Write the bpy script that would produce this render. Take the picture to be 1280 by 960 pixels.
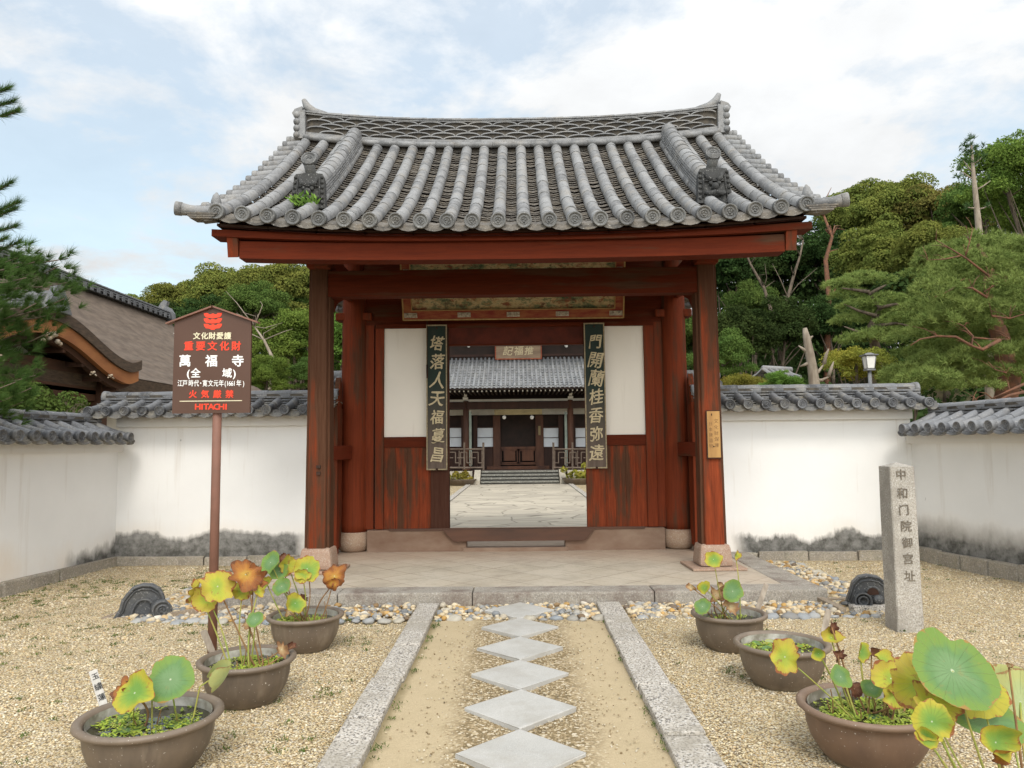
import bpy, bmesh, math, random
import numpy as np
from mathutils import Vector, Matrix, Euler

for o in list(bpy.data.objects):
    bpy.data.objects.remove(o, do_unlink=True)
scene = bpy.context.scene
COL = scene.collection
R = math.radians
random.seed(7)
rng = np.random.default_rng(11)

# ------------------------------------------------------------------ camera
CAM = Vector((0.0, 0.0, 1.55))
PITCH, ROLL, YAW, FPX = 4.75, -0.62, 0.43, 940.0
cam_rot = (Matrix.Rotation(R(YAW), 3, 'Z') @ Matrix.Rotation(R(90 + PITCH), 3, 'X') @ Matrix.Rotation(R(ROLL), 3, 'Z'))
cd = bpy.data.cameras.new('camera')
cd.sensor_width = 36.0
cd.lens = FPX / 1280.0 * 36.0
cd.clip_start = 0.05
cd.clip_end = 2000.0
cam = bpy.data.objects.new('camera', cd)
cam.matrix_world = Matrix.Translation(CAM) @ cam_rot.to_4x4()
COL.objects.link(cam)
scene.camera = cam

# ------------------------------------------------------------------ world, sun, exposure
SUN_EL, SUN_ROT = 48.0, 172.0
world = bpy.data.worlds.new("World")
scene.world = world
world.use_nodes = True
wn, wl = world.node_tree.nodes, world.node_tree.links
wn.clear()
w_out = wn.new('ShaderNodeOutputWorld')
w_bg = wn.new('ShaderNodeBackground')
w_bg.inputs['Strength'].default_value = 0.14
sky = wn.new('ShaderNodeTexSky')
sky.sky_type = 'NISHITA'
sky.sun_disc = False
sky.sun_elevation = R(SUN_EL)
sky.sun_rotation = R(SUN_ROT)
sky.air_density = 1.0
sky.dust_density = 1.5
sky.ozone_density = 1.2
w_tc = wn.new('ShaderNodeTexCoord')
w_sep = wn.new('ShaderNodeSeparateXYZ')
wl.new(w_tc.outputs['Generated'], w_sep.inputs[0])
def wmath(op, a, b=None, c=None, clamp=False):
    n = wn.new('ShaderNodeMath'); n.operation = op; n.use_clamp = clamp
    for i, v in enumerate((a, b, c)):
        if v is None: continue
        if isinstance(v, (int, float)): n.inputs[i].default_value = v
        else: wl.new(v, n.inputs[i])
    return n.outputs[0]
zz = wmath('ADD', wmath('MAXIMUM', w_sep.outputs['Z'], 0.0), 0.22)
cx_ = wmath('DIVIDE', w_sep.outputs['X'], zz)
cy_ = wmath('DIVIDE', w_sep.outputs['Y'], zz)
w_comb = wn.new('ShaderNodeCombineXYZ')
wl.new(cx_, w_comb.inputs[0]); wl.new(cy_, w_comb.inputs[1])
def wnoise(scale, detail, rough, off, dist=0.0):
    mp = wn.new('ShaderNodeMapping'); mp.inputs['Location'].default_value = off
    wl.new(w_comb.outputs[0], mp.inputs[0])
    n = wn.new('ShaderNodeTexNoise'); n.inputs['Scale'].default_value = scale
    n.inputs['Detail'].default_value = detail; n.inputs['Roughness'].default_value = rough
    n.inputs['Distortion'].default_value = dist
    wl.new(mp.outputs[0], n.inputs['Vector'])
    return n.outputs['Fac']
n1 = wnoise(2.1, 10.0, 0.60, (3.1, 1.7, 0.0), 0.25)
n2 = wnoise(4.5, 8.0, 0.6, (0.4, 5.7, 2.0), 0.2)
n3 = wnoise(0.75, 3.0, 0.5, (7.2, 0.7, 1.0))
cov = wmath('ADD', wmath('MULTIPLY', n1, 0.72), wmath('MULTIPLY', n2, 0.32))
# thicker cloud towards the right of the view
cov = wmath('ADD', cov, wmath('MULTIPLY', w_sep.outputs['X'], 0.13))
w_ramp = wn.new('ShaderNodeValToRGB')
w_ramp.color_ramp.elements[0].position = 0.44; w_ramp.color_ramp.elements[0].color = (0, 0, 0, 1)
w_ramp.color_ramp.elements[1].position = 0.55; w_ramp.color_ramp.elements[1].color = (1, 1, 1, 1)
wl.new(cov, w_ramp.inputs[0])
mask = wmath('MULTIPLY_ADD', w_ramp.outputs[0], 0.52, 0.48)
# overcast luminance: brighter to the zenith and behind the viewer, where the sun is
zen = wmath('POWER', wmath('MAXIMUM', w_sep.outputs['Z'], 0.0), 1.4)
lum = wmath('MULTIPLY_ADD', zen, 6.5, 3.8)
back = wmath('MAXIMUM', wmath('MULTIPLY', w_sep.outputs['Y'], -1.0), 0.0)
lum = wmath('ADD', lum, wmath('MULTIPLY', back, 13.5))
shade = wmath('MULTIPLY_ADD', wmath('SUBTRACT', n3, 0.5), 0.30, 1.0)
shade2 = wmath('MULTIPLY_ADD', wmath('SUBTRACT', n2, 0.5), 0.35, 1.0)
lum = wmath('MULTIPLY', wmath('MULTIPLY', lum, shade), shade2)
w_cc = wn.new('ShaderNodeCombineColor')
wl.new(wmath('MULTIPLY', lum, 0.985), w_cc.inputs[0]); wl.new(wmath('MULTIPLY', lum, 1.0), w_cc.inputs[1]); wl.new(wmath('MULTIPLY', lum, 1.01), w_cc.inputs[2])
w_mix = wn.new('ShaderNodeMix'); w_mix.data_type = 'RGBA'
wl.new(mask, w_mix.inputs[0])
w_gain = wn.new('ShaderNodeMix'); w_gain.data_type = 'RGBA'; w_gain.blend_type = 'MULTIPLY'; w_gain.inputs[0].default_value = 1.0
wl.new(sky.outputs[0], w_gain.inputs[6]); w_gain.inputs[7].default_value = (1.75, 1.75, 1.45, 1)
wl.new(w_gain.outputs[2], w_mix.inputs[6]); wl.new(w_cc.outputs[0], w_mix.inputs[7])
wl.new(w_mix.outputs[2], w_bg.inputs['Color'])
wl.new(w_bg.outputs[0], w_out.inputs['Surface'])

sd = bpy.data.lights.new('sun', 'SUN')
sd.energy = 1.3
sd.angle = R(16)
sd.color = (1.0, 0.95, 0.88)
sun = bpy.data.objects.new('sun', sd)
sdir = Vector((math.sin(R(SUN_ROT)) * math.cos(R(SUN_EL)), math.cos(R(SUN_ROT)) * math.cos(R(SUN_EL)), math.sin(R(SUN_EL))))
sun.rotation_euler = sdir.to_track_quat('Z', 'Y').to_euler()
COL.objects.link(sun)
scene.view_settings.view_transform = 'Standard'
scene.view_settings.look = 'None'
scene.view_settings.gamma = 1.0
scene.view_settings.use_curve_mapping = False
scene.view_settings.exposure = 0.30
scene.cycles.max_bounces = 6
scene.cycles.diffuse_bounces = 4
scene.cycles.glossy_bounces = 2
scene.cycles.transmission_bounces = 3
scene.cycles.transparent_max_bounces = 4
scene.cycles.use_denoising = True

# ------------------------------------------------------------------ pixel of the photo + depth -> point of the place
def P(px, py, Y):
    d = cam_rot @ Vector(((px - 640.0) / FPX, -(py - 480.0) / FPX, -1.0))
    return CAM + d * (Y / d.y)
def G(px, py, z=0.0):
    d = cam_rot @ Vector(((px - 640.0) / FPX, -(py - 480.0) / FPX, -1.0))
    return CAM + d * ((z - CAM.z) / d.z)

# ------------------------------------------------------------------ materials
MATS = {}
class NT:
    """small helper over a node tree"""
    def __init__(s, name):
        s.m = bpy.data.materials.new(name); s.m.use_nodes = True
        s.t = s.m.node_tree; s.n = s.t.nodes; s.l = s.t.links
        s.n.clear()
        s.out = s.n.new('ShaderNodeOutputMaterial')
        s.b = s.n.new('ShaderNodeBsdfPrincipled')
        s.b.inputs['Specular IOR Level'].default_value = 0.3
        s.l.new(s.b.outputs[0], s.out.inputs['Surface'])
        s.geo = s.n.new('ShaderNodeNewGeometry')
        MATS[name] = s.m
    def pos(s): return s.geo.outputs['Position']
    def rnd(s): return s.geo.outputs['Random Per Island']
    def mapping(s, vec, scale=(1, 1, 1), rot=(0, 0, 0), loc=(0, 0, 0)):
        mp = s.n.new('ShaderNodeMapping'); mp.inputs['Scale'].default_value = scale
        mp.inputs['Rotation'].default_value = rot; mp.inputs['Location'].default_value = loc
        s.l.new(vec, mp.inputs[0]); return mp.outputs[0]
    def noise(s, scale, detail=4, rough=0.55, vec=None, stretch=None, loc=(0, 0, 0), color=False):
        n = s.n.new('ShaderNodeTexNoise'); n.inputs['Scale'].default_value = scale
        n.inputs['Detail'].default_value = detail; n.inputs['Roughness'].default_value = rough
        v = vec or s.pos()
        if stretch or loc != (0, 0, 0): v = s.mapping(v, stretch or (1, 1, 1), loc=loc)
        s.l.new(v, n.inputs['Vector']); return n.outputs['Color' if color else 'Fac']
    def voro(s, scale, feature='F1', out='Distance', vec=None, rnd=1.0):
        n = s.n.new('ShaderNodeTexVoronoi'); n.feature = feature
        n.inputs['Scale'].default_value = scale; n.inputs['Randomness'].default_value = rnd
        s.l.new(vec or s.pos(), n.inputs['Vector']); return n.outputs[out]
    def math(s, op, a, b=None, c=None, clamp=False):
        n = s.n.new('ShaderNodeMath'); n.operation = op; n.use_clamp = clamp
        for i, v in enumerate((a, b, c)):
            if v is None: continue
            if isinstance(v, (int, float)): n.inputs[i].default_value = v
            else: s.l.new(v, n.inputs[i])
        return n.outputs[0]
    def ramp(s, fac, stops):
        r = s.n.new('ShaderNodeValToRGB'); e = r.color_ramp.elements
        while len(e) < len(stops): e.new(0.5)
        for i, (p, c) in enumerate(stops):
            e[i].position = p
            e[i].color = (c, c, c, 1) if isinstance(c, (int, float)) else (*c, 1)
        s.l.new(fac, r.inputs[0]); return r.outputs[0]
    def step(s, fac, a, b): return s.ramp(fac, [(a, 0.0), (b, 1.0)])
    def mix(s, fac, a, b, mode='MIX'):
        m = s.n.new('ShaderNodeMix'); m.data_type = 'RGBA'; m.blend_type = mode
        for i, v in ((0, fac), (6, a), (7, b)):
            if isinstance(v, (int, float)): m.inputs[i].default_value = v if i == 0 else (v, v, v, 1)
            elif isinstance(v, tuple): m.inputs[i].default_value = (*v, 1)
            else: s.l.new(v, m.inputs[i])
        return m.outputs[2]
    def sep(s, vec=None):
        n = s.n.new('ShaderNodeSeparateXYZ'); s.l.new(vec or s.pos(), n.inputs[0]); return n.outputs
    def bump(s, h, strength=0.4, dist=0.01, prev=None):
        b = s.n.new('ShaderNodeBump'); b.inputs['Strength'].default_value = strength; b.inputs['Distance'].default_value = dist
        s.l.new(h, b.inputs['Height'])
        if prev: s.l.new(prev, b.inputs['Normal'])
        s.l.new(b.outputs[0], s.b.inputs['Normal']); return b.outputs[0]
    def col(s, c):
        if isinstance(c, tuple): s.b.inputs['Base Color'].default_value = (*c, 1)
        else: s.l.new(c, s.b.inputs['Base Color'])
    def rough(s, r):
        if isinstance(r, (int, float)): s.b.inputs['Roughness'].default_value = r
        else: s.l.new(r, s.b.inputs['Roughness'])

def m_simple(name, c, c2=None, scale=8.0, rough=0.7, bump=0.2, spec=None, metal=0.0, island=0.0, stretch=None, bscale=None):
    t = NT(name)
    n = t.noise(scale, 5, 0.6, stretch=stretch)
    base = t.mix(t.step(n, 0.35, 0.65), c, c2 or tuple(v * 0.7 for v in c))
    if island:
        base = t.mix(t.math('MULTIPLY', t.rnd(), island), base, c2 or 0.02)
    t.col(base); t.rough(rough)
    if bump: t.bump(t.noise(bscale or scale * 4, 4, 0.6, stretch=stretch), bump, 0.01)
    t.b.inputs['Metallic'].default_value = metal
    if spec is not None: t.b.inputs['Specular IOR Level'].default_value = spec
    return t.m

def m_redwood(name, red=(0.195, 0.040, 0.0135), red2=(0.11, 0.024, 0.010), worn=(0.050, 0.026, 0.015), amount=0.5, axis='Z', topworn=None, scale=1.0, edge=False):
    t = NT(name)
    st = {'Z': (1, 1, 0.06), 'X': (0.06, 1, 1), 'Y': (1, 0.06, 1)}[axis]
    grain = t.noise(38 * scale, 5, 0.65, stretch=st)
    blot = t.noise(2.4 * scale, 4, 0.6, stretch={'Z': (1, 1, 0.35), 'X': (0.35, 1, 1), 'Y': (1, 0.35, 1)}[axis])
    fine = t.noise(11 * scale, 4, 0.6, stretch=st, loc=(3, 1, 2))
    base = t.mix(t.step(grain, 0.3, 0.72), red, red2)
    w = t.math('ADD', t.math('MULTIPLY', blot, 0.52), t.math('MULTIPLY', fine, 0.48))
    if topworn:
        z = t.sep()[2]
        zf = t.step(t.math('DIVIDE', t.math('SUBTRACT', z, topworn[0]), topworn[1] - topworn[0]), 0.0, 1.0)
        w = t.math('ADD', w, t.math('MULTIPLY', zf, 0.16))
    if edge:
        tc = t.n.new('ShaderNodeTexCoord'); ge = t.sep(tc.outputs['Generated'])
        ex = t.math('MULTIPLY', t.math('ABSOLUTE', t.math('SUBTRACT', ge[0], 0.5)), 2.0)
        w = t.math('ADD', w, t.math('MULTIPLY', t.step(ex, 0.45, 0.98), 0.13))
    a = 0.64 - 0.16 * amount
    wm = t.step(w, a - 0.04, a + 0.05)
    wornc = t.mix(t.step(grain, 0.3, 0.7), worn, tuple(v * 1.9 for v in worn))
    t.col(t.mix(t.math('MULTIPLY', wm, 0.9), base, wornc))
    crack = t.step(t.noise(70 * scale, 2, 0.5, stretch=(st[0], st[1], st[2])), 0.28, 0.42)
    t.rough(t.math('MULTIPLY_ADD', wm, 0.15, 0.68))
    t.bump(t.math('ADD', t.math('MULTIPLY', grain, 0.5), t.math('MULTIPLY', crack, 0.5)), 0.35, 0.008)
    t.b.inputs['Specular IOR Level'].default_value = 0.07
    return t.m

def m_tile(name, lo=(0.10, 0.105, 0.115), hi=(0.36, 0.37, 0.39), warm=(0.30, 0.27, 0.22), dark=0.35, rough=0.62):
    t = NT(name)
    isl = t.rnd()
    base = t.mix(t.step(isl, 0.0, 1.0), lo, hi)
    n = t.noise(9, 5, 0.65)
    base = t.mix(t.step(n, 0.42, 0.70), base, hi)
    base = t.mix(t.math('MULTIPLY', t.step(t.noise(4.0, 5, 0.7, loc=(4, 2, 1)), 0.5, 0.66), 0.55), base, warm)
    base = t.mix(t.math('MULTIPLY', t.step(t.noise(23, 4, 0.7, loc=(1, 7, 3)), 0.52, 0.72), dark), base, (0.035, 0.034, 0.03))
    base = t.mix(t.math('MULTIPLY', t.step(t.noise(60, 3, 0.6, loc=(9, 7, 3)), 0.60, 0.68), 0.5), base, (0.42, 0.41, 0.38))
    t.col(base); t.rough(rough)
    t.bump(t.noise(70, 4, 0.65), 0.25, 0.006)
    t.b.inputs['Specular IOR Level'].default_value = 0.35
    return t.m

def m_plaster(name, z0, z1, xlo=None, xhi=None, soft=0.05, dirt=1.0, base=(0.80, 0.787, 0.76), axis=0, edge=0.6, warm_foot=True):
    """whitewashed wall; grey bared band with a ragged top between heights z0 and z1, within xlo..xhi"""
    t = NT(name)
    s = t.sep()
    z = s[2]; x = s[axis]
    edge_n = t.noise(1.7, 6, 0.62, stretch=(1, 1, 0.4))
    edge_f = t.noise(14, 4, 0.6, stretch=(1, 1, 0.35), loc=(5, 5, 5))
    lim = t.math('ADD', t.math('MULTIPLY_ADD', t.math('SUBTRACT', edge_n, 0.5), edge, z1), t.math('MULTIPLY', t.math('SUBTRACT', edge_f, 0.5), 0.07))
    m = t.step(t.math('ADD', t.math('DIVIDE', t.math('SUBTRACT', lim, z), soft), 0.5), 0.0, 1.0)
    if xlo is not None:
        m = t.math('MULTIPLY', m, t.step(t.math('MULTIPLY_ADD', t.math('SUBTRACT', x, xlo), 1.5, t.math('MULTIPLY', edge_n, 0.6)), 0.2, 0.5))
    if xhi is not None:
        m = t.math('MULTIPLY', m, t.step(t.math('MULTIPLY_ADD', t.math('SUBTRACT', xhi, x), 1.5, t.math('MULTIPLY', edge_n, 0.6)), 0.2, 0.5))
    cloud = t.noise(0.9, 5, 0.6)
    white = t.mix(t.step(cloud, 0.35, 0.7), base, tuple(v * k for v, k in zip(base, (0.93, 0.93, 0.93))))
    streak = t.noise(7.0, 4, 0.6, stretch=(1, 1, 0.07), loc=(2, 2, 2))
    sm = t.math('MULTIPLY', t.step(streak, 0.60, 0.76), 0.28 * dirt)
    white = t.mix(sm, white, (0.46, 0.38, 0.29))
    if warm_foot:
        wf = t.step(t.math('SUBTRACT', t.math('ADD', lim, 0.22), z), 0.0, 0.35)
        white = t.mix(t.math('MULTIPLY', wf, t.math('MULTIPLY', edge_n, 0.55)), white, (0.66, 0.50, 0.32))
    spots = t.step(t.noise(5.5, 3, 0.5, loc=(8, 1, 4), stretch=(1, 1, 0.5)), 0.755, 0.775)
    white = t.mix(t.math('MULTIPLY', spots, 0.7 * dirt), white, (0.30, 0.29, 0.28))
    gn = t.noise(9, 6, 0.65)
    grey = t.mix(t.step(t.math('ADD', gn, t.math('MULTIPLY', t.math('SUBTRACT', z, 0.25), 0.5)), 0.35, 0.72), (0.085, 0.082, 0.072), (0.29, 0.28, 0.262))
    t.col(t.mix(m, white, grey)); t.rough(0.9)
    t.b.inputs['Specular IOR Level'].default_value = 0.1
    b = t.bump(t.math('ADD', t.math('MULTIPLY', t.noise(18, 5, 0.6), 0.4), t.math('MULTIPLY', m, -0.6)), 0.25, 0.012)
    return t.m

# roof, wall and timber
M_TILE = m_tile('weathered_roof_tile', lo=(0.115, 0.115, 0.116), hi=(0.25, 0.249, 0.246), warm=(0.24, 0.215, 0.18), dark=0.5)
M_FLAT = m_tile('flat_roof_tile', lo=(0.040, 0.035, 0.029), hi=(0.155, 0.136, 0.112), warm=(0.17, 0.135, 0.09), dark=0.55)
M_DISC = m_tile('eave_disc_tile', lo=(0.07, 0.07, 0.07), hi=(0.15, 0.15, 0.145), warm=(0.17, 0.155, 0.13), dark=0.5)
M_WTILE = m_tile('wall_coping_tile', lo=(0.040, 0.041, 0.044), hi=(0.145, 0.148, 0.155), warm=(0.26, 0.24, 0.20), dark=0.45, rough=0.5)
M_WTILE2 = m_tile('new_coping_tile', lo=(0.10, 0.103, 0.11), hi=(0.19, 0.193, 0.20), warm=(0.22, 0.21, 0.20), dark=0.2, rough=0.5)
M_DTILE = m_tile('dark_ornament_tile', lo=(0.030, 0.032, 0.035), hi=(0.075, 0.078, 0.082), warm=(0.09, 0.085, 0.075), dark=0.5, rough=0.45)
M_HTILE = m_tile('hall_roof_tile', lo=(0.13, 0.133, 0.14), hi=(0.27, 0.275, 0.28), warm=(0.26, 0.25, 0.22), dark=0.3)
M_DEMON = m_tile('blackened_demon_tile', lo=(0.018, 0.018, 0.018), hi=(0.05, 0.05, 0.048), warm=(0.045, 0.042, 0.035), dark=0.4, rough=0.85)
M_RECESS = m_simple('ridge_recess_mortar', (0.10, 0.085, 0.065), (0.05, 0.045, 0.04), 14, 0.9)
M_RED = m_redwood('red_painted_timber', amount=0.55, red=(0.185, 0.036, 0.013))
M_POST = m_redwood('weathered_red_post', amount=0.72, edge=True, topworn=(1.8, 2.8))
M_POSTR = m_redwood('red_post_timber', amount=0.60, red=(0.26, 0.052, 0.018), edge=True, topworn=(2.4, 3.4))
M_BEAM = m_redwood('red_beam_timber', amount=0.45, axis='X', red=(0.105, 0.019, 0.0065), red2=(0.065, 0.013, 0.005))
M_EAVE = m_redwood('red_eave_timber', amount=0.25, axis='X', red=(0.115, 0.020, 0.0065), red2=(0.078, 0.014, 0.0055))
M_BEAMY = m_redwood('red_tie_timber', amount=0.4, axis='Y', red=(0.15, 0.026, 0.011))
M_BOARD = m_redwood('red_board_panel', amount=0.80, red=(0.25, 0.050, 0.018), scale=1.3)
M_DARKJAMB = m_redwood('worn_dark_jamb', amount=1.9, red=(0.20, 0.028, 0.012), worn=(0.035, 0.018, 0.012))
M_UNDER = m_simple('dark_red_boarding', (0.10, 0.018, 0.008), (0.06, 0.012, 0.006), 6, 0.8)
M_BLACKWOOD = m_simple('blackened_plank', (0.030, 0.018, 0.012), (0.055, 0.022, 0.012), 9, 0.8, stretch=(0.1, 1, 1))
M_PANELPL = m_plaster('panel_plaster', -9, -9, dirt=1.6, base=(0.74, 0.68, 0.59), warm_foot=False)

def m_stone(name, a, b, speck=(0.1, 0.1, 0.1), scale=4.0, speck_scale=160, sp=0.35, bump=0.3, moss=0.0, rough=0.85, stain=None):
    t = NT(name)
    base = t.mix(t.step(t.noise(scale, 5, 0.6), 0.3, 0.7), a, b)
    base = t.mix(t.math('MULTIPLY', t.rnd(), 0.6), base, tuple(v * 0.72 for v in a))
    base = t.mix(t.math('MULTIPLY', t.step(t.noise(speck_scale, 2, 0.6), 0.50, 0.58), sp), base, speck)
    base = t.mix(t.math('MULTIPLY', t.step(t.noise(speck_scale * 0.8, 2, 0.6, loc=(3, 3, 3)), 0.55, 0.62), sp * 0.6), base, (0.7, 0.68, 0.64))
    if stain:
        base = t.mix(t.math('MULTIPLY', t.step(t.noise(2.6, 5, 0.7, loc=(6, 3, 1)), 0.48, 0.66), 0.8), base, stain)
    if moss:
        base = t.mix(t.math('MULTIPLY', t.step(t.noise(7, 4, 0.7, loc=(2, 8, 1)), 0.55, 0.68), moss), base, (0.09, 0.10, 0.035))
    t.col(base); t.rough(rough)
    t.bump(t.math('ADD', t.noise(speck_scale * 0.5, 4, 0.7), t.math('MULTIPLY', t.noise(scale * 4, 4, 0.6), 1.5)), bump, 0.008)
    t.b.inputs['Specular IOR Level'].default_value = 0.2
    return t.m
M_KERB = m_stone('granite_kerb', (0.56, 0.51, 0.44), (0.40, 0.365, 0.31), (0.09, 0.08, 0.07), sp=0.9, speck_scale=75, stain=(0.30, 0.27, 0.22))
M_SLAB = m_stone('smooth_grey_slab', (0.50, 0.485, 0.45), (0.40, 0.39, 0.36), (0.25, 0.24, 0.22), stain=(0.34, 0.32, 0.28), sp=0.35, bump=0.08, speck_scale=220)
M_FOOT = m_stone('footing_stone', (0.40, 0.35, 0.27), (0.26, 0.23, 0.19), (0.12, 0.11, 0.1), sp=0.35, moss=0.3, speck_scale=60, bump=0.6)
M_PILLAR = m_stone('rough_granite_pillar', (0.47, 0.43, 0.37), (0.36, 0.335, 0.29), (0.16, 0.14, 0.12), sp=0.55, speck_scale=95, bump=0.6, stain=(0.27, 0.245, 0.21))
M_BASE = m_stone('reddish_base_stone', (0.40, 0.29, 0.21), (0.32, 0.19, 0.13), (0.2, 0.1, 0.07), sp=0.3, speck_scale=80)
M_COLBASE = m_stone('round_base_stone', (0.40, 0.29, 0.20), (0.32, 0.19, 0.12), (0.2, 0.12, 0.08), sp=0.3, speck_scale=80, bump=0.15)
M_EDGE = m_stone('platform_edge_stone', (0.37, 0.335, 0.28), (0.27, 0.24, 0.20), (0.11, 0.10, 0.09), sp=0.4, speck_scale=80, stain=(0.14, 0.10, 0.08), bump=0.45)
M_HSTONE = m_stone('pale_masonry', (0.50, 0.45, 0.36), (0.38, 0.34, 0.27), (0.2, 0.2, 0.18), sp=0.2, speck_scale=20)
M_STEP = m_stone('mossy_stone_step', (0.20, 0.19, 0.16), (0.12, 0.12, 0.10), (0.3, 0.3, 0.27), sp=0.3, speck_scale=25)
M_SILLWALL = m_simple('red_stained_plaster_sill', (0.25, 0.175, 0.125), (0.17, 0.10, 0.065), 3.5, 0.85, 0.3, stretch=(0.5, 1, 1))
M_THRESH = m_simple('worn_threshold_wood', (0.105, 0.050, 0.030), (0.06, 0.034, 0.024), 5, 0.7, 0.3, stretch=(0.2, 1, 1))

def m_slabfloor():
    t = NT('diagonal_stone_paving')
    v = t.mapping(t.pos(), (1, 1, 1), rot=(0, 0, R(45)))
    br = t.n.new('ShaderNodeTexBrick'); br.offset = 0.0; br.squash = 1.0
    br.inputs['Scale'].default_value = 1.0; br.inputs['Brick Width'].default_value = 0.44; br.inputs['Row Height'].default_value = 0.44
    br.inputs['Mortar Size'].default_value = 0.005; br.inputs['Mortar Smooth'].default_value = 0.15
    br.inputs['Color1'].default_value = (0.46, 0.40, 0.31, 1); br.inputs['Color2'].default_value = (0.42, 0.36, 0.275, 1)
    br.inputs['Mortar'].default_value = (0.15, 0.115, 0.085, 1)
    t.l.new(v, br.inputs['Vector'])
    s = t.sep()
    c = t.mix(t.math('MULTIPLY', t.step(t.noise(1.6, 5, 0.6), 0.4, 0.7), 0.6), br.outputs['Color'], (0.50, 0.45, 0.37))
    # paint-red dust towards the timber on both sides and along the back
    near = t.math('ADD', t.step(t.math('ABSOLUTE', s[0]), 0.3, 1.0), 0.0)
    rd = t.math('MULTIPLY', t.step(t.math('DIVIDE', t.math('ABSOLUTE', s[0]), 3.2), 0.35, 0.85), t.noise(1.3, 4, 0.6, loc=(1, 1, 1)))
    c = t.mix(t.math('MULTIPLY', rd, 0.45), c, (0.37, 0.24, 0.16))
    c = t.mix(t.math('MULTIPLY', t.step(t.noise(1.9, 6, 0.7, loc=(7, 1, 3)), 0.46, 0.66), 0.5), c, (0.27, 0.235, 0.18))
    c = t.mix(t.math('MULTIPLY', t.step(t.noise(7, 5, 0.7, loc=(1, 5, 3)), 0.56, 0.68), 0.35), c, (0.20, 0.17, 0.13))
    bk = t.step(t.math('SUBTRACT', s[1], 9.2), 0.0, 0.9)
    c = t.mix(t.math('MULTIPLY', bk, 0.4), c, (0.40, 0.25, 0.17))
    c = t.mix(t.math('MULTIPLY', t.step(t.noise(40, 3, 0.6), 0.5, 0.75), 0.3), c, (0.22, 0.19, 0.15))
    t.col(c); t.rough(0.75)
    t.bump(t.math('ADD', t.math('MULTIPLY', br.outputs['Fac'], -0.7), t.math('MULTIPLY', t.noise(30, 4, 0.6), 0.25)), 0.5, 0.008)
    return t.m
M_PAVE = m_slabfloor()

def m_courtpath():
    t = NT('irregular_flagstones')
    s = t.sep()
    v = t.mapping(t.pos(), (1.1, 1.6, 0.0))
    warp = t.noise(1.2, 2, 0.5, color=True)
    vm = t.n.new('ShaderNodeVectorMath'); vm.operation = 'MULTIPLY_ADD'
    t.l.new(warp, vm.inputs[0]); vm.inputs[1].default_value = (0.35, 0.35, 0); t.l.new(v, vm.inputs[2])
    d = t.voro(1.0, 'DISTANCE_TO_EDGE', 'Distance', vm.outputs[0], 0.75)
    cell = t.voro(1.0, 'F1', 'Color', vm.outputs[0], 0.75)
    cs = t.sep(cell)
    c = t.mix(cs[0], (0.50, 0.44, 0.34), (0.37, 0.325, 0.255))
    c = t.mix(t.math('MULTIPLY', t.step(t.noise(8, 5, 0.6), 0.4, 0.7), 0.4), c, (0.34, 0.32, 0.28))
    c = t.mix(t.step(d, 0.005, 0.030), (0.21, 0.185, 0.14), c)
    t.col(c); t.rough(0.85)
    t.bump(t.step(d, 0.0, 0.05), 0.5, 0.01)
    return t.m
M_COURT = m_courtpath()

def m_gravel():
    t = NT('pale_gravel')
    cell = t.voro(88, 'F1', 'Color'); d = t.voro(88, 'F1', 'Distance')
    cs = t.sep(cell)
    c = t.ramp(cs[0], [(0.0, (0.38, 0.26, 0.12)), (0.3, (0.60, 0.46, 0.25)), (0.65, (0.68, 0.56, 0.35)), (0.85, (0.80, 0.73, 0.56)), (1.0, (0.50, 0.44, 0.36))])
    c = t.mix(t.step(d, 0.35, 0.75), c, (0.16, 0.12, 0.07))
    big = t.noise(0.8, 5, 0.6)
    c = t.mix(t.math('MULTIPLY', t.step(big, 0.5, 0.72), 0.45), c, (0.40, 0.31, 0.18))
    ms = t.math('MULTIPLY', t.step(t.noise(3.2, 6, 0.7, stretch=(0.5, 1, 1)), 0.60, 0.70), 0.5)
    c = t.mix(ms, c, (0.17, 0.15, 0.065))
    t.col(c); t.rough(0.9)
    t.bump(t.math('SUBTRACT', 1.0, d), 0.8, 0.012)
    t.b.inputs['Specular IOR Level'].default_value = 0.15
    return t.m
M_GRAVEL = m_gravel()

def m_sand():
    t = NT('trodden_sand')
    s = t.sep()
    ax = t.math('ABSOLUTE', t.math('ADD', s[0], 0.0))
    edge = t.math('MULTIPLY_ADD', t.math('SUBTRACT', t.noise(3, 5, 0.6), 0.5), 0.22, ax)
    centre = t.math('SUBTRACT', 1.0, t.step(edge, 0.30, 0.46))
    grain = t.noise(140, 3, 0.7)
    c = t.mix(t.step(grain, 0.3, 0.7), (0.50, 0.405, 0.26), (0.38, 0.30, 0.185))
    c = t.mix(t.math('MULTIPLY', t.step(t.noise(4, 5, 0.6), 0.45, 0.7), 0.35), c, (0.36, 0.29, 0.17))
    cell = t.voro(75, 'F1', 'Color'); cs = t.sep(cell)
    deb = t.ramp(cs[0], [(0.0, (0.09, 0.065, 0.03)), (0.55, (0.23, 0.165, 0.085)), (0.8, (0.42, 0.33, 0.20)), (1.0, (0.62, 0.55, 0.43))])
    c = t.mix(t.math('MULTIPLY', centre, 0.85), c, deb)
    verge = t.step(t.math('ADD', ax, t.math('MULTIPLY', t.noise(9, 4, 0.6), 0.08)), 0.76, 0.81)
    c = t.mix(t.math('MULTIPLY', verge, 0.6), c, (0.16, 0.13, 0.06))
    t.col(c); t.rough(0.95)
    t.bump(t.math('ADD', grain, t.math('MULTIPLY', t.noise(30, 4, 0.6), 1.2)), 0.5, 0.01)
    t.b.inputs['Specular IOR Level'].default_value = 0.1
    return t.m
M_SAND = m_sand()

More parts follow.
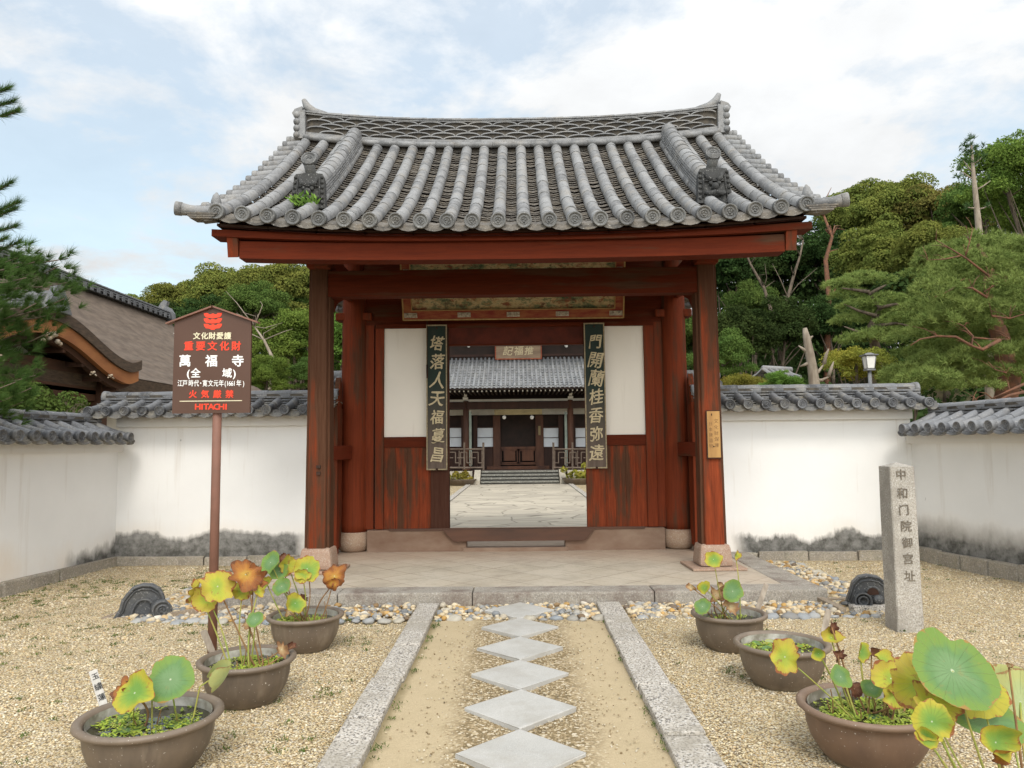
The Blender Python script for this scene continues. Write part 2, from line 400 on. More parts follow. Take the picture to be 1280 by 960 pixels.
def m_island(name, stops, rough=0.8, noise_scale=30, bump=0.2, spec=0.2, patch=False):
    t = NT(name)
    c = t.ramp(t.rnd(), stops)
    c = t.mix(t.math('MULTIPLY', t.step(t.noise(noise_scale, 4, 0.6), 0.4, 0.7), 0.35), c, (0.2, 0.17, 0.12))
    if patch:
        c = t.mix(0.12, c, (0.40, 0.37, 0.32))
        c = t.mix(t.math('MULTIPLY', t.step(t.noise(0.9, 5, 0.65), 0.44, 0.64), 0.6), c, (0.31, 0.24, 0.14))
        c = t.mix(t.math('MULTIPLY', t.step(t.noise(3.0, 5, 0.7, loc=(4, 4, 4)), 0.57, 0.68), 0.5), c, (0.18, 0.15, 0.07))
    t.col(c); t.rough(rough)
    if bump: t.bump(t.noise(noise_scale * 2, 3, 0.6), bump, 0.005)
    t.b.inputs['Specular IOR Level'].default_value = spec
    return t.m
M_PEBBLE = m_island('loose_pebble', [(0.0, (0.66, 0.52, 0.29)), (0.3, (0.76, 0.64, 0.41)), (0.5, (0.84, 0.78, 0.62)), (0.68, (0.60, 0.40, 0.17)), (0.85, (0.56, 0.50, 0.41)), (1.0, (0.40, 0.28, 0.15))], patch=True)
M_COBBLE = m_island('mixed_cobble', [(0.0, (0.50, 0.39, 0.23)), (0.22, (0.60, 0.50, 0.34)), (0.36, (0.30, 0.30, 0.29)), (0.55, (0.17, 0.18, 0.19)), (0.66, (0.55, 0.46, 0.32)), (0.80, (0.48, 0.28, 0.08)), (0.92, (0.14, 0.10, 0.07)), (1.0, (0.68, 0.63, 0.53))])

def m_foliage(name, a, b, c=None, trans=0.25, big=0.25):
    t = NT(name)
    t.n.remove(t.b)
    col = t.mix(t.rnd(), a, b)
    col = t.mix(t.math('MULTIPLY', t.step(t.noise(big * 4, 3, 0.6), 0.42, 0.62), 0.65), col, c or b)
    oi = t.n.new('ShaderNodeObjectInfo')
    hs = t.n.new('ShaderNodeHueSaturation')
    t.l.new(t.math('MULTIPLY_ADD', oi.outputs['Random'], 0.035, 0.482), hs.inputs['Hue'])
    t.l.new(t.math('MULTIPLY_ADD', oi.outputs['Random'], 0.35, 0.82), hs.inputs['Value'])
    t.l.new(col, hs.inputs['Color'])
    df = t.n.new('ShaderNodeBsdfDiffuse'); tr = t.n.new('ShaderNodeBsdfTranslucent')
    t.l.new(hs.outputs[0], df.inputs[0]); t.l.new(hs.outputs[0], tr.inputs[0])
    mx = t.n.new('ShaderNodeMixShader'); mx.inputs[0].default_value = trans
    t.l.new(df.outputs[0], mx.inputs[1]); t.l.new(tr.outputs[0], mx.inputs[2])
    t.l.new(mx.outputs[0], t.out.inputs['Surface'])
    return t.m
F_OLIVE = m_foliage('olive_canopy_leaf', (0.145, 0.17, 0.038), (0.225, 0.235, 0.055), (0.095, 0.135, 0.033))
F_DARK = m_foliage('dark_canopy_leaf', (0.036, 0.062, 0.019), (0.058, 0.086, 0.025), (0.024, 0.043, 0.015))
F_MID = m_foliage('mid_green_leaf', (0.08, 0.125, 0.03), (0.12, 0.165, 0.04), (0.055, 0.10, 0.026))
F_BRIGHT = m_foliage('bright_green_leaf', (0.13, 0.21, 0.04), (0.19, 0.27, 0.055), (0.09, 0.17, 0.035))
F_YELLOW = m_foliage('yellowing_leaf', (0.24, 0.23, 0.04), (0.31, 0.25, 0.05), (0.17, 0.20, 0.04))
F_BROWNISH = m_foliage('brown_olive_leaf', (0.18, 0.165, 0.042), (0.225, 0.205, 0.055), (0.12, 0.13, 0.036))
F_PINE = m_foliage('red_pine_needle', (0.20, 0.275, 0.075), (0.28, 0.35, 0.105), (0.13, 0.20, 0.055), big=0.6)
F_PINE2 = m_foliage('dark_pine_needle', (0.055, 0.10, 0.035), (0.085, 0.135, 0.05), (0.04, 0.075, 0.03), big=0.8)
M_BARK = m_simple('grey_brown_bark', (0.16, 0.12, 0.085), (0.07, 0.055, 0.04), 12, 0.9, 0.6, stretch=(1, 1, 0.25))
M_REDBARK = m_simple('red_pine_bark', (0.20, 0.085, 0.045), (0.10, 0.055, 0.035), 9, 0.85, 0.5)
M_DEAD = m_simple('bleached_dead_wood', (0.32, 0.27, 0.21), (0.19, 0.15, 0.11), 10, 0.9, 0.5, stretch=(1, 1, 0.3))

# ------------------------------------------------------------------ mesh builder
class MB:
    def __init__(s): s.v = []; s.f = []; s.mi = []; s.sm = []
    def add(s, verts, faces, mi=0, smooth=False):
        o = len(s.v)
        s.v.extend([tuple(v) for v in verts])
        for f in faces:
            s.f.append(tuple(o + i for i in f)); s.mi.append(mi); s.sm.append(smooth)
    def box(s, c, size, rot=None, mi=0, taper=None, bev=0.0):
        hx, hy, hz = size[0] / 2, size[1] / 2, size[2] / 2
        tx = taper or (1, 1)
        if bev > 0:
            b = min(bev, hx * .9, hy * .9, hz * .9)
            bmx = bmesh.new(); bmesh.ops.create_cube(bmx, size=1.0)
            for v in bmx.verts: v.co = Vector((v.co.x * 2 * hx, v.co.y * 2 * hy, v.co.z * 2 * hz))
            bmesh.ops.bevel(bmx, geom=list(bmx.edges), offset=b, segments=2, affect='EDGES', profile=0.6)
            bmx.verts.index_update()
            vs = [v.co.copy() for v in bmx.verts]; fs = [tuple(v.index for v in f.verts) for f in bmx.faces]; bmx.free()
            if taper:
                for v in vs:
                    k = (v.z / hz + 1) / 2; v.x *= 1 + (tx[0] - 1) * k; v.y *= 1 + (tx[1] - 1) * k
        else:
            vs = [Vector((sx * hx * (tx[0] if sz > 0 else 1), sy * hy * (tx[1] if sz > 0 else 1), sz * hz)) for sz in (-1, 1) for sy in (-1, 1) for sx in (-1, 1)]
            fs = [(0, 2, 3, 1), (4, 5, 7, 6), (0, 1, 5, 4), (2, 6, 7, 3), (0, 4, 6, 2), (1, 3, 7, 5)]
        if rot is not None:
            m = rot if isinstance(rot, Matrix) else Euler(rot).to_matrix()
            vs = [m @ v for v in vs]
        c = Vector(c)
        s.add([v + c for v in vs], fs, mi)
        return s
    def b2(s, lo, hi, mi=0, bev=0.0):
        lo, hi = Vector(lo), Vector(hi)
        return s.box((lo + hi) / 2, hi - lo, mi=mi, bev=bev)
    def tube(s, pts, rad, n=8, mi=0, smooth=True, cap=True):
        pts = [Vector(p) for p in pts]
        if isinstance(rad, (int, float)): rad = [rad] * len(pts)
        vs, fs = [], []
        prev = None
        for i, p in enumerate(pts):
            d = (pts[min(i + 1, len(pts) - 1)] - pts[max(i - 1, 0)])
            d = d.normalized() if d.length > 1e-9 else Vector((0, 0, 1))
            a = prev if prev is not None else (Vector((0, 0, 1)) if abs(d.z) < 0.9 else Vector((1, 0, 0)))
            a = (a - d * a.dot(d))
            a = a.normalized() if a.length > 1e-6 else d.orthogonal().normalized()
            prev = a
            b = d.cross(a)
            for k in range(n):
                t = 2 * math.pi * k / n
                vs.append(p + (a * math.cos(t) + b * math.sin(t)) * rad[i])
        for i in range(len(pts) - 1):
            for k in range(n):
                k2 = (k + 1) % n
                fs.append((i * n + k, i * n + k2, (i + 1) * n + k2, (i + 1) * n + k))
        if cap:
            fs.append(tuple(range(n - 1, -1, -1))); fs.append(tuple((len(pts) - 1) * n + k for k in range(n)))
        s.add(vs, fs, mi, smooth); return s
    def lathe(s, c, prof, n=24, axis=None, mi=0, smooth=True, close=True):
        """prof: (radius, height) pairs along axis"""
        ax = Vector(axis).normalized() if axis is not None else Vector((0, 0, 1))
        a = ax.orthogonal().normalized() if abs(ax.z) < 0.99 else Vector((1, 0, 0))
        b = ax.cross(a); c = Vector(c)
        vs, fs = [], []
        for r, h in prof:
            for k in range(n):
                t = 2 * math.pi * k / n
                vs.append(c + ax * h + (a * math.cos(t) + b * math.sin(t)) * max(r, 1e-4))
        for i in range(len(prof) - 1):
            for k in range(n):
                k2 = (k + 1) % n
                fs.append((i * n + k, i * n + k2, (i + 1) * n + k2, (i + 1) * n + k))
        if close:
            fs.append(tuple(range(n - 1, -1, -1))); fs.append(tuple((len(prof) - 1) * n + k for k in range(n)))
        s.add(vs, fs, mi, smooth); return s
    def ball(s, c, r, n=8, mi=0, sq=(1, 1, 1)):
        c = Vector(c); vs = []; fs = []
        rings = max(4, n // 2 + 1)
        for i in range(rings + 1):
            ph = math.pi * i / rings
            for k in range(n):
                t = 2 * math.pi * k / n
                vs.append(c + Vector((max(math.sin(ph), 1e-3) * math.cos(t) * sq[0], max(math.sin(ph), 1e-3) * math.sin(t) * sq[1], math.cos(ph) * sq[2])) * r)
        for i in range(rings):
            for k in range(n):
                k2 = (k + 1) % n
                fs.append((i * n + k, (i + 1) * n + k, (i + 1) * n + k2, i * n + k2))
        s.add(vs, fs, mi, True); return s
    def prism(s, poly, origin, U, V, W, thick, mi=0, smooth=False):
        """poly in (u,v); extruded along W by thick, centred"""
        O = Vector(origin); U = Vector(U); V = Vector(V); W = Vector(W)
        n = len(poly)
        vs = [O + U * u + V * v - W * thick / 2 for u, v in poly] + [O + U * u + V * v + W * thick / 2 for u, v in poly]
        fs = [tuple(range(n - 1, -1, -1)), tuple(range(n, 2 * n))]
        s.add(vs, fs, mi)
        s.add(vs, [(k, (k + 1) % n, n + (k + 1) % n, n + k) for k in range(n)], mi, smooth)
        return s
    def build(s, name, mats, parent=None, loc=None):
        me = bpy.data.meshes.new(name)
        off = Vector(loc) if loc is not None else (Vector(parent_world(parent)) if parent is not None else Vector((0, 0, 0)))
        me.from_pydata([(v[0] - off.x, v[1] - off.y, v[2] - off.z) for v in s.v], [], s.f)
        if not isinstance(mats, (list, tuple)): mats = [mats]
        for m in mats: me.materials.append(m)
        me.polygons.foreach_set('material_index', s.mi)
        me.polygons.foreach_set('use_smooth', s.sm)
        me.update()
        ob = bpy.data.objects.new(name, me)
        COL.objects.link(ob)
        if parent is not None: ob.parent = parent
        if loc is not None:
            ob.location = Vector(loc) - (Vector(parent_world(parent)) if parent is not None else Vector((0, 0, 0)))
        return ob

def parent_world(p):
    v = Vector((0, 0, 0))
    while p is not None:
        v += Vector(p.location); p = p.parent
    return v

def tag(o, label=None, cat=None, group=None, kind=None):
    if label: o['label'] = label
    if cat: o['category'] = cat
    if group: o['group'] = group
    if kind: o['kind'] = kind
    return o
def thing(name, label, cat, loc=(0, 0, 0), group=None):
    o = bpy.data.objects.new(name, None); o.empty_display_size = 0.1
    COL.objects.link(o); o.location = loc
    return tag(o, label, cat, group)
def np_obj(name, verts, faces_flat, nper, mat, parent=None, loc=(0, 0, 0), smooth=False, uvs=None):
    """numpy arrays -> mesh object; verts are local"""
    me = bpy.data.meshes.new(name)
    nv = len(verts); nf = len(faces_flat) // nper
    me.vertices.add(nv); me.vertices.foreach_set('co', np.asarray(verts, dtype=np.float32).ravel())
    me.loops.add(nf * nper); me.loops.foreach_set('vertex_index', np.asarray(faces_flat, dtype=np.int32))
    me.polygons.add(nf)
    me.polygons.foreach_set('loop_start', np.arange(0, nf * nper, nper, dtype=np.int32))
    me.polygons.foreach_set('use_smooth', np.full(nf, smooth, dtype=bool))
    me.materials.append(mat)
    me.update(calc_edges=True); me.validate()
    ob = bpy.data.objects.new(name, me); COL.objects.link(ob)
    if parent is not None: ob.parent = parent
    ob.location = loc
    return ob
def text_part(name, lines, mat, parent, origin, U, V, size, extrude=0.002, bold=0.0, jitter=0.0, squash=(1, 1), per_char=None, shear=0.0, warp=0.0):
    """lettering as one real mesh. per_char: list of (char, u, v, size). origin is the world point of (0,0)."""
    O = Vector(origin); U = Vector(U).normalized(); V = Vector(V).normalized(); W = U.cross(V)
    vs, fs = [], []
    for ch, u, v, sz in (per_char or lines):
        cu = bpy.data.curves.new('glyphs', 'FONT'); cu.body = ch; cu.size = sz
        cu.align_x = 'CENTER'; cu.align_y = 'CENTER'; cu.extrude = extrude; cu.shear = shear
        cu.resolution_u = 3
        to = bpy.data.objects.new('glyphs', cu); COL.objects.link(to)
        bpy.context.view_layer.update()
        dg = bpy.context.evaluated_depsgraph_get()
        me = bpy.data.meshes.new_from_object(to.evaluated_get(dg))
        a = random.uniform(-1, 1) * jitter
        k = 1 + random.uniform(-1, 1) * jitter
        ca, sa = math.cos(a), math.sin(a)
        bw = bold * sz * 0.75; wp = [random.uniform(0, 6.28) for _ in range(4)]
        for si, (ox, oy) in enumerate(((0, 0),) if bold <= 0 else ((-bw, 0), (bw, 0), (0, bw * .8), (0, -bw * .8))):
            o = len(vs)
            for q in me.vertices:
                x, y = q.co.x * squash[0] * k, q.co.y * squash[1] * k
                if warp:
                    kx, ky = 7.0 / sz, 9.0 / sz; wv = warp * sz
                    x, y = x + wv * (math.sin(y * ky + wp[0]) + 0.5 * math.sin(y * ky * 2.3 + x * kx + wp[1])), y + wv * (math.sin(x * kx + wp[2]) + 0.6 * math.sin(x * kx * 2.1 + wp[3]))
                x, y = x * ca - y * sa, x * sa + y * ca
                vs.append(O + U * (u + x + ox) + V * (v + y + oy) + W * (q.co.z + si * 0.00015))
            for p in me.polygons: fs.append(tuple(o + i for i in p.vertices))
        bpy.data.objects.remove(to); bpy.data.curves.remove(cu); bpy.data.meshes.remove(me)
    mb = MB(); mb.add(vs, fs)
    return mb.build(name, mat, parent)

# ================================================================== roof tiling tools
def arc_len_samples(fn, n, t0=0.0, t1=1.0):
    """n+1 points equally spaced by length on fn(t)->(v,z)"""
    ts = np.linspace(t0, t1, 200); pts = np.array([fn(t) for t in ts])
    L = np.concatenate([[0], np.cumsum(np.hypot(*np.diff(pts, axis=0).T))])
    return [float(np.interp(L[-1] * i / n, L, ts)) for i in range(n + 1)], float(L[-1])
def half_round(mb, p0, p1, side, r0, r1, n=8, lip=True, mi=0):
    """one round cover tile from p0 (upper) to p1 (lower)"""
    d = (p1 - p0).normalized(); side = (side - d * side.dot(d)).normalized(); up = side.cross(d)
    if up.z < 0: up = -up
    vs = []
    for p, r in ((p0, r0), (p1, r1)):
        for k in range(n + 1):
            a = math.pi * (-0.08 + 1.16 * k / n)
            vs.append(p + side * math.cos(a) * r + up * math.sin(a) * r)
    fs = [(k, k + 1, n + 2 + k, n + 1 + k) for k in range(n)]
    mb.add(vs, fs, mi, True)
    if lip:
        # thickness at the lower mouth
        vs = []
        for r in (r1, r1 - 0.014):
            for k in range(n + 1):
                a = math.pi * (-0.08 + 1.16 * k / n)
                vs.append(p1 + side * math.cos(a) * r + up * math.sin(a) * r)
        mb.add(vs, [(k, k + 1, n + 2 + k, n + 1 + k) for k in range(n)], mi)
def end_disc(mb, c, axis, r, mi=0, detail=True):
    """round eave tile end with raised rim and three comma bosses"""
    axis = Vector(axis).normalized()
    n = 20 if detail else 12
    mb.lathe(c, [(r, -0.05), (r * 1.03, 0.0), (r * 1.03, 0.012), (r * 0.97, 0.016), (r * 0.82, 0.016), (r * 0.80, 0.004), (r * 0.55, 0.004), (r * 0.52, 0.010), (r * 0.46, 0.010), (r * 0.44, 0.004), (0.0, 0.004)], n=n, axis=axis, mi=mi)
    if detail:
        a = axis.orthogonal().normalized(); b = axis.cross(a)
        for k in range(3):
            t = 2 * math.pi * k / 3 + 0.4
            for q, rr in ((0.0, 0.115), (0.45, 0.09), (0.85, 0.06)):
                mb.ball(Vector(c) + axis * 0.006 + (a * math.cos(t + q) + b * math.sin(t + q)) * r * (0.2 + 0.08 * q), r * rr * 1.2, n=6, mi=mi)
def tile_slope(mb, O, U, V, us, prof, up, r=0.075, seg=0.27, flat=0.085, half_gap=True, disc=True, sag=0.035, mi_disc=None, detail=True, mi_round=0, mi_flat=1, lift=0.03, extra=()):
    """O origin on the ground, U along the ridge, V horizontal, downslope. us: positions of the round rows.
    prof(t)->(v,z) ridge to eave; up(u,t)->extra height."""
    O, U, V = Vector(O), Vector(U), Vector(V)
    Z = Vector((0, 0, 1))
    def pt(u, t, dz=0.0):
        v, z = prof(t); return O + U * u + V * v + Z * (z + up(u, t) + dz)
    _, L = arc_len_samples(prof, 2)
    ns = max(2, round(L / seg)); ts, _ = arc_len_samples(prof, ns)
    for u in us:
        j = random.uniform(-0.004, 0.004)
        for i in range(ns):
            jr = random.uniform(-0.003, 0.003)
            half_round(mb, pt(u + j + random.uniform(-.003, .003), ts[i], lift), pt(u + j + random.uniform(-.003, .003), min(ts[i + 1] + 0.006, 1.0), lift + 0.002), U, r * 0.96 + jr, r * 1.0 + jr, mi=mi_round, n=8 if detail else 5, lip=detail)
        if disc:
            a = pt(u, 0.97); b = pt(u, 1.0)
            d = (b - a); d.z *= 0.3
            mb.tube([pt(u + j, 0.985, lift + 0.002), pt(u + j, 1.0, lift + 0.002) + V * (0.05 if detail else 0.01)], [r * 0.98, r * 1.02], n=12, mi=mi_round)
            end_disc(mb, pt(u + j, 1.0, lift + 0.002) + V * (0.055 if detail else 0.01), d, r * 1.06, mi=mi_round if mi_disc is None else mi_disc, detail=detail)
    nf = max(2, round(L / flat)); tf, _ = arc_len_samples(prof, nf)
    gaps = [(us[i], us[i + 1]) for i in range(len(us) - 1)] + list(extra)
    for (ua, ub) in gaps:
        m = 5 if detail else 3
        for i in range(nf):
            vs = []
            h = 0.030 + random.uniform(-.008, .008)
            sk = random.uniform(-.004, .004)
            dl = 0.022 / L
            for tt, dz in ((max(tf[i] - dl * 1.5, 0), -0.006), (min(tf[i + 1] + 0.0, 1.0), h), (min(tf[i + 1], 1.0), h - 0.012), (tf[i + 1] - dl, h - 0.016)):
                for k in range(m):
                    x = -1 + 2 * k / (m - 1)
                    u = (ua + ub) / 2 + (ub - ua) / 2 * x
                    vs.append(pt(u, tt, dz + 0.012 - sag * (1 - x * x) + sk * x))
            fs = []
            for q in range(3):
                for k in range(m - 1):
                    fs.append((q * m + k, q * m + k + 1, (q + 1) * m + k + 1, (q + 1) * m + k))
            mb.add(vs, fs, mi_flat)
        # thick layered tile noses at the eave
        if detail:
            for l, (dz, fw) in enumerate(((0.040, 0.0), (0.016, 0.02), (-0.008, 0.035))):
                vs = []
                for tt, f2, d2 in ((0.95, 0, 0.0), (1.0, fw, 0.0), (1.0, fw + 0.004, -0.024), (0.95, 0, -0.03)):
                    for k in range(m):
                        x = -1 + 2 * k / (m - 1)
                        u = (ua + ub) / 2 + (ub - ua) / 2 * x
                        vs.append(pt(u, tt, dz + d2 - 0.042 * (1 - x * x)) + V * f2)
                fs = [(q * m + k, q * m + k + 1, (q + 1) * m + k + 1, (q + 1) * m + k) for q in range(3) for k in range(m - 1)]
                mb.add(vs, fs, mi_flat)

# ================================================================== THE GATE
GX = -0.05
gate = thing('temple_gate', 'red timber temple gate with a grey tiled gable roof, open in the middle', 'gate', (GX, 9.8, 0.0))
GT = 0.12          # platform top
XW, YW, ZW = Vector((1, 0, 0)), Vector((0, 1, 0)), Vector((0, 0, 1))

RY, RZ0 = 10.75, 5.93
EY, EZ = 7.5, 3.80
def gprof(t):
    v = t * (RY - EY)
    z = RZ0 + (EZ - RZ0) * t - 0.17 * 4 * t * (1 - t) * (0.6 + 0.4 * t)
    return v, z
def gup(u, t):
    k = (abs(u) / 3.1) ** 2.6
    return k * (0.17 + (0.145 - 0.17) * t)
rows = [(-2.99 + 0.26 * i) for i in range(24)]
roof = MB()
OF = Vector((GX, RY, 0))
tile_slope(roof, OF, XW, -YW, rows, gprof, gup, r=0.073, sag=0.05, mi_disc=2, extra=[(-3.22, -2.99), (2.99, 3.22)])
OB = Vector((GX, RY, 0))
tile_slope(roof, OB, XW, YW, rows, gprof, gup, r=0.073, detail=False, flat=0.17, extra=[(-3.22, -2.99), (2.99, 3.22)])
# verge: side-facing round tiles stepping down both gables
for sx in (-1, 1):
    for back in (0, 1):
        ts_, L_ = arc_len_samples(gprof, 15, 0.03, 0.97)
        for i, t in enumerate(ts_):
            v, z = gprof(t)
            y = RY - v if not back else RY + v
            x0 = GX + sx * 3.03; x1 = GX + sx * (3.26 + random.uniform(-.01, .01))
            zz_ = z + gup(3.1, t) + 0.02
            roof.tube([(x0, y, zz_ + 0.02), (x1 - sx * 0.03, y, zz_), (x1, y, zz_)], [0.052, 0.056, 0.066], n=12)
            end_disc(roof, (x1, y, zz_), (sx, 0, -0.05), 0.064, detail=False)
            # under-tile slab
            roof.box((GX + sx * 3.15, y + 0.1, zz_ - 0.05), (0.2, 0.2, 0.02), rot=(0, sx * 0.1, 0), mi=1)
    # corner tile pointing out at the eave
    zc = EZ + gup(3.15, 1.0) + 0.055
    roof.tube([(GX + sx * 2.98, EY + 0.10, zc - 0.02), (GX + sx * 3.30, EY + 0.03, zc), (GX + sx * 3.42, EY + 0.0, zc + 0.012)], [0.052, 0.056, 0.072], n=14)
    end_disc(roof, (GX + sx * 3.42, EY, zc + 0.012), (sx, -0.25, 0.1), 0.07)
    for l in range(3):
        roof.box((GX + sx * 3.14, EY + 0.02, zc - 0.06 - l * 0.022), (0.34 - l * 0.05, 0.16, 0.017), rot=(0, -sx * 0.06, sx * 0.1), mi=1)
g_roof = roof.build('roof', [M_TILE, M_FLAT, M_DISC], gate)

def upturn_z(u): return gup(u, 0.0)
# main ridge: bottom roll, net-pattern body, capping
ridge = MB()
HR = 3.02; zb = RZ0 - 0.02
NS = 28
def strip(mb, ylo, yhi, z0, z1, mi, bulge=0.0):
    for i in range(NS):
        u0 = -HR + 2 * HR * i / NS; u1 = -HR + 2 * HR * (i + 1) / NS
        vs = []
        for u in (u0, u1):
            dz = upturn_z(u)
            vs += [(GX + u, ylo, z0 + dz), (GX + u, yhi, z0 + dz), (GX + u, yhi, z1 + dz), (GX + u, ylo, z1 + dz)]
        mb.add(vs, [(0, 1, 5, 4), (1, 2, 6, 5), (2, 3, 7, 6), (3, 0, 4, 7)] + ([(0, 3, 2, 1)] if i == 0 else []) + ([(4, 5, 6, 7)] if i == NS - 1 else []), mi)
strip(ridge, RY - 0.13, RY + 0.13, zb - 0.1, zb + 0.40, 1)               # core, seen dark in the recesses
strip(ridge, RY - 0.185, RY + 0.185, zb + 0.035, zb + 0.058, 0)
strip(ridge, RY - 0.175, RY + 0.175, zb + 0.062, zb + 0.082, 0)
strip(ridge, RY - 0.17, RY + 0.17, zb + 0.352, zb + 0.372, 0)
strip(ridge, RY - 0.185, RY + 0.185, zb + 0.376, zb + 0.396, 0)
for sy in (-1, 1):
    n = 22                                                               # rolls along the foot, short lengths
    for i in range(n):
        u0 = -HR + 2 * HR * i / n; u1 = -HR + 2 * HR * (i + 1) / n
        ridge.tube([(GX + u0, RY + sy * 0.19, zb - 0.005 + upturn_z(u0)), (GX + u1, RY + sy * 0.19, zb - 0.005 + upturn_z(u1))], [0.04, 0.043], n=10)
    W_ = 0.36
    for row in range(5):                                                 # scale pattern made of bent tile edges
        zc = zb + 0.09 + row * 0.054
        nn = int(2 * HR / W_) + 1
        for i in range(-1, nn + 1):
            uc = -HR + W_ * (i + 0.5 * (row % 2)) + 0.05
            if uc - W_ / 2 < -HR or uc + W_ / 2 > HR: continue
            vs = []
            m = 9
            for k in range(m):
                a = -1 + 2 * k / (m - 1)
                u = uc + a * W_ / 2 * 1.02
                z = zc + 0.052 * math.sqrt(max(0, 1 - a * a * 0.98)) + upturn_z(u)
                for yy, dz in ((0.165, 0.0), (0.165, -0.016), (0.11, 0.0), (0.11, -0.016)):
                    vs.append((GX + u, RY + sy * yy, z + dz))
            fs = []
            for k in range(m - 1):
                b = 4 * k
                fs += [(b, b + 1, b + 5, b + 4), (b, b + 4, b + 6, b + 2), (b + 1, b + 3, b + 7, b + 5)]
            ridge.add(vs, fs, 0)
n = 24
for i in range(n):                                                       # rounded capping tiles
    u0 = -HR + 2 * HR * i / n; u1 = -HR + 2 * HR * (i + 1) / n
    half_round(ridge, Vector((GX + u0, RY, zb + 0.385 + upturn_z(u0))), Vector((GX + u1 + 0.01, RY, zb + 0.388 + upturn_z(u1))), YW, 0.085, 0.09)
g_ridge = ridge.build('ridge', [M_TILE, M_RECESS], g_roof)
# ridge end ornaments
for sx in (-1, 1):
    e = MB()
    zt = zb + upturn_z(HR)
    x = GX + sx * (HR + 0.02)
    U_ = Vector((sx, 0, 0))
    e.prism([(-0.05, 0.0), (0.05, 0.0), (0.06, 0.10), (0.05, 0.2), (0.06, 0.3), (0.05, 0.40), (-0.04, 0.43)], (x, RY, zt - 0.03), U_, ZW, YW, 0.42, mi=0)
    for k in range(4):
        e.tube([(x + sx * 0.075, RY - 0.20, zt + 0.02 + k * 0.10), (x + sx * 0.075, RY + 0.20, zt + 0.02 + k * 0.10)], 0.052, n=12)
        for yy in (-0.2, 0.2):
            e.ball((x + sx * 0.075, RY + yy, zt + 0.02 + k * 0.10), 0.052, n=10)
    e.tube([(x - sx * 0.30, RY, zt + 0.40), (x - sx * 0.12, RY, zt + 0.45), (x - sx * 0.01, RY, zt + 0.54), (x + sx * 0.035, RY, zt + 0.64)], [0.05, 0.065, 0.06, 0.035], n=12)
    e.prism([(0.0, 0), (0.12, 0.04), (0.15, 0.1), (0.11, 0.16), (0.0, 0.2)], (x + sx * 0.03, RY, zt + 0.30), U_, ZW, YW, 0.2)
    e.build('ridge_ornament', M_TILE, g_roof)
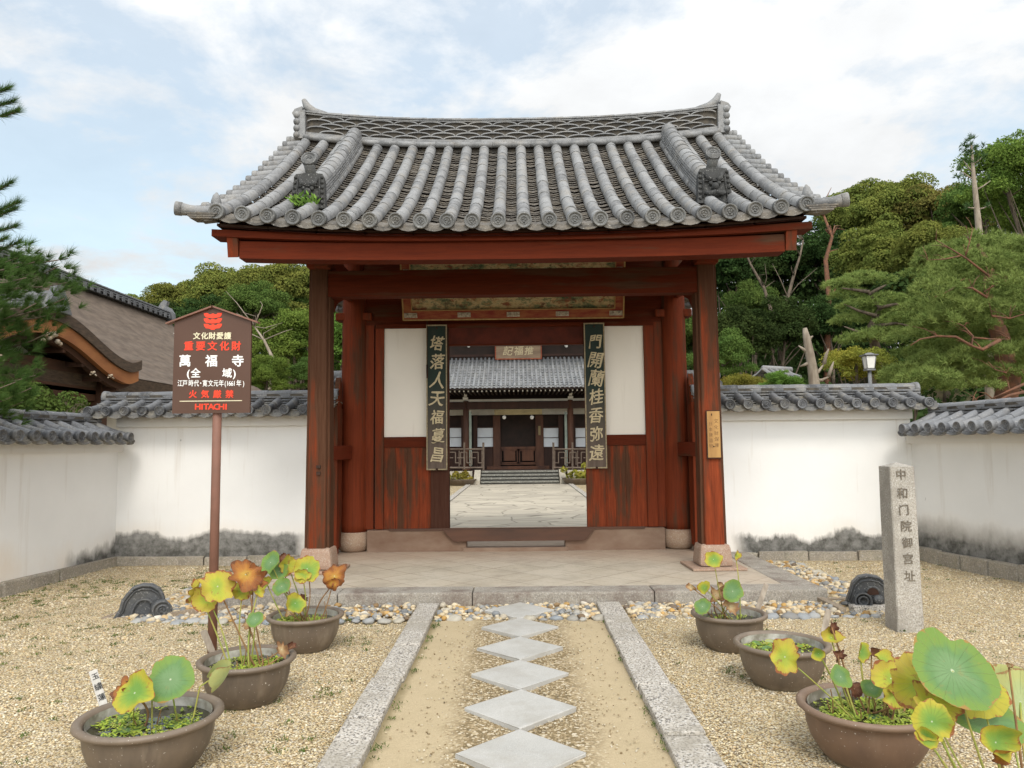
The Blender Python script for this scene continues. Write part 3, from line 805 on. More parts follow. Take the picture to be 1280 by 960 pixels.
# descending ridges with demon-face tiles
def desc_ridge(sx):
    d = MB()
    t0, t1 = 0.06, 0.765
    n = 14
    u = sx * 2.27
    tt = [t0 + (t1 - t0) * i / n for i in range(n + 1)]
    def q(t, w, h):
        v, z = gprof(t); return Vector((GX + u + w, RY - v, z + gup(u, t) + h))
    def hh(t): return 0.27 - 0.03 * math.sin(math.pi * (t - t0) / (t1 - t0))
    for l in range(6):
        f0 = 0.045 + l * 0.036; f1 = f0 + 0.021
        w = 0.118 - l * 0.004
        for i in range(n):
            a, b = tt[i], tt[i + 1]
            vs = [q(a, -w, f0), q(a, w, f0), q(a, w, f1), q(a, -w, f1), q(b, -w, f0), q(b, w, f0), q(b, w, f1), q(b, -w, f1)]
            d.add(vs, [(0, 1, 5, 4), (1, 2, 6, 5), (2, 3, 7, 6), (3, 0, 4, 7), (0, 3, 2, 1), (4, 5, 6, 7)], 0)
    for i in range(n):
        a, b = tt[i], tt[i + 1]
        vs = [q(a, -.065, 0), q(a, .065, 0), q(a, .065, .24), q(a, -.065, .24), q(b, -.065, 0), q(b, .065, 0), q(b, .065, .24), q(b, -.065, .24)]
        d.add(vs, [(1, 2, 6, 5), (2, 3, 7, 6), (3, 0, 4, 7)], 1)
    for i in range(n):
        half_round(d, q(tt[i], 0, hh(tt[i]) - 0.03), q(min(tt[i + 1] + .01, t1), 0, hh(tt[i + 1]) - 0.025), XW, 0.094, 0.100, n=10)
    # closed head at the top
    d.ball(q(t0, 0, hh(t0) - 0.04), 0.10, n=12, sq=(1, 0.7, 1))
    ob = d.build('descending_ridge', [M_TILE, M_RECESS], g_roof)
    # ornament
    o = MB()
    base = q(t1 + 0.012, 0, 0.0)
    nrm = Vector((0, -1, 0.12)).normalized(); V_ = Vector((0, 0.12, 1)).normalized()
    poly = [(-0.20, -0.02), (0.20, -0.02), (0.185, 0.12), (0.17, 0.33), (0.15, 0.395), (0.10, 0.40), (0.0, 0.41), (-0.10, 0.40), (-0.15, 0.395), (-0.17, 0.33), (-0.185, 0.12)]
    o.prism(poly, base, XW, V_, nrm, 0.10)
    for s2 in (-1, 1):
        for k in range(6):
            o.ball(base + XW * s2 * (0.165 - 0.003 * k) + V_ * (0.04 + k * 0.062) + nrm * 0.055, 0.020, n=8)
        o.tube([base + XW * s2 * 0.135 + V_ * 0.04 + nrm * 0.055, base + XW * s2 * 0.12 + V_ * 0.33 + nrm * 0.055], 0.012, n=6)
        o.tube([base + XW * s2 * 0.03 + V_ * 0.24 + nrm * 0.08, base + XW * s2 * 0.075 + V_ * 0.27 + nrm * 0.07, base + XW * s2 * 0.10 + V_ * 0.34 + nrm * 0.08], [0.03, 0.026, 0.012], n=8)
        o.ball(base + XW * s2 * 0.045 + V_ * 0.205 + nrm * 0.075, 0.026, n=8)
        o.tube([base + XW * s2 * 0.11 + V_ * 0.10 + nrm * 0.06, base + XW * s2 * 0.06 + V_ * 0.07 + nrm * 0.10, base + V_ * 0.09 + nrm * 0.11], [0.02, 0.03, 0.025], n=8)
    o.ball(base + V_ * 0.16 + nrm * 0.085, 0.042, n=10, sq=(1, 1, 1.1))
    o.ball(base + V_ * 0.08 + nrm * 0.07, 0.06, n=10, sq=(1.4, 0.8, 0.6))
    o.prism([(-0.11, 0), (0.11, 0), (0.07, 0.035), (-0.07, 0.035)], base + V_ * 0.23 + nrm * 0.06, XW, V_, nrm, 0.04)
    oo = o.build('demon_face_tile', M_DEMON, g_roof)
    # round tile rising forward above the face
    c = MB()
    a = base + V_ * 0.36 - nrm * 0.05; b = base + V_ * 0.56 + nrm * 0.09
    c.tube([a - nrm * 0.15, a + (b - a) * 0.5, b], [0.062, 0.058, 0.072], n=14)
    end_disc(c, b, (b - a) * 0.5 + nrm * 0.35, 0.085)
    c.build('crest_tile', M_DISC, g_roof)
    return base
db_l = desc_ridge(-1); db_r = desc_ridge(1)
# little peach finials over the eave corners
for sx in (-1, 1):
    f = MB()
    c = Vector((GX + sx * 3.07, EY + 0.13, EZ + gup(3.05, 0.97) + 0.10))
    f.ball(c, 0.10, n=12, sq=(1.1, 0.9, 0.35))
    f.ball(c + Vector((0, 0, 0.035)), 0.065, n=10, sq=(1.1, 0.8, 0.7))
    f.tube([c + Vector((0, 0, 0.03)), c + Vector((0, 0, 0.09)), c + Vector((0.0, 0, 0.15)), c + Vector((-sx * 0.005, 0, 0.185))], [0.05, 0.052, 0.034, 0.008], n=12)
    for k in range(5):
        a = k * 1.256
        f.ball(c + Vector((math.cos(a) * 0.075, math.sin(a) * 0.06, 0.035)), 0.03, n=8)
    f.build('corner_finial', M_TILE, g_roof)
# underside boarding
ub = MB()
def under(t, dz): v, z = gprof(t); return v, z + dz
NU = 10; tU = [i / NU for i in range(NU + 1)]
NX = 12
for back in (1, -1):
    for i in range(NU):
        for j in range(NX):
            u0 = -3.0 + 6.0 * j / NX; u1 = u0 + 6.0 / NX
            vs = []
            for t in (tU[i] * 0.985, tU[i + 1] * 0.985):
                for u in (u0, u1):
                    for dz in (-0.07, -0.12):
                        v, z = gprof(t)
                        vs.append((GX + u, RY - back * v, z + gup(u, t) + dz))
            ub.add(vs, [(0, 2, 6, 4), (1, 5, 7, 3), (0, 4, 5, 1), (2, 3, 7, 6)], 0)
for back in (1, -1):
    for j in range(26):                                        # rafters
        u = -2.75 + 5.5 * j / 25
        pts = []
        for i in range(7):
            t = 0.02 + 0.92 * i / 6; v, z = gprof(t); pts.append(Vector((GX + u, RY - back * v, z + gup(u, t) - 0.165)))
        for i in range(6):
            a, b = pts[i], pts[i + 1]
            vs = [a + XW * s * 0.03 + ZW * h for s in (-1, 1) for h in (-0.045, 0.04)] + [b + XW * s * 0.03 + ZW * h for s in (-1, 1) for h in (-0.045, 0.04)]
            ub.add(vs, [(0, 2, 6, 4), (0, 4, 5, 1), (2, 3, 7, 6)], 0)
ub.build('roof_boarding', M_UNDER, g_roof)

# eave board and eave beam following the slight upward curve
def curved_bar(mb, x0, x1, y0, y1, z0, z1, bow, n=16, mi=0):
    for i in range(n):
        ua = x0 + (x1 - x0) * i / n; ub_ = x0 + (x1 - x0) * (i + 1) / n
        vs = []
        for u in (ua, ub_):
            dz = bow * (abs(u) / 3.0) ** 2.6
            vs += [(GX + u, y0, z0 + dz), (GX + u, y1, z0 + dz), (GX + u, y1, z1 + dz), (GX + u, y0, z1 + dz)]
        mb.add(vs, [(0, 1, 5, 4), (1, 2, 6, 5), (2, 3, 7, 6), (3, 0, 4, 7)] + ([(0, 3, 2, 1)] if i == 0 else []) + ([(4, 5, 6, 7)] if i == n - 1 else []), mi)
for by, nm in ((1, 'front'), (-1, 'rear')):
    yy = lambda d: RY - by * (RY - (EY + d))
    b = MB(); curved_bar(b, -3.1, 3.1, yy(0.10), yy(0.34), EZ - 0.128, EZ - 0.055, 0.075)
    curved_bar(b, -3.03, 3.03, yy(0.06), yy(0.32), EZ - 0.055, EZ - 0.028, 0.10, mi=1)
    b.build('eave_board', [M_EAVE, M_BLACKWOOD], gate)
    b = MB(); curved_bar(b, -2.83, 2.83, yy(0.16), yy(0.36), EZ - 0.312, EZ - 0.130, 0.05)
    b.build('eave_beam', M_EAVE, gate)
    for sx in (-1, 1):                                          # bargeboards: thick boards along the gable, sawn toe at the eave
        bb = MB(); n = 12
        for i in range(n):
            t0_, t1_ = 0.01 + 0.955 * i / n, 0.01 + 0.955 * (i + 1) / n
            vs = []
            for t in (t0_, t1_):
                v, z = gprof(t); z += gup(2.9, t) * (1 - 0.55 * t) - 0.135
                h = 0.30 - 0.07 * t
                for xx in (2.84, 2.95):
                    for dz in (0.0, -h):
                        vs.append((GX + sx * xx, RY - by * (v + (0.0 if dz == 0 else -0.05)), z + dz))
            bb.add(vs, [(0, 2, 6, 4), (1, 5, 7, 3), (0, 4, 5, 1), (2, 3, 7, 6)] + ([(4, 6, 7, 5)] if i == n - 1 else []) + ([(0, 1, 3, 2)] if i == 0 else []), 0)
        bb.build('bargeboard', M_RED, gate)

# posts, columns
POSTX, POSTY = 2.31, 8.97
COLX, COLY = 2.27, 10.66
TIE0, TIE1 = 3.36, 3.675
for sx, mat in ((-1, M_POST), (1, M_POSTR)):
    p = MB()
    x = GX + sx * POSTX
    w0, w1 = 0.29, 0.25
    h = 4.05 - (GT + 0.27)
    # square post with chamfered, ribbed corners
    prof = [(-0.5, -0.36), (-0.40, -0.36), (-0.40, -0.42), (-0.36, -0.5), (0.36, -0.5), (0.40, -0.42), (0.40, -0.36), (0.5, -0.36), (0.5, 0.36), (0.36, 0.5), (-0.36, 0.5), (-0.5, 0.36)]
    vs = []
    for zf, w in ((0, w0), (0.5, (w0 + w1) / 2 - 0.005), (1, w1)):
        for a, b in prof: vs.append((x + a * w, POSTY + b * w, GT + 0.27 + h * zf))
    n = len(prof); fs = []
    for q in range(2):
        for k in range(n): fs.append((q * n + k, q * n + (k + 1) % n, (q + 1) * n + (k + 1) % n, (q + 1) * n + k))
    fs.append(tuple(range(n - 1, -1, -1))); fs.append(tuple(2 * n + k for k in range(n)))
    p.add(vs, fs)
    if sx < 0: p.box((x + 0.02, POSTY - w0 / 2 - 0.001, 1.34), (0.05, 0.02, 0.035), mi=1); p.box((x + 0.02, POSTY - w0 / 2 - 0.001, 1.26), (0.045, 0.016, 0.04), mi=1)
    p.build('front_post', [mat, M_BLACKWOOD], gate)
    b = MB()
    b.box((x, POSTY, GT + 0.155), (0.40, 0.40, 0.25), bev=0.05, taper=(0.86, 0.86))
    b.build('post_base', M_BASE, gate)
    b = MB(); b.box((x, POSTY, GT + 0.015), (0.62, 0.62, 0.03), bev=0.01, rot=(0, 0, 0.03)); b.build('base_slab', M_BASE, gate)
    c = MB(); cx = GX + sx * COLX
    c.tube([(cx, COLY, GT + 0.26), (cx, COLY, 0.5), (cx, COLY, 3.0), (cx, COLY, 4.9)], [0.195, 0.195, 0.18, 0.175], n=28)
    c.build('column', M_RED, gate)
    b = MB(); b.lathe((cx, COLY, GT), [(0.17, 0.0), (0.205, 0.03), (0.232, 0.10), (0.235, 0.17), (0.215, 0.24), (0.19, 0.275), (0.0, 0.275)], n=32)
    b.build('column_base', M_COLBASE, gate)
    # tie between post and column
    b = MB(); b.b2((x - 0.05, POSTY + 0.1, 1.40), (x + 0.05, COLY - 0.12, 1.585), bev=0.008)
    b.build('tie_rail', M_BEAMY, gate)
    b = MB(); b.b2((x - 0.06, POSTY - 0.5, 3.75), (x + 0.06, COLY - 0.1, 3.98), bev=0.01)
    b.b2((x - 0.13, POSTY - 0.24, 3.69), (x + 0.13, POSTY + 0.24, 3.78), bev=0.02)
    b.build('bracket_arm', M_BEAMY, gate)
    # curved brace under the upper tie
    b = MB()
    b.prism([(0, 0), (0.16, 0.0), (0.55, 0.30), (1.0, 0.46), (1.45, 0.50), (1.45, 0.62), (0, 0.62)], (x, POSTY + 0.13, 3.13), YW, ZW, XW, 0.07)
    b.build('brace', M_BEAMY, gate)
    b = MB(); b.b2((cx - 0.26, COLY - 0.12, 3.36), (cx + 0.26, COLY + 0.12, 3.47), bev=0.02); b.build('bracket_block', M_RED, gate)
    # small side post and wing board where the wall meets the gate
    b = MB(); wx = GX + sx * 2.46
    b.b2((wx - 0.055, 10.22, 0.13), (wx + 0.055, 10.34, 2.13), bev=0.006); b.build('side_post', M_RED, gate)
    b = MB()
    b.prism([(0, 0), (0.28, 0), (0.28, 0.42), (0.22, 0.52), (0.17, 0.44), (0.15, 0.30), (0.09, 0.22), (0.05, 0.2), (0, 0.12)], (wx, 10.26, 2.02), YW, ZW, XW, 0.07)
    b.b2((wx - 0.05, 10.3, 0.2), (wx + 0.05, 10.52, 2.1)); b.build('wing_board', M_BOARD, gate)
b = MB(); b.b2((GX - POSTX + 0.10, POSTY - 0.11, TIE0), (GX + POSTX - 0.10, POSTY + 0.09, TIE1), bev=0.012)
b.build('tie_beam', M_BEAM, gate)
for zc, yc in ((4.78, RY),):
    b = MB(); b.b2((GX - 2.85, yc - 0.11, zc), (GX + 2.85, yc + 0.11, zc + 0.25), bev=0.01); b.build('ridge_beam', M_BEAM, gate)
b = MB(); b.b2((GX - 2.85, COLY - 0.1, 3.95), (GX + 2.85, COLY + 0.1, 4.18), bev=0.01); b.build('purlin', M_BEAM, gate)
# gate wall
WY = 10.60
b = MB(); b.b2((GX - COLX + 0.15, WY, 3.29), (GX + COLX - 0.15, WY + 0.12, 3.95)); b.build('upper_boarding', M_BEAM, gate)
b = MB(); b.b2((GX - 1.96, WY - 0.03, 3.24), (GX + 1.98, WY - 0.002, 3.30), bev=0.004); b.b2((GX - 0.99, WY + 0.002, 2.99), (GX + 1.01, WY + 0.12, 3.24), mi=1); b.b2((GX - 0.99, WY - 0.012, 2.985), (GX + 1.01, WY + 0.001, 3.005))
b.build('lintel', [M_BEAM, M_UNDER], gate)
OPL, OPR = -0.92, 1.0     # opening, from the gate's axis
for sx, inner in ((-1, -OPL), (1, OPR)):
    X = lambda d: GX + sx * d
    lo = lambda a, b_: (min(X(a), X(b_)), max(X(a), X(b_)))
    a, c = lo(inner, inner + 0.26)
    b = MB(); b.b2((a, WY - 0.035, 0.415), (c, WY + 0.10, 3.24), bev=0.006); b.build('door_jamb', M_DARKJAMB if sx < 0 else M_BOARD, gate)
    a, c = lo(1.84, 1.96 if sx < 0 else 1.98)
    b = MB(); b.b2((a, WY - 0.03, 0.42), (c, WY + 0.10, 3.24), bev=0.006); b.b2((lo(1.985, 2.1)[0], WY - 0.01, 0.42), (lo(1.985, 2.1)[1], WY + 0.1, 3.29)); b.build('stile', M_RED, gate)
    a, c = lo(inner + 0.262, 1.838)
    b = MB(); b.b2((a, WY + 0.0, 1.70), (c, WY + 0.06, 3.24)); b.build('plaster_panel', M_PANELPL, gate)
    b = MB(); b.b2((a, WY - 0.025, 1.552), (c, WY + 0.08, 1.70), bev=0.006); b.build('middle_rail', M_BEAM, gate)
    a2, c2 = a, c
    b = MB()
    nb = 4
    for k in range(nb):
        b.b2((a2 + (c2 - a2) * k / nb + 0.0015, WY + 0.0 + 0.002 * (k % 2), 0.42), (a2 + (c2 - a2) * (k + 1) / nb - 0.0015, WY + 0.05, 1.55))
    b.build('board_panel', M_BOARD, gate)
    a, c = lo(0.68, 2.06)
    b = MB(); b.b2((a, WY - 0.10, 0.10), (c, WY + 0.14, 0.415), bev=0.02); b.build('sill_wall', M_SILLWALL, gate)
b = MB()
b.prism([(-1.02, 0.30), (1.06, 0.30), (0.93, 0.14), (-0.87, 0.14)], (GX + 0.02, WY - 0.08, 0.12), XW, ZW, YW, 0.16)
b.b2((GX - 1.75, WY - 0.115, 0.405), (GX + 1.78, WY - 0.095, 0.435)); b.b2((GX - 0.72, WY - 0.15, 0.10), (GX + 0.72, WY + 0.02, 0.17), mi=1)
b.build('threshold', [M_THRESH, M_SILLWALL], gate)
# rear posts so that the back slope is carried too
for sx in (-1, 1):
    b = MB(); b.box((GX + sx * POSTX, 12.6, 2.15), (0.25, 0.25, 4.0), bev=0.02); b.build('rear_post', M_RED, gate)
b = MB(); b.b2((GX - POSTX, 12.52, TIE0), (GX + POSTX, 12.7, TIE1)); b.build('rear_tie_beam', M_BEAM, gate)

# small ferns growing at the foot of the left demon tile
fern = MB(); fr = random.Random(3)
for k in range(150):
    c = db_l + Vector((fr.uniform(-0.17, 0.13), -0.06 - abs(fr.gauss(0, 0.06)), fr.uniform(-0.02, 0.08)))
    a = fr.uniform(0, 6.28); l = fr.uniform(0.04, 0.10); w = l * 0.16
    d = Vector((math.cos(a) * 0.7, math.sin(a) * 0.5 - 0.3, fr.uniform(0.2, 1.0))).normalized()
    s_ = d.orthogonal().normalized()
    fern.add([c, c + d * l * .5 + s_ * w, c + d * l, c + d * l * .5 - s_ * w], [(0, 1, 2, 3)])
fo = fern.build('fern', F_BRIGHT, loc=db_l + Vector((0, -0.05, 0)))
tag(fo, 'small yellow-green fern growing under the demon tile on the left side of the roof', 'fern')

# ================================================================== things hung on the gate
M_FRAMERED = m_simple('faded_red_lacquer', (0.20, 0.022, 0.012), (0.30, 0.10, 0.035), 16, 0.6, stretch=(0.3, 1, 1))
M_GOLDLINE = m_simple('faded_gilding', (0.42, 0.27, 0.10), (0.28, 0.16, 0.06), 20, 0.55, 0.1)
def m_painting():
    t = NT('faded_landscape_painting')
    n = t.noise(4.6, 8, 0.72, stretch=(0.8, 1, 1.6)); n2 = t.noise(9.0, 7, 0.74, loc=(5, 2, 1), stretch=(0.7, 1, 1.4))
    c = t.ramp(n, [(0.36, (0.05, 0.09, 0.05)), (0.44, (0.20, 0.21, 0.11)), (0.50, (0.44, 0.32, 0.16)), (0.56, (0.52, 0.42, 0.24)), (0.62, (0.12, 0.17, 0.09)), (0.70, (0.42, 0.26, 0.13))])
    c = t.mix(t.math('MULTIPLY', t.step(n2, 0.54, 0.60), 0.8), c, (0.22, 0.045, 0.028))
    c = t.mix(t.math('MULTIPLY', t.step(t.noise(12, 5, 0.7, loc=(2, 9, 1)), 0.56, 0.62), 0.6), c, (0.05, 0.055, 0.04))
    t.col(c); t.rough(0.75); return t.m
M_PAINT = m_painting()
M_MOUNT = m_simple('tarnished_white_metal', (0.50, 0.45, 0.36), (0.22, 0.18, 0.13), 45, 0.5, 0.3)
pic = thing('framed_painting', 'long faded landscape painting in a red frame hung under the gate roof', 'painting', (GX, 10.33, 3.33))
B0 = Vector((GX, 10.36, 3.325)); T0 = Vector((GX, 9.98, 4.42)); Vp = (T0 - B0).normalized(); Np = XW.cross(Vp)
def pbar(mb, u0, u1, v0, v1, th, off, mi=0):
    c = B0 + XW * (u0 + u1) / 2 + Vp * (v0 + v1) / 2 + Np * off
    rot = Matrix((XW, -Np, Vp)).transposed()
    mb.box(c, (u1 - u0, th, v1 - v0), rot=rot, mi=mi)
H_ = (T0 - B0).length
b = MB(); pbar(b, -1.42, 1.42, 0.12, H_ - 0.1, 0.03, 0.0); b.build('picture', M_PAINT, pic)
b = MB()
for (a, c, d, e) in ((-1.52, 1.52, 0.0, 0.13), (-1.52, 1.52, H_ - 0.13, H_), (-1.52, -1.40, 0.13, H_ - 0.13), (1.40, 1.52, 0.13, H_ - 0.13)):
    pbar(b, a, c, d, e, 0.07, 0.005)
b.build('picture_frame', M_FRAMERED, pic)
b = MB()
for (a, c, d, e) in ((-1.525, 1.525, -0.006, 0.012), (-1.535, -1.515, 0, H_), (1.515, 1.535, 0, H_), (-1.41, 1.41, 0.128, 0.140), (-1.41, -1.398, 0.13, H_ - .13), (1.398, 1.41, 0.13, H_ - .13)):
    pbar(b, a, c, d, e, 0.08, 0.012)
b.build('gilt_line', M_GOLDLINE, pic)
for u in (-1.42, -0.68, 0.0, 0.68, 1.42):
    b = MB()
    pbar(b, u - 0.09, u + 0.09, 0.035, 0.10, 0.01, 0.047)
    for k in (-1, 1):
        b.ball(B0 + XW * (u + k * 0.045) + Vp * 0.067 + Np * 0.05, 0.022, n=8)
    b.build('metal_mount', M_MOUNT, pic)
for u in (-1.46, 1.46):
    b = MB(); pbar(b, u - 0.04, u + 0.04, 0.60, 0.70, 0.01, 0.047); b.ball(B0 + XW * u + Vp * 0.65 + Np * 0.05, 0.02, n=8); b.build('metal_mount', M_MOUNT, pic)

def m_plaque():
    t = NT('green_plaque_board')
    s = t.sep()
    z = t.math('MULTIPLY_ADD', t.math('SUBTRACT', t.noise(3, 4, 0.6), 0.5), 0.5, s[2])
    f = t.step(t.math('SUBTRACT', z, 1.5), 0.0, 0.9)
    g = t.mix(t.step(t.noise(20, 4, 0.6, stretch=(1, 1, .1)), 0.3, 0.7), (0.012, 0.028, 0.021), (0.022, 0.030, 0.023))
    w = t.mix(t.step(t.noise(26, 4, 0.6, stretch=(1, 1, .1)), 0.3, 0.7), (0.14, 0.10, 0.075), (0.085, 0.06, 0.045))
    t.col(t.mix(f, w, g)); t.rough(0.75); t.bump(t.noise(60, 4, 0.6, stretch=(1, 1, .08)), 0.3, 0.004)
    return t.m
M_PLAQUE = m_plaque()
M_GILT = m_simple('pale_gilded_letter', (0.56, 0.46, 0.28), (0.42, 0.34, 0.21), 30, 0.6, 0.1)
M_PEDGE = m_simple('plaque_edging', (0.36, 0.28, 0.16), (0.20, 0.16, 0.10), 30, 0.65)
def plaque(cx, chars, label):
    z0, z1 = 1.235, 3.275; y = 10.53; w = 0.29
    o = thing('hanging_board', label, 'plaque', (cx, y, z0), 'couplet boards beside the gate opening')
    b = MB(); b.b2((cx - w / 2, y - 0.02, z0), (cx + w / 2, y + 0.02, z1), bev=0.012); b.build('board', M_PLAQUE, o)
    b = MB()
    for (a, c, d, e) in ((-w / 2, w / 2, 0, 0.018), (-w / 2, w / 2, z1 - z0 - 0.018, z1 - z0), (-w / 2, -w / 2 + 0.016, 0.018, z1 - z0 - 0.018), (w / 2 - 0.016, w / 2, 0.018, z1 - z0 - 0.018)):
        b.b2((cx + a, y - 0.032, z0 + d), (cx + c, y - 0.022, z0 + e))
    b.build('edging', M_PEDGE, o)
    b = MB(); b.ball((cx, y - 0.03, z1 - 0.05), 0.014, n=8); b.ball((cx, y - 0.03, z0 + 0.005), 0.02, n=8); b.build('nail', M_BLACKWOOD, o)
    n = len(chars)
    top, bot = z1 - z0 - 0.28, 0.20
    pc = [(ch, random.uniform(-.01, .01), top + (bot - top) * i / (n - 1), 0.235) for i, ch in enumerate(chars)]
    text_part('lettering', None, M_GILT, o, (cx, y - 0.0265, z0), XW, ZW, 0.2, extrude=0.006, bold=0.018, jitter=0.10, squash=(0.88, 0.98), per_char=pc, shear=0.16, warp=0.022)
    return o
plaque(GX - 1.085, '塔落人天福蔓昌', 'dark green upright board of gilded characters, left of the gate opening')
plaque(GX + 1.135, '門開蘭桂香弥遠', 'dark green upright board of gilded characters, right of the gate opening')
# ochre wooden tablet on the right front post
tx, ty = GX + POSTX + 0.02, POSTY - 0.158
tab = thing('wooden_tablet', 'ochre wooden tablet nailed to the right front post of the gate', 'tablet', (tx, ty, 1.33))
def PZ(px, py, Y): return P(px, py, Y).z
tz0, tz1 = PZ(894, 572, ty), PZ(890, 514, ty)
b = MB(); b.b2((tx - 0.075, ty - 0.012, tz0), (tx + 0.075, ty + 0.006, tz1), bev=0.003)
b.build('board', m_simple('ochre_old_board', (0.44, 0.25, 0.085), (0.30, 0.16, 0.055), 10, 0.7, stretch=(1, 1, 0.15)), tab)
b = MB()
for (a, c, d, e) in ((-0.085, -0.075, tz0 - .01, tz1 + .01), (0.075, 0.085, tz0 - .01, tz1 + .01), (-0.075, 0.075, tz0 - .01, tz0 - .001), (-0.075, 0.075, tz1 + .001, tz1 + .01)):
    b.b2((tx + a, ty - 0.014, d), (tx + c, ty + 0.006, e))
b.build('frame', M_BLACKWOOD, tab)
b = MB(); b.ball((tx - 0.02, ty - 0.014, tz1 - 0.04), 0.008, n=6, sq=(.7, 1, 2)); b.ball((tx - 0.005, ty - 0.014, tz0 + 0.13), 0.008, n=6); b.build('nail', M_BLACKWOOD, tab)
text_part('lettering', None, m_simple('faded_ink', (0.20, 0.11, 0.045), (0.13, 0.07, 0.03), 20, 0.8), tab, (tx, ty - 0.0125, tz0), XW, ZW, 0.05, extrude=0.0006, jitter=0.1,
          per_char=[(c, 0.03, tz1 - tz0 - 0.12 - i * 0.07, 0.055) for i, c in enumerate('文化財保護')] + [(c, -0.035, tz1 - tz0 - 0.15 - i * 0.065, 0.05) for i, c in enumerate('日本建造物')])
# thin cord with a small weight
b = MB(); cxx = P(534, 470, 10.40).x
b.tube([(cxx, 10.40, PZ(534, 372, 10.40)), (cxx, 10.40, PZ(534, 464, 10.4))], 0.005, n=5); b.tube([(cxx, 10.40, PZ(534, 464, 10.4)), (cxx, 10.4, PZ(534, 456, 10.4)), (cxx, 10.40, PZ(534, 470, 10.4) - .03)], [0.004, 0.014, 0.012], n=8)
tag(b.build('pull_cord', M_BLACKWOOD, loc=(cxx, 10.4, 3.3)), 'thin black cord with a small weight hanging before the left plaster panel', 'cord')

# ================================================================== platform
plat = thing('stone_platform', 'low paved stone platform under the red gate', 'platform', (GX, 9.5, 0))
PX_, PY0, PY1 = 3.07, 7.53, 13.6
b = MB(); b.b2((GX - PX_ + 0.34, PY0 + 0.34, -0.1), (GX + PX_ - 0.34, PY1, GT - 0.002)); b.build('paving', M_PAVE, plat)
def edge_stone(x0, x1, y0, y1, z1):
    b = MB(); b.b2((min(x0, x1) + 0.003, y0 + 0.003, -0.08), (max(x0, x1) - 0.003, y1 - 0.003, z1), bev=0.018); return b
cuts = [-PX_, -1.75, -0.42, 1.37, PX_]
for i in range(4): edge_stone(GX + cuts[i], GX + cuts[i + 1], PY0, PY0 + 0.34, GT + random.uniform(-.002, .006)).build('edge_stone', M_EDGE, plat)
for sx in (-1, 1):
    ys = [PY0 + 0.34, 8.9, 10.1, 11.5, PY1]
    for i in range(4): edge_stone(GX + sx * PX_, GX + sx * (PX_ - 0.34), ys[i], ys[i + 1], GT + random.uniform(-.002, .006)).build('edge_stone', M_EDGE, plat)

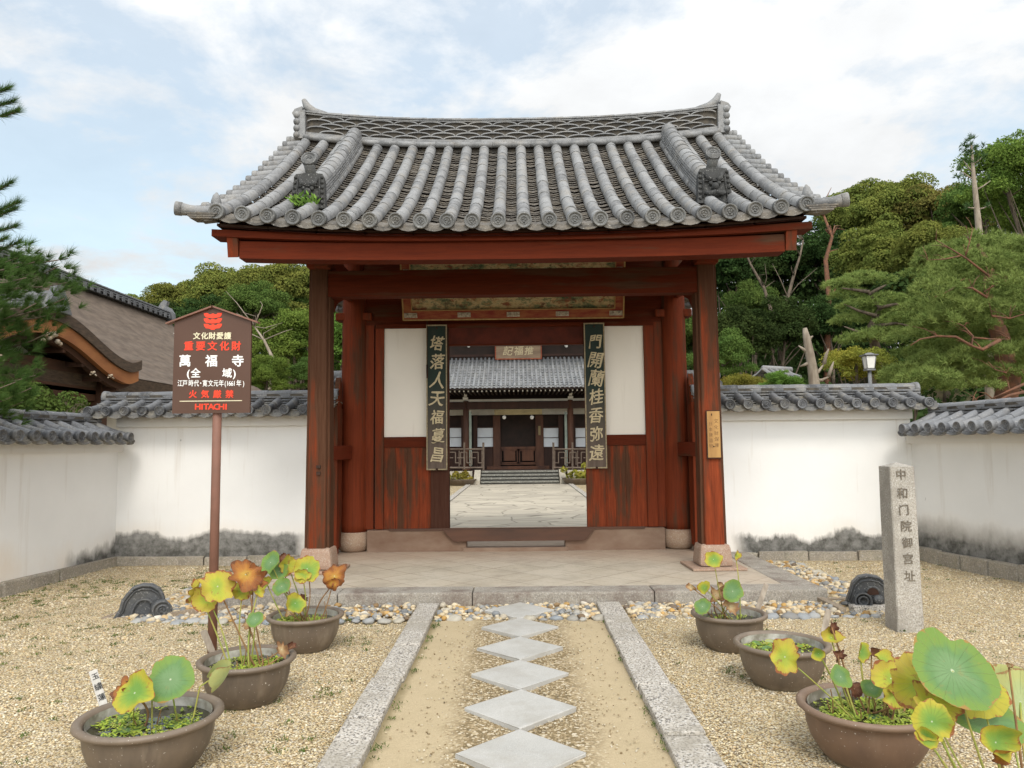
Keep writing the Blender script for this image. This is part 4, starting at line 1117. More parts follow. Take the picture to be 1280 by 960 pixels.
# ================================================================== boundary walls with tiled coping
def boundary_wall(name, label, A, B, inward, zt_band, z_eave, z_ridge, mat, footz, th=0.36, over=0.33, foot_seed=1, tile=M_WTILE, trim_a=0.0, trim_b=0.0, rs=0.235, backside=True, band=None):
    """A->B along the inner face at the ground. inward: unit vector to the courtyard side"""
    A = Vector((A[0], A[1], 0)); B = Vector((B[0], B[1], 0)); Lw = (B - A).length; U = (B - A).normalized(); I = Vector(inward).normalized()
    I = (I - U * I.dot(U)).normalized()
    w = thing(name, label, 'wall', ((A + B) / 2))
    def pr(mb, u0, u1, d0, d1, z0, z1, mi=0):
        # d measured from the inner face, towards the courtyard positive
        vs = [A + U * u + I * d + ZW * z for z in (z0, z1) for d in (d0, d1) for u in (u0, u1)]
        mb.add(vs, [(0, 2, 3, 1), (4, 5, 7, 6), (0, 1, 5, 4), (2, 6, 7, 3), (0, 4, 6, 2), (1, 3, 7, 5)], mi)
    b = MB(); pr(b, 0, Lw, -th, 0, -0.1, z_eave + 0.02); b.build('plaster_body', mat, w)
    b = MB(); pr(b, 0, Lw, -th - 0.07, 0.075, zt_band, z_eave - 0.045); b.build('cornice_band', M_BAND, w)
    # footing stones
    rr = random.Random(foot_seed); u = 0.0
    b = MB()
    while u < Lw:
        l = min(rr.uniform(0.55, 1.25) if foot_seed < 10 else rr.uniform(0.35, 0.6), Lw - u)
        if Lw - u - l < 0.2: l = Lw - u
        h = footz + rr.uniform(-.015, .015); d = 0.07 + rr.uniform(-.012, .02)
        bb = MB(); bb.box((0, 0, 0), (l - 0.012, d * 2, h + 0.1), bev=0.022)
        c = A + U * (u + l / 2) + ZW * (h - 0.1) / 2
        vs = []
        for v in bb.v:
            q = Vector(v); q += Vector((rr.uniform(-1, 1), rr.uniform(-1, 1), rr.uniform(-1, 1))) * 0.007
            vs.append(c + U * q.x + I * q.y + ZW * q.z)
        b.add(vs, bb.f)
        u += l
    b.build('footing', M_FOOT, w)
    # coping
    Oc = A - I * (th / 2)
    def prof(t):
        v = 0.05 + t * (over + th / 2 - 0.05); z = z_ridge - 0.17 + (z_eave - (z_ridge - 0.17)) * t - 0.015 * 4 * t * (1 - t); return v, z
    n = int((Lw - trim_a - trim_b) / rs); us = [trim_a + (Lw - trim_a - trim_b - n * rs) / 2 + rs * i for i in range(n + 1)]
    b = MB()
    ex = [(us[0] - 0.13, us[0]), (us[-1], us[-1] + 0.13)]
    tile_slope(b, Oc, U, I, us, prof, lambda u, t: 0.0, r=0.060, seg=0.26, flat=0.10, sag=0.03, lift=0.022, extra=ex, mi_disc=0)
    if backside:
        tile_slope(b, Oc, U, -I, us, prof, lambda u, t: 0.0, r=0.062, seg=0.26, flat=0.2, sag=0.03, lift=0.022, detail=False, extra=ex)
    cop = b.build('coping', [tile, tile if tile is M_WTILE2 else M_FLATW], w)
    # ridge: stacked flat tiles and cap
    b = MB(); ua, ub2 = trim_a - 0.05, Lw - trim_b + 0.05
    ns = int((ub2 - ua) / 0.3)
    for l in range(3):
        off = 0.15 * (l % 2)
        for k in range(ns + 1):
            a_ = max(ua, ua + k * (ub2 - ua) / ns - off); c_ = min(ub2, ua + (k + 1) * (ub2 - ua) / ns - off)
            if c_ - a_ < 0.02: continue
            wd = 0.125 - l * 0.008 + rr.uniform(-.004, .004)
            zz0 = z_ridge - 0.185 + l * 0.038
            pr(b, a_ + 0.002, c_ - 0.002, -th / 2 - wd, -th / 2 + wd, zz0, zz0 + 0.022)
    pr(b, ua, ub2, -th / 2 - 0.075, -th / 2 + 0.075, z_ridge - 0.22, z_ridge - 0.05, 1)
    for k in range(ns):
        a_ = ua + k * (ub2 - ua) / ns; c_ = ua + (k + 1) * (ub2 - ua) / ns
        half_round(b, Oc + U * a_ + ZW * (z_ridge - 0.075), Oc + U * (c_ + 0.008) + ZW * (z_ridge - 0.073), I, 0.074, 0.079, n=8)
    for uu, s in ((ua, -1), (ub2, 1)):
        end_disc(b, Oc + U * uu + ZW * (z_ridge - 0.075), U * s, 0.09)
    b.build('ridge', [tile, M_RECESS], cop)
    return w
M_BAND = m_plaster('cornice_plaster', -9, -9, dirt=0.9, base=(0.78, 0.75, 0.70), warm_foot=False)
M_FLATW = m_tile('wall_flat_tile', lo=(0.055, 0.055, 0.055), hi=(0.17, 0.165, 0.155), warm=(0.34, 0.29, 0.20), dark=0.4)
MP_BL = m_plaster('plaster_back_left', 0, 0.42, xhi=-2.9, edge=0.40, soft=0.07)
MP_BR = m_plaster('plaster_back_right', 0, 0.33, xlo=2.9, edge=0.65, dirt=1.3, soft=0.07)
MP_L = m_plaster('plaster_side_left', 0, 0.30, xlo=9.35, soft=0.14, axis=1, edge=0.7)
MP_R = m_plaster('plaster_side_right', 0, 0.43, soft=0.30, axis=1, edge=0.35)
CL = (-5.44, 10.22); CR = (5.30, 10.22)
boundary_wall('boundary_wall', 'white plastered wall with dark tiled coping left of the gate, brown notice in front', CL, (GX - 2.50, 10.22), (0, -1, 0), 1.865, 2.045, 2.36, MP_BL, 0.12, foot_seed=2, trim_a=-0.25)
boundary_wall('boundary_wall', 'white plastered wall with dark tiled coping right of the gate, granite pillar in front', (GX + 2.50, 10.22), CR, (0, -1, 0), 1.865, 2.045, 2.36, MP_BR, 0.12, foot_seed=4, trim_b=-0.15)
LB = (CL[0] - 0.12 * 9.2, CL[1] - 9.2); RB = (CR[0] + 0.18 * 9.2, CR[1] - 9.2)
boundary_wall('boundary_wall', 'lower white side wall on the left, running from the mossy corner towards the viewer', CL, LB, (1, 0.12, 0), 1.53, 1.70, 2.04, MP_L, 0.13, foot_seed=6, trim_a=0.30)
boundary_wall('boundary_wall', 'lower white side wall on the right, with newer grey coping tiles', CR, RB, (-1, 0.18, 0), 1.53, 1.70, 2.05, MP_R, 0.17, foot_seed=12, tile=M_WTILE2, trim_a=0.30)

# ================================================================== ground
def sheet(name, x0, x1, y0, y1, z, mat, nx=2, ny=2, zf=None):
    xs = np.linspace(x0, x1, nx); ys = np.linspace(y0, y1, ny)
    vs = [(x, y, z + (zf(x, y) if zf else 0)) for y in ys for x in xs]
    fs = [(j * nx + i, j * nx + i + 1, (j + 1) * nx + i + 1, (j + 1) * nx + i) for j in range(ny - 1) for i in range(nx - 1)]
    mb = MB(); mb.add(vs, fs, 0, True); o = mb.build(name, mat); return tag(o, kind='structure')
M_EARTH = m_simple('earth_and_litter', (0.16, 0.125, 0.07), (0.07, 0.075, 0.03), 1.2, 0.95, 0.4)
sheet('ground', -400, 400, -60, 900, -0.10, M_EARTH)
# courtyard gravel on both sides of the path (four sheets butted round the path and the platform)
zg = lambda x, y: 0.012 * math.sin(x * 1.7 + y) + 0.010 * math.sin(y * 2.3 - x * 0.8)
sheet('gravel_bed', -7.2, -0.985, -3, 10.35, 0.0, M_GRAVEL, 30, 50, lambda x, y: zg(x, y) if x < -1.1 else -0.01)
sheet('gravel_bed', 0.965, 7.6, -3, 10.35, 0.0, M_GRAVEL, 30, 50, lambda x, y: zg(x, y) if x > 1.1 else -0.01)
sheet('path', -0.795, 0.75, -3, 7.53, -0.006, M_SAND, 24, 60, lambda x, y: 0.012 * math.exp(-((abs(x) - 0.30) / 0.18) ** 2) + 0.004 * math.sin(y * 5 + x * 3))
sheet('inner_gravel', -14, 14, 13.6, 46, -0.02, M_GRAVEL)
sheet('court_path', -1.95, 2.0, 13.6, 31.3, 0.0, M_COURT)
sheet('court_path', -1.4, 1.4, 13.55, 13.6, 0.06, M_COURT)

# kerb slabs
kj = {-1: [1.0, 2.1, 3.2, 4.55, 5.35, 6.35, 7.50], 1: [0.8, 2.0, 3.1, 4.15, 5.15, 6.45, 7.50]}
def yat(px, py): return G(px, py, 0.04).y
lj = [0.6, 1.9, 3.2, yat(440, 896), yat(470, 845), yat(495, 805), yat(520, 777), 7.50]
rj = [0.6, 1.9, 3.2, yat(865, 917), yat(825, 855), yat(795, 802), yat(765, 776), 7.50]
words_side = {-1: 'left', 1: 'right'}
ordl = ['nearest', 'second', 'third', 'fourth', 'farthest']
for sx, js, inn, out in ((-1, lj, -0.785, -0.985), (1, rj, 0.74, 0.965)):
    for i in range(2, len(js) - 1):
        a, c = js[i] + 0.009, js[i + 1] - 0.009
        b = MB(); w = abs(out - inn)
        b.box(((inn + out) / 2 + random.uniform(-.006, .006), (a + c) / 2, -0.03 + random.uniform(-.006, .006)), (w, c - a, 0.14), bev=0.014, rot=(0, 0, random.uniform(-.006, .006)))
        nm = ordl[i - 2] if i < 6 else 'farthest'
        tag(b.build('kerb_stone', M_KERB, loc=((inn + out) / 2, (a + c) / 2, 0)), f'{nm} granite kerb slab along the {words_side[sx]} side of the path', 'kerb stone', 'granite kerb slabs edging the path')
# stepping stones
names = ['nearest diamond stepping stone, cut by the bottom of the picture', 'second nearest diamond stepping stone on the sandy path', 'third diamond stepping stone from the viewer', 'fourth diamond stepping stone from the viewer', 'fifth diamond stepping stone, second from the platform', 'farthest and smallest-looking diamond stepping stone, touching the pebble strip']
for k in range(6):
    y = 3.885 + 0.659 * k
    b = MB(); b.box((0, 0, 0), (0.462, 0.462, 0.11), bev=0.006)
    m = Matrix.Rotation(R(random.uniform(-.5, .5)), 3, 'X') @ Matrix.Rotation(R(random.uniform(-.5, .5)), 3, 'Y') @ Matrix.Rotation(R(45 + random.uniform(-1.2, 1.2)), 3, 'Z')
    b.v = [tuple(m @ Vector(v) + Vector((-0.005 + random.uniform(-.006, .006), y, 0.03 - 0.055))) for v in b.v]
    tag(b.build('stepping_stone', M_SLAB, loc=(0, y, 0)), names[k], 'stepping stone', 'diamond stepping stones on the path')

# ================================================================== loose stones
def ico(sub):
    bm = bmesh.new(); bmesh.ops.create_icosphere(bm, subdivisions=sub, radius=1.0)
    v = np.array([q.co[:] for q in bm.verts], dtype=np.float32); f = np.array([[q.index for q in p.verts] for p in bm.faces], dtype=np.int32); bm.free(); return v, f
def stones(name, pts, sizes, mat, sub=1, flat=0.6, sink=0.25, kind='stuff', seed=1):
    v, f = ico(sub); g = np.random.default_rng(seed); n = len(pts)
    pts = np.asarray(pts, dtype=np.float32); sizes = np.asarray(sizes, dtype=np.float32)
    sc = np.stack([sizes * g.uniform(0.75, 1.3, n), sizes * g.uniform(0.7, 1.0, n), sizes * g.uniform(flat * 0.7, flat * 1.2, n)], 1)
    jit = 1 + g.uniform(-0.16, 0.16, (n, len(v), 1))
    V = v[None] * sc[:, None, :] * jit
    a = g.uniform(0, 2 * np.pi, n); ca, sa = np.cos(a), np.sin(a)
    tl = g.uniform(-0.35, 0.35, n); ct, st = np.cos(tl), np.sin(tl)
    y_ = V[..., 1] * ct[:, None] - V[..., 2] * st[:, None]; z_ = V[..., 1] * st[:, None] + V[..., 2] * ct[:, None]
    x2 = V[..., 0] * ca[:, None] - y_ * sa[:, None]; y2 = V[..., 0] * sa[:, None] + y_ * ca[:, None]
    V = np.stack([x2, y2, z_], -1)
    pts2 = pts.copy(); pts2[:, 2] += sc[:, 2] * (1 - 2 * sink)
    V = (V + pts2[:, None, :]).reshape(-1, 3)
    F = (f[None] + (np.arange(n) * len(v))[:, None, None]).reshape(-1)
    o = np_obj(name, V, F, 3, mat, smooth=sub > 1)
    if kind: o['kind'] = kind
    return o
def gravel_pts(n, x0, x1, y0, y1, g, power=1.0):
    # denser near the viewer
    y = y0 + (y1 - y0) * g.uniform(0, 1, n) ** power
    x = g.uniform(x0, x1, n)
    k = np.abs(x) < (y * 0.74 + 0.4)
    return x[k], y[k]
g_ = np.random.default_rng(5)
px_, py_, ps_ = [], [], []
for (x0, x1) in ((-6.2, -1.02), (1.0, 6.4)):
    x, y = gravel_pts(42000, x0, x1, 2.6, 10.0, g_, 1.7)
    px_.append(x); py_.append(y)
x = np.concatenate(px_); y = np.concatenate(py_)
keep = ~((np.abs(x - GX) < 3.1) & (y > 7.4)) & (x > -5.45 - 0.12 * (10.2 - y) + .06) & (x < 5.3 + 0.18 * (10.2 - y) - .06)
x, y = x[keep], y[keep]
z = 0.012 * np.sin(x * 1.7 + y) + 0.010 * np.sin(y * 2.3 - x * 0.8) 
stones('gravel', np.stack([x, y, z], 1), g_.uniform(0.003, 0.0075, len(x)) * (1 + 0.05 * y), M_PEBBLE, sub=1, flat=0.7, seed=3)
n = 9000
x = np.clip(g_.normal(0, 0.27, n), -0.74, 0.7); y = 2.8 + 4.6 * g_.uniform(0, 1, n) ** 1.3
stones('path_grit', np.stack([x, y, np.full(n, 0.002)], 1), g_.uniform(0.003, 0.008, n), m_island('dark_path_grit', [(0, (0.16, 0.11, 0.05)), (0.4, (0.34, 0.26, 0.15)), (0.7, (0.50, 0.42, 0.28)), (0.9, (0.62, 0.56, 0.44)), (1, (0.12, 0.09, 0.05))]), sub=1, seed=9)
# cobbles filling the drip line in front of and beside the platform
cp = []
def cob(n, x0, x1, y0, y1): 
    for _ in range(n): cp.append((g_.uniform(x0, x1), g_.uniform(y0, y1), 0.0))
cob(1100, GX - 3.45, -1.02, 6.92, 7.50); cob(1100, 1.0, GX + 3.5, 6.92, 7.50)
cob(560, -0.76, 0.72, 6.90, 7.50)
cob(900, GX + 3.1, GX + 3.6, 7.0, 10.0); cob(900, GX - 3.6, GX - 3.1, 7.0, 10.0)
cp = [q for q in cp if not (abs(q[0]) + abs(q[1] - 7.18) < 0.37)]
cs_ = g_.uniform(0.012, 0.032, len(cp)) * g_.choice([0.8, 1.0, 1.3], len(cp))
stones('cobble_strip', cp, cs_, M_COBBLE, sub=2, flat=0.65, sink=0.12, seed=4)
# edging of half-sunk larger stones
ed = []
for u in np.arange(GX - 3.4, GX + 3.5, 0.13):
    if -1.0 < u < -0.75 or 0.72 < u < 1.0: continue
    ed.append((u + g_.uniform(-.03, .03), 6.90 + g_.uniform(-.03, .03), -0.01))
for v in np.arange(7.1, 10.0, 0.15):
    for s in (-1, 1): ed.append((GX + s * (3.62 + g_.uniform(-.02, .02)), v, -0.01))
stones('edging_stones', ed, g_.uniform(0.05, 0.075, len(ed)), m_island('bluish_edge_stone', [(0, (0.24, 0.26, 0.28)), (0.5, (0.34, 0.34, 0.33)), (0.8, (0.42, 0.38, 0.30)), (1, (0.20, 0.20, 0.20))]), sub=2, flat=0.45, sink=0.3, seed=8)
# weeds and moss tufts in the gravel
wd = []
def blades(cx, cy, n, sp, h, w=0.004):
    for _ in range(n):
        bx, by = cx + g_.normal(0, sp), cy + g_.normal(0, sp)
        a = g_.uniform(0, 6.28); l = h * g_.uniform(0.5, 1.1); d = Vector((math.cos(a) * 0.8, math.sin(a) * 0.8, 0.8)) * l
        s = Vector((-math.sin(a), math.cos(a), 0)) * w
        p = Vector((bx, by, 0.005)); wd.append((p - s, p + s, p + d))
for _ in range(760):
    u = g_.uniform(0, 1)
    if u < 0.62: cx, cy = g_.uniform(-5.5, -2.9), g_.uniform(6.6, 10.1)
    elif u < 0.82: cx, cy = g_.uniform(-4.6, -1.1), g_.uniform(3.5, 7.0)
    else: cx, cy = g_.uniform(1.1, 5.4), g_.uniform(3.3, 9.9)
    blades(cx, cy, 16, 0.022, 0.022)
for k in range(60):
    s = random.choice((-1, 1)); blades(s * 0.74 + 0.0, g_.uniform(3.0, 7.0), 10, 0.02, 0.02)
V = np.array([q[:] for t in wd for q in t]); 
tag(np_obj('weeds', V, np.arange(len(V)), 3, F_MID), kind='stuff')
# moss strip at the left corner
# ================================================================== pots, water, lotus
M_GLAZE = NT('brown_stoneware_glaze')
def _glaze(name, a, b, c, rim):
    t = NT(name); s = t.sep()
    n = t.noise(5, 5, 0.6, stretch=(1, 1, 0.5))
    col = t.mix(t.step(n, 0.35, 0.65), a, b)
    col = t.mix(t.math('MULTIPLY', t.step(t.noise(9, 4, 0.6, stretch=(1, 1, 0.15), loc=(3, 3, 1)), 0.55, 0.72), 0.6), col, c)
    col = t.mix(t.math('MULTIPLY', t.step(t.math('ADD', s[2], t.math('MULTIPLY', n, 0.05)), 0.262, 0.275), 0.5), col, rim)
    col = t.mix(t.step(t.noise(90, 2, 0.5), 0.70, 0.74), col, (0.5, 0.46, 0.40))
    col = t.mix(t.math('MULTIPLY', t.math('SUBTRACT', 1.0, t.step(t.math('ADD', s[2], t.math('MULTIPLY', n, 0.05)), 0.03, 0.07)), 0.5), col, (0.30, 0.25, 0.18))
    t.col(col); t.rough(t.math('MULTIPLY_ADD', n, 0.3, 0.36)); t.b.inputs['Specular IOR Level'].default_value = 0.45
    t.bump(t.noise(25, 4, 0.6, stretch=(0.5, 0.5, 3)), 0.12, 0.006); return t.m
M_POT_A = _glaze('dark_brown_glaze', (0.155, 0.115, 0.080), (0.100, 0.076, 0.055), (0.23, 0.185, 0.135), (0.19, 0.145, 0.105))
M_POT_B = _glaze('reddish_brown_glaze', (0.19, 0.115, 0.072), (0.13, 0.080, 0.054), (0.25, 0.175, 0.12), (0.22, 0.15, 0.10))
M_LIME = m_simple('lime_crusted_inside', (0.50, 0.48, 0.43), (0.20, 0.18, 0.14), 10, 0.8, 0.3)
def m_water():
    t = NT('dark_pond_water')
    t.col(t.mix(t.step(t.noise(9, 4, 0.6), 0.4, 0.7), (0.030, 0.028, 0.016), (0.055, 0.050, 0.026)))
    t.rough(0.06); t.b.inputs['Specular IOR Level'].default_value = 0.5
    t.bump(t.noise(14, 2, 0.5), 0.03, 0.01); return t.m
M_WATER = m_water()
M_DUCK = m_island('floating_weed_leaf', [(0, (0.20, 0.30, 0.03)), (0.5, (0.32, 0.42, 0.04)), (0.85, (0.40, 0.45, 0.06)), (1, (0.20, 0.15, 0.05))], rough=0.6)
def m_lotus(name, cen, mid, edge, rimc, browning=0.5):
    t = NT(name)
    uv = t.n.new('ShaderNodeUVMap'); s = t.sep(uv.outputs[0])
    u = t.math('SUBTRACT', s[0], 0.5); v = t.math('SUBTRACT', s[1], 0.5)
    r = t.math('MULTIPLY', t.math('SQRT', t.math('ADD', t.math('MULTIPLY', u, u), t.math('MULTIPLY', v, v))), 2.0)
    ang = t.math('ARCTAN2', v, u)
    n = t.noise(9, 4, 0.6); n2 = t.noise(22, 4, 0.65, loc=(3, 4, 5))
    rr_ = t.math('ADD', r, t.math('MULTIPLY', t.math('SUBTRACT', n, 0.5), 1.5))
    c = t.ramp(rr_, [(0.15, cen), (0.55, mid), (0.85, edge)])
    br = t.math('ADD', r, t.math('MULTIPLY', t.math('SUBTRACT', n2, 0.5), 0.5 + 0.3 * browning))
    c = t.mix(t.step(br, 1.02 - 0.10 * browning, 1.08 - 0.10 * browning), c, rimc)
    c = t.mix(t.math('MULTIPLY', t.step(n2, 0.60, 0.68), 0.65 * browning), c, rimc)
    vein = t.step(t.math('ABSOLUTE', t.math('SINE', t.math('MULTIPLY', ang, 10.5))), 0.0, 0.13)
    vein = t.math('MULTIPLY', t.math('SUBTRACT', 1.0, vein), 0.22)
    c = t.mix(vein, c, t.mix(0.55, c, 0.75) if False else (0.55, 0.62, 0.32))
    c = t.mix(t.math('SUBTRACT', 1.0, t.step(r, 0.02, 0.055)), c, (0.55, 0.60, 0.42))
    t.n.remove(t.b)
    pb = t.n.new('ShaderNodeBsdfPrincipled'); pb.inputs['Roughness'].default_value = 0.6; pb.inputs['Specular IOR Level'].default_value = 0.22
    t.l.new(c, pb.inputs['Base Color'])
    bp = t.n.new('ShaderNodeBump'); bp.inputs['Strength'].default_value = 0.8; bp.inputs['Distance'].default_value = 0.008
    t.l.new(t.math('ADD', vein, t.math('MULTIPLY', n2, 0.3)), bp.inputs['Height']); t.l.new(bp.outputs[0], pb.inputs['Normal'])
    tr = t.n.new('ShaderNodeBsdfTranslucent'); t.l.new(c, tr.inputs[0])
    mx = t.n.new('ShaderNodeMixShader'); mx.inputs[0].default_value = 0.25
    t.l.new(pb.outputs[0], mx.inputs[1]); t.l.new(tr.outputs[0], mx.inputs[2]); t.l.new(mx.outputs[0], t.out.inputs['Surface'])
    return t.m
LM = dict(
    green=m_lotus('green_lotus_leaf', (0.17, 0.28, 0.125), (0.125, 0.235, 0.085), (0.17, 0.27, 0.06), (0.33, 0.20, 0.06), 0.35),
    mix=m_lotus('green_leaf_turning_yellow', (0.16, 0.30, 0.06), (0.25, 0.34, 0.05), (0.42, 0.37, 0.045), (0.30, 0.11, 0.04), 0.75),
    yellow=m_lotus('yellow_lotus_leaf', (0.28, 0.36, 0.05), (0.42, 0.40, 0.045), (0.44, 0.35, 0.055), (0.28, 0.10, 0.04), 0.95),
    orange=m_lotus('orange_withered_leaf', (0.46, 0.29, 0.05), (0.40, 0.17, 0.035), (0.27, 0.10, 0.035), (0.15, 0.06, 0.03), 1.0),
    dry=m_lotus('dried_lotus_leaf', (0.52, 0.40, 0.22), (0.42, 0.27, 0.13), (0.30, 0.16, 0.08), (0.17, 0.08, 0.045), 0.8),
    brown=m_lotus('dark_brown_dead_leaf', (0.17, 0.07, 0.04), (0.20, 0.09, 0.05), (0.12, 0.045, 0.03), (0.10, 0.04, 0.03), 0.5),
    pale=m_lotus('pale_underside_leaf', (0.42, 0.48, 0.24), (0.40, 0.45, 0.20), (0.44, 0.45, 0.18), (0.32, 0.20, 0.09), 0.4))
M_STEMG = m_simple('green_leaf_stalk', (0.24, 0.30, 0.06), (0.33, 0.28, 0.07), 12, 0.6, 0.1)
M_STEMB = m_simple('brown_leaf_stalk', (0.28, 0.16, 0.06), (0.17, 0.09, 0.045), 14, 0.7, 0.2)
M_STAKE = m_simple('weathered_white_stake', (0.58, 0.56, 0.52), (0.40, 0.37, 0.33), 14, 0.8, 0.4, stretch=(1, 1, 0.2))
M_STAKE2 = m_simple('dirty_old_stake', (0.42, 0.36, 0.29), (0.20, 0.16, 0.12), 18, 0.85, 0.5, stretch=(1, 1, 0.25))
M_INK = m_simple('black_ink', (0.02, 0.02, 0.02), (0.03, 0.03, 0.03), 10, 0.7, 0)

def lotus_leaf(center, radius, normal, mat, parent, fold=0.0, wave=0.10, cup=0.18, seed=0, aspect=1.0, rag=0.0):
    """a round leaf with wavy rim, dished centre; fold>0 bends it along one diameter"""
    rr = random.Random(seed)
    c = Vector(center); nrm = Vector(normal).normalized()
    a = nrm.orthogonal().normalized(); th = rr.uniform(0, 6.28)
    a = Matrix.Rotation(th, 3, nrm) @ a; b = nrm.cross(a)
    NR, NA = 9, 56
    ph = [rr.uniform(0, 6.28) for _ in range(4)]
    vs, fs, uv = [], [], []
    def ring(w):
        a0 = [rr.gauss(0, 1) for _ in range(NA)]
        for _ in range(w): a0 = [(a0[k - 1] + a0[k] * 2 + a0[(k + 1) % NA]) / 4 for k in range(NA)]
        m_ = max(abs(v) for v in a0); return [v / m_ for v in a0]
    rn, rn2 = ring(2), ring(7)
    for i in range(NR + 1):
        q = i / NR
        for k in range(NA):
            t = 2 * math.pi * k / NA
            notch = 1 - 0.10 * math.exp(-((math.sin(t / 2 - ph[3] / 2)) / 0.08) ** 2)
            rad = radius * q * (1 + 0.07 * math.sin(2 * t + ph[0]) + 0.04 * math.sin(3 * t + ph[3]) + 0.035 * math.sin(5 * t + ph[1]) + 0.02 * math.sin(9 * t + ph[2])) * (notch if q > .6 else 1)
            h = radius * (cup * q * q - 0.02 + wave * q ** 2.5 * (math.sin(3 * t + ph[1]) * 0.6 + math.sin(5 * t + ph[2]) * 0.4))
            if rag:
                rad *= 1 + rag * 2.2 * q ** 3 * rn[k]
                h += -radius * rag * 4.5 * q ** 3 * max(0.0, math.cos(t - ph[2]) - 0.35) + radius * rag * 2.4 * q ** 2 * rn2[k]
            x, y = math.cos(t) * rad, math.sin(t) * rad * aspect
            if fold:
                ang = fold * (abs(y) / radius)
                h = h * math.cos(ang) + abs(y) * math.sin(min(ang, 1.5)); y = y * math.cos(min(ang, 1.5))
            vs.append(c + a * x + b * y + nrm * h)
            uv.append((0.5 + 0.5 * q * math.cos(t), 0.5 + 0.5 * q * math.sin(t)))
    for i in range(NR):
        for k in range(NA):
            k2 = (k + 1) % NA
            fs.append((i * NA + k, (i + 1) * NA + k, (i + 1) * NA + k2, i * NA + k2) if i > 0 else (k, NA + k, NA + k2, k2))
    mb = MB(); mb.add(vs, fs, 0, True)
    o = mb.build('leaf', mat, parent)
    lay = o.data.uv_layers.new(name='UVMap')
    for l in o.data.loops: lay.data[l.index].uv = uv[l.vertex_index]
    return o
def stalk(a, b, parent, mat=None, r=0.0045, bend=0.03, seed=0):
    rr = random.Random(seed); a, b = Vector(a), Vector(b)
    k = Vector((rr.uniform(-1, 1), rr.uniform(-1, 1), 0)) * bend
    pts = [a + (b - a) * t + k * math.sin(math.pi * t) for t in [i / 8 for i in range(9)]]
    mb = MB(); mb.tube(pts, [r * (1.25 - 0.35 * i / 8) for i in range(9)], n=6)
    return mb.build('stalk', mat or M_STEMG, parent)

POT_H = 0.27
def pot(px, py, rad, label, mat, seed):
    c = G(px, py, 0.265); c.z = 0
    o = thing('planting_pot', label, 'pot', c, 'glazed lotus pots beside the path')
    k = rad / 0.30
    prof = [(0.155, 0.0), (0.185, 0.012), (0.215, 0.05), (0.245, 0.105), (0.262, 0.165), (0.266, 0.215), (0.268, 0.232), (0.290, 0.240), (0.303, 0.252), (0.302, 0.266), (0.288, 0.274), (0.268, 0.268), (0.258, 0.25), (0.253, 0.21)]
    b = MB(); b.lathe(c, [(0.0, 0.001)] + [(r * k, h) for r, h in prof], n=56, close=False); b.build('vessel', mat, o)
    b = MB(); b.lathe(c, [(0.2535 * k, 0.2585), (0.2530 * k, 0.20), (0.24 * k, 0.10)], n=48, close=False); b.build('inside_wall', M_LIME, o)
    b = MB(); b.lathe(c, [(0.2525 * k, 0.212), (0.12 * k, 0.212), (0.0, 0.212)], n=48, close=False); b.build('water', M_WATER, o)
    return o, c, k
def duckweed(c, k, n, seed, label_px, cover=None):
    g = np.random.default_rng(seed); vs = []; 
    cen = [(g.uniform(-0.2, 0.2), g.uniform(-0.2, 0.2), g.uniform(0.04, 0.11)) for _ in range(9)]
    cnt = 0
    while cnt < n:
        x, y = g.uniform(-0.25, 0.25), g.uniform(-0.25, 0.25)
        if x * x + y * y > 0.245 ** 2: continue
        if not any((x - a) ** 2 + (y - b) ** 2 < s * s for a, b, s in cen): 
            if g.uniform() > 0.12: continue
        cnt += 1
        for q in range(3):
            a = g.uniform(0, 6.28); l = g.uniform(0.008, 0.016)
            p = np.array([c.x + x * k, c.y + y * k, 0.214 + g.uniform(0, 0.006)])
            d = np.array([math.cos(a), math.sin(a), g.uniform(0, 0.5)]) * l; s = np.array([-math.sin(a), math.cos(a), 0]) * l * 0.45
            vs += [p, p + d * .6 + s, p + d * 1.3, p + d * .6 - s]
    V = np.array(vs); o = np_obj('duckweed', V, np.arange(len(V)), 4, M_DUCK); o['kind'] = 'stuff'; return o
def stake(base, top, label, chars='', seed=0):
    base, top = Vector(base), Vector(top); d = (top - base).normalized(); L = (top - base).length
    fw = (CAM - top); fw.z *= 0.3; fw = (fw - d * fw.dot(d)).normalized(); s = d.cross(fw)
    if s.x < 0: s = -s
    o = thing('name_stake', label, 'plant label', base, 'wooden name stakes standing in the pots')
    b = MB(); b.box((base + top) / 2, (0.040, 0.012, L), rot=Matrix((s, -fw, d)).transposed(), bev=0.003); b.build('slat', M_STAKE if chars else M_STAKE2, o)
    if chars:
        n = len(chars)
        text_part('lettering', None, M_INK, o, base + fw * 0.0068, s, d, 0.04, extrude=0.0004, jitter=0.08, bold=0.02,
                  per_char=[(ch, 0.003, L - 0.035 - i * 0.055, 0.036) for i, ch in enumerate(chars)])
    return o
SD = [100]
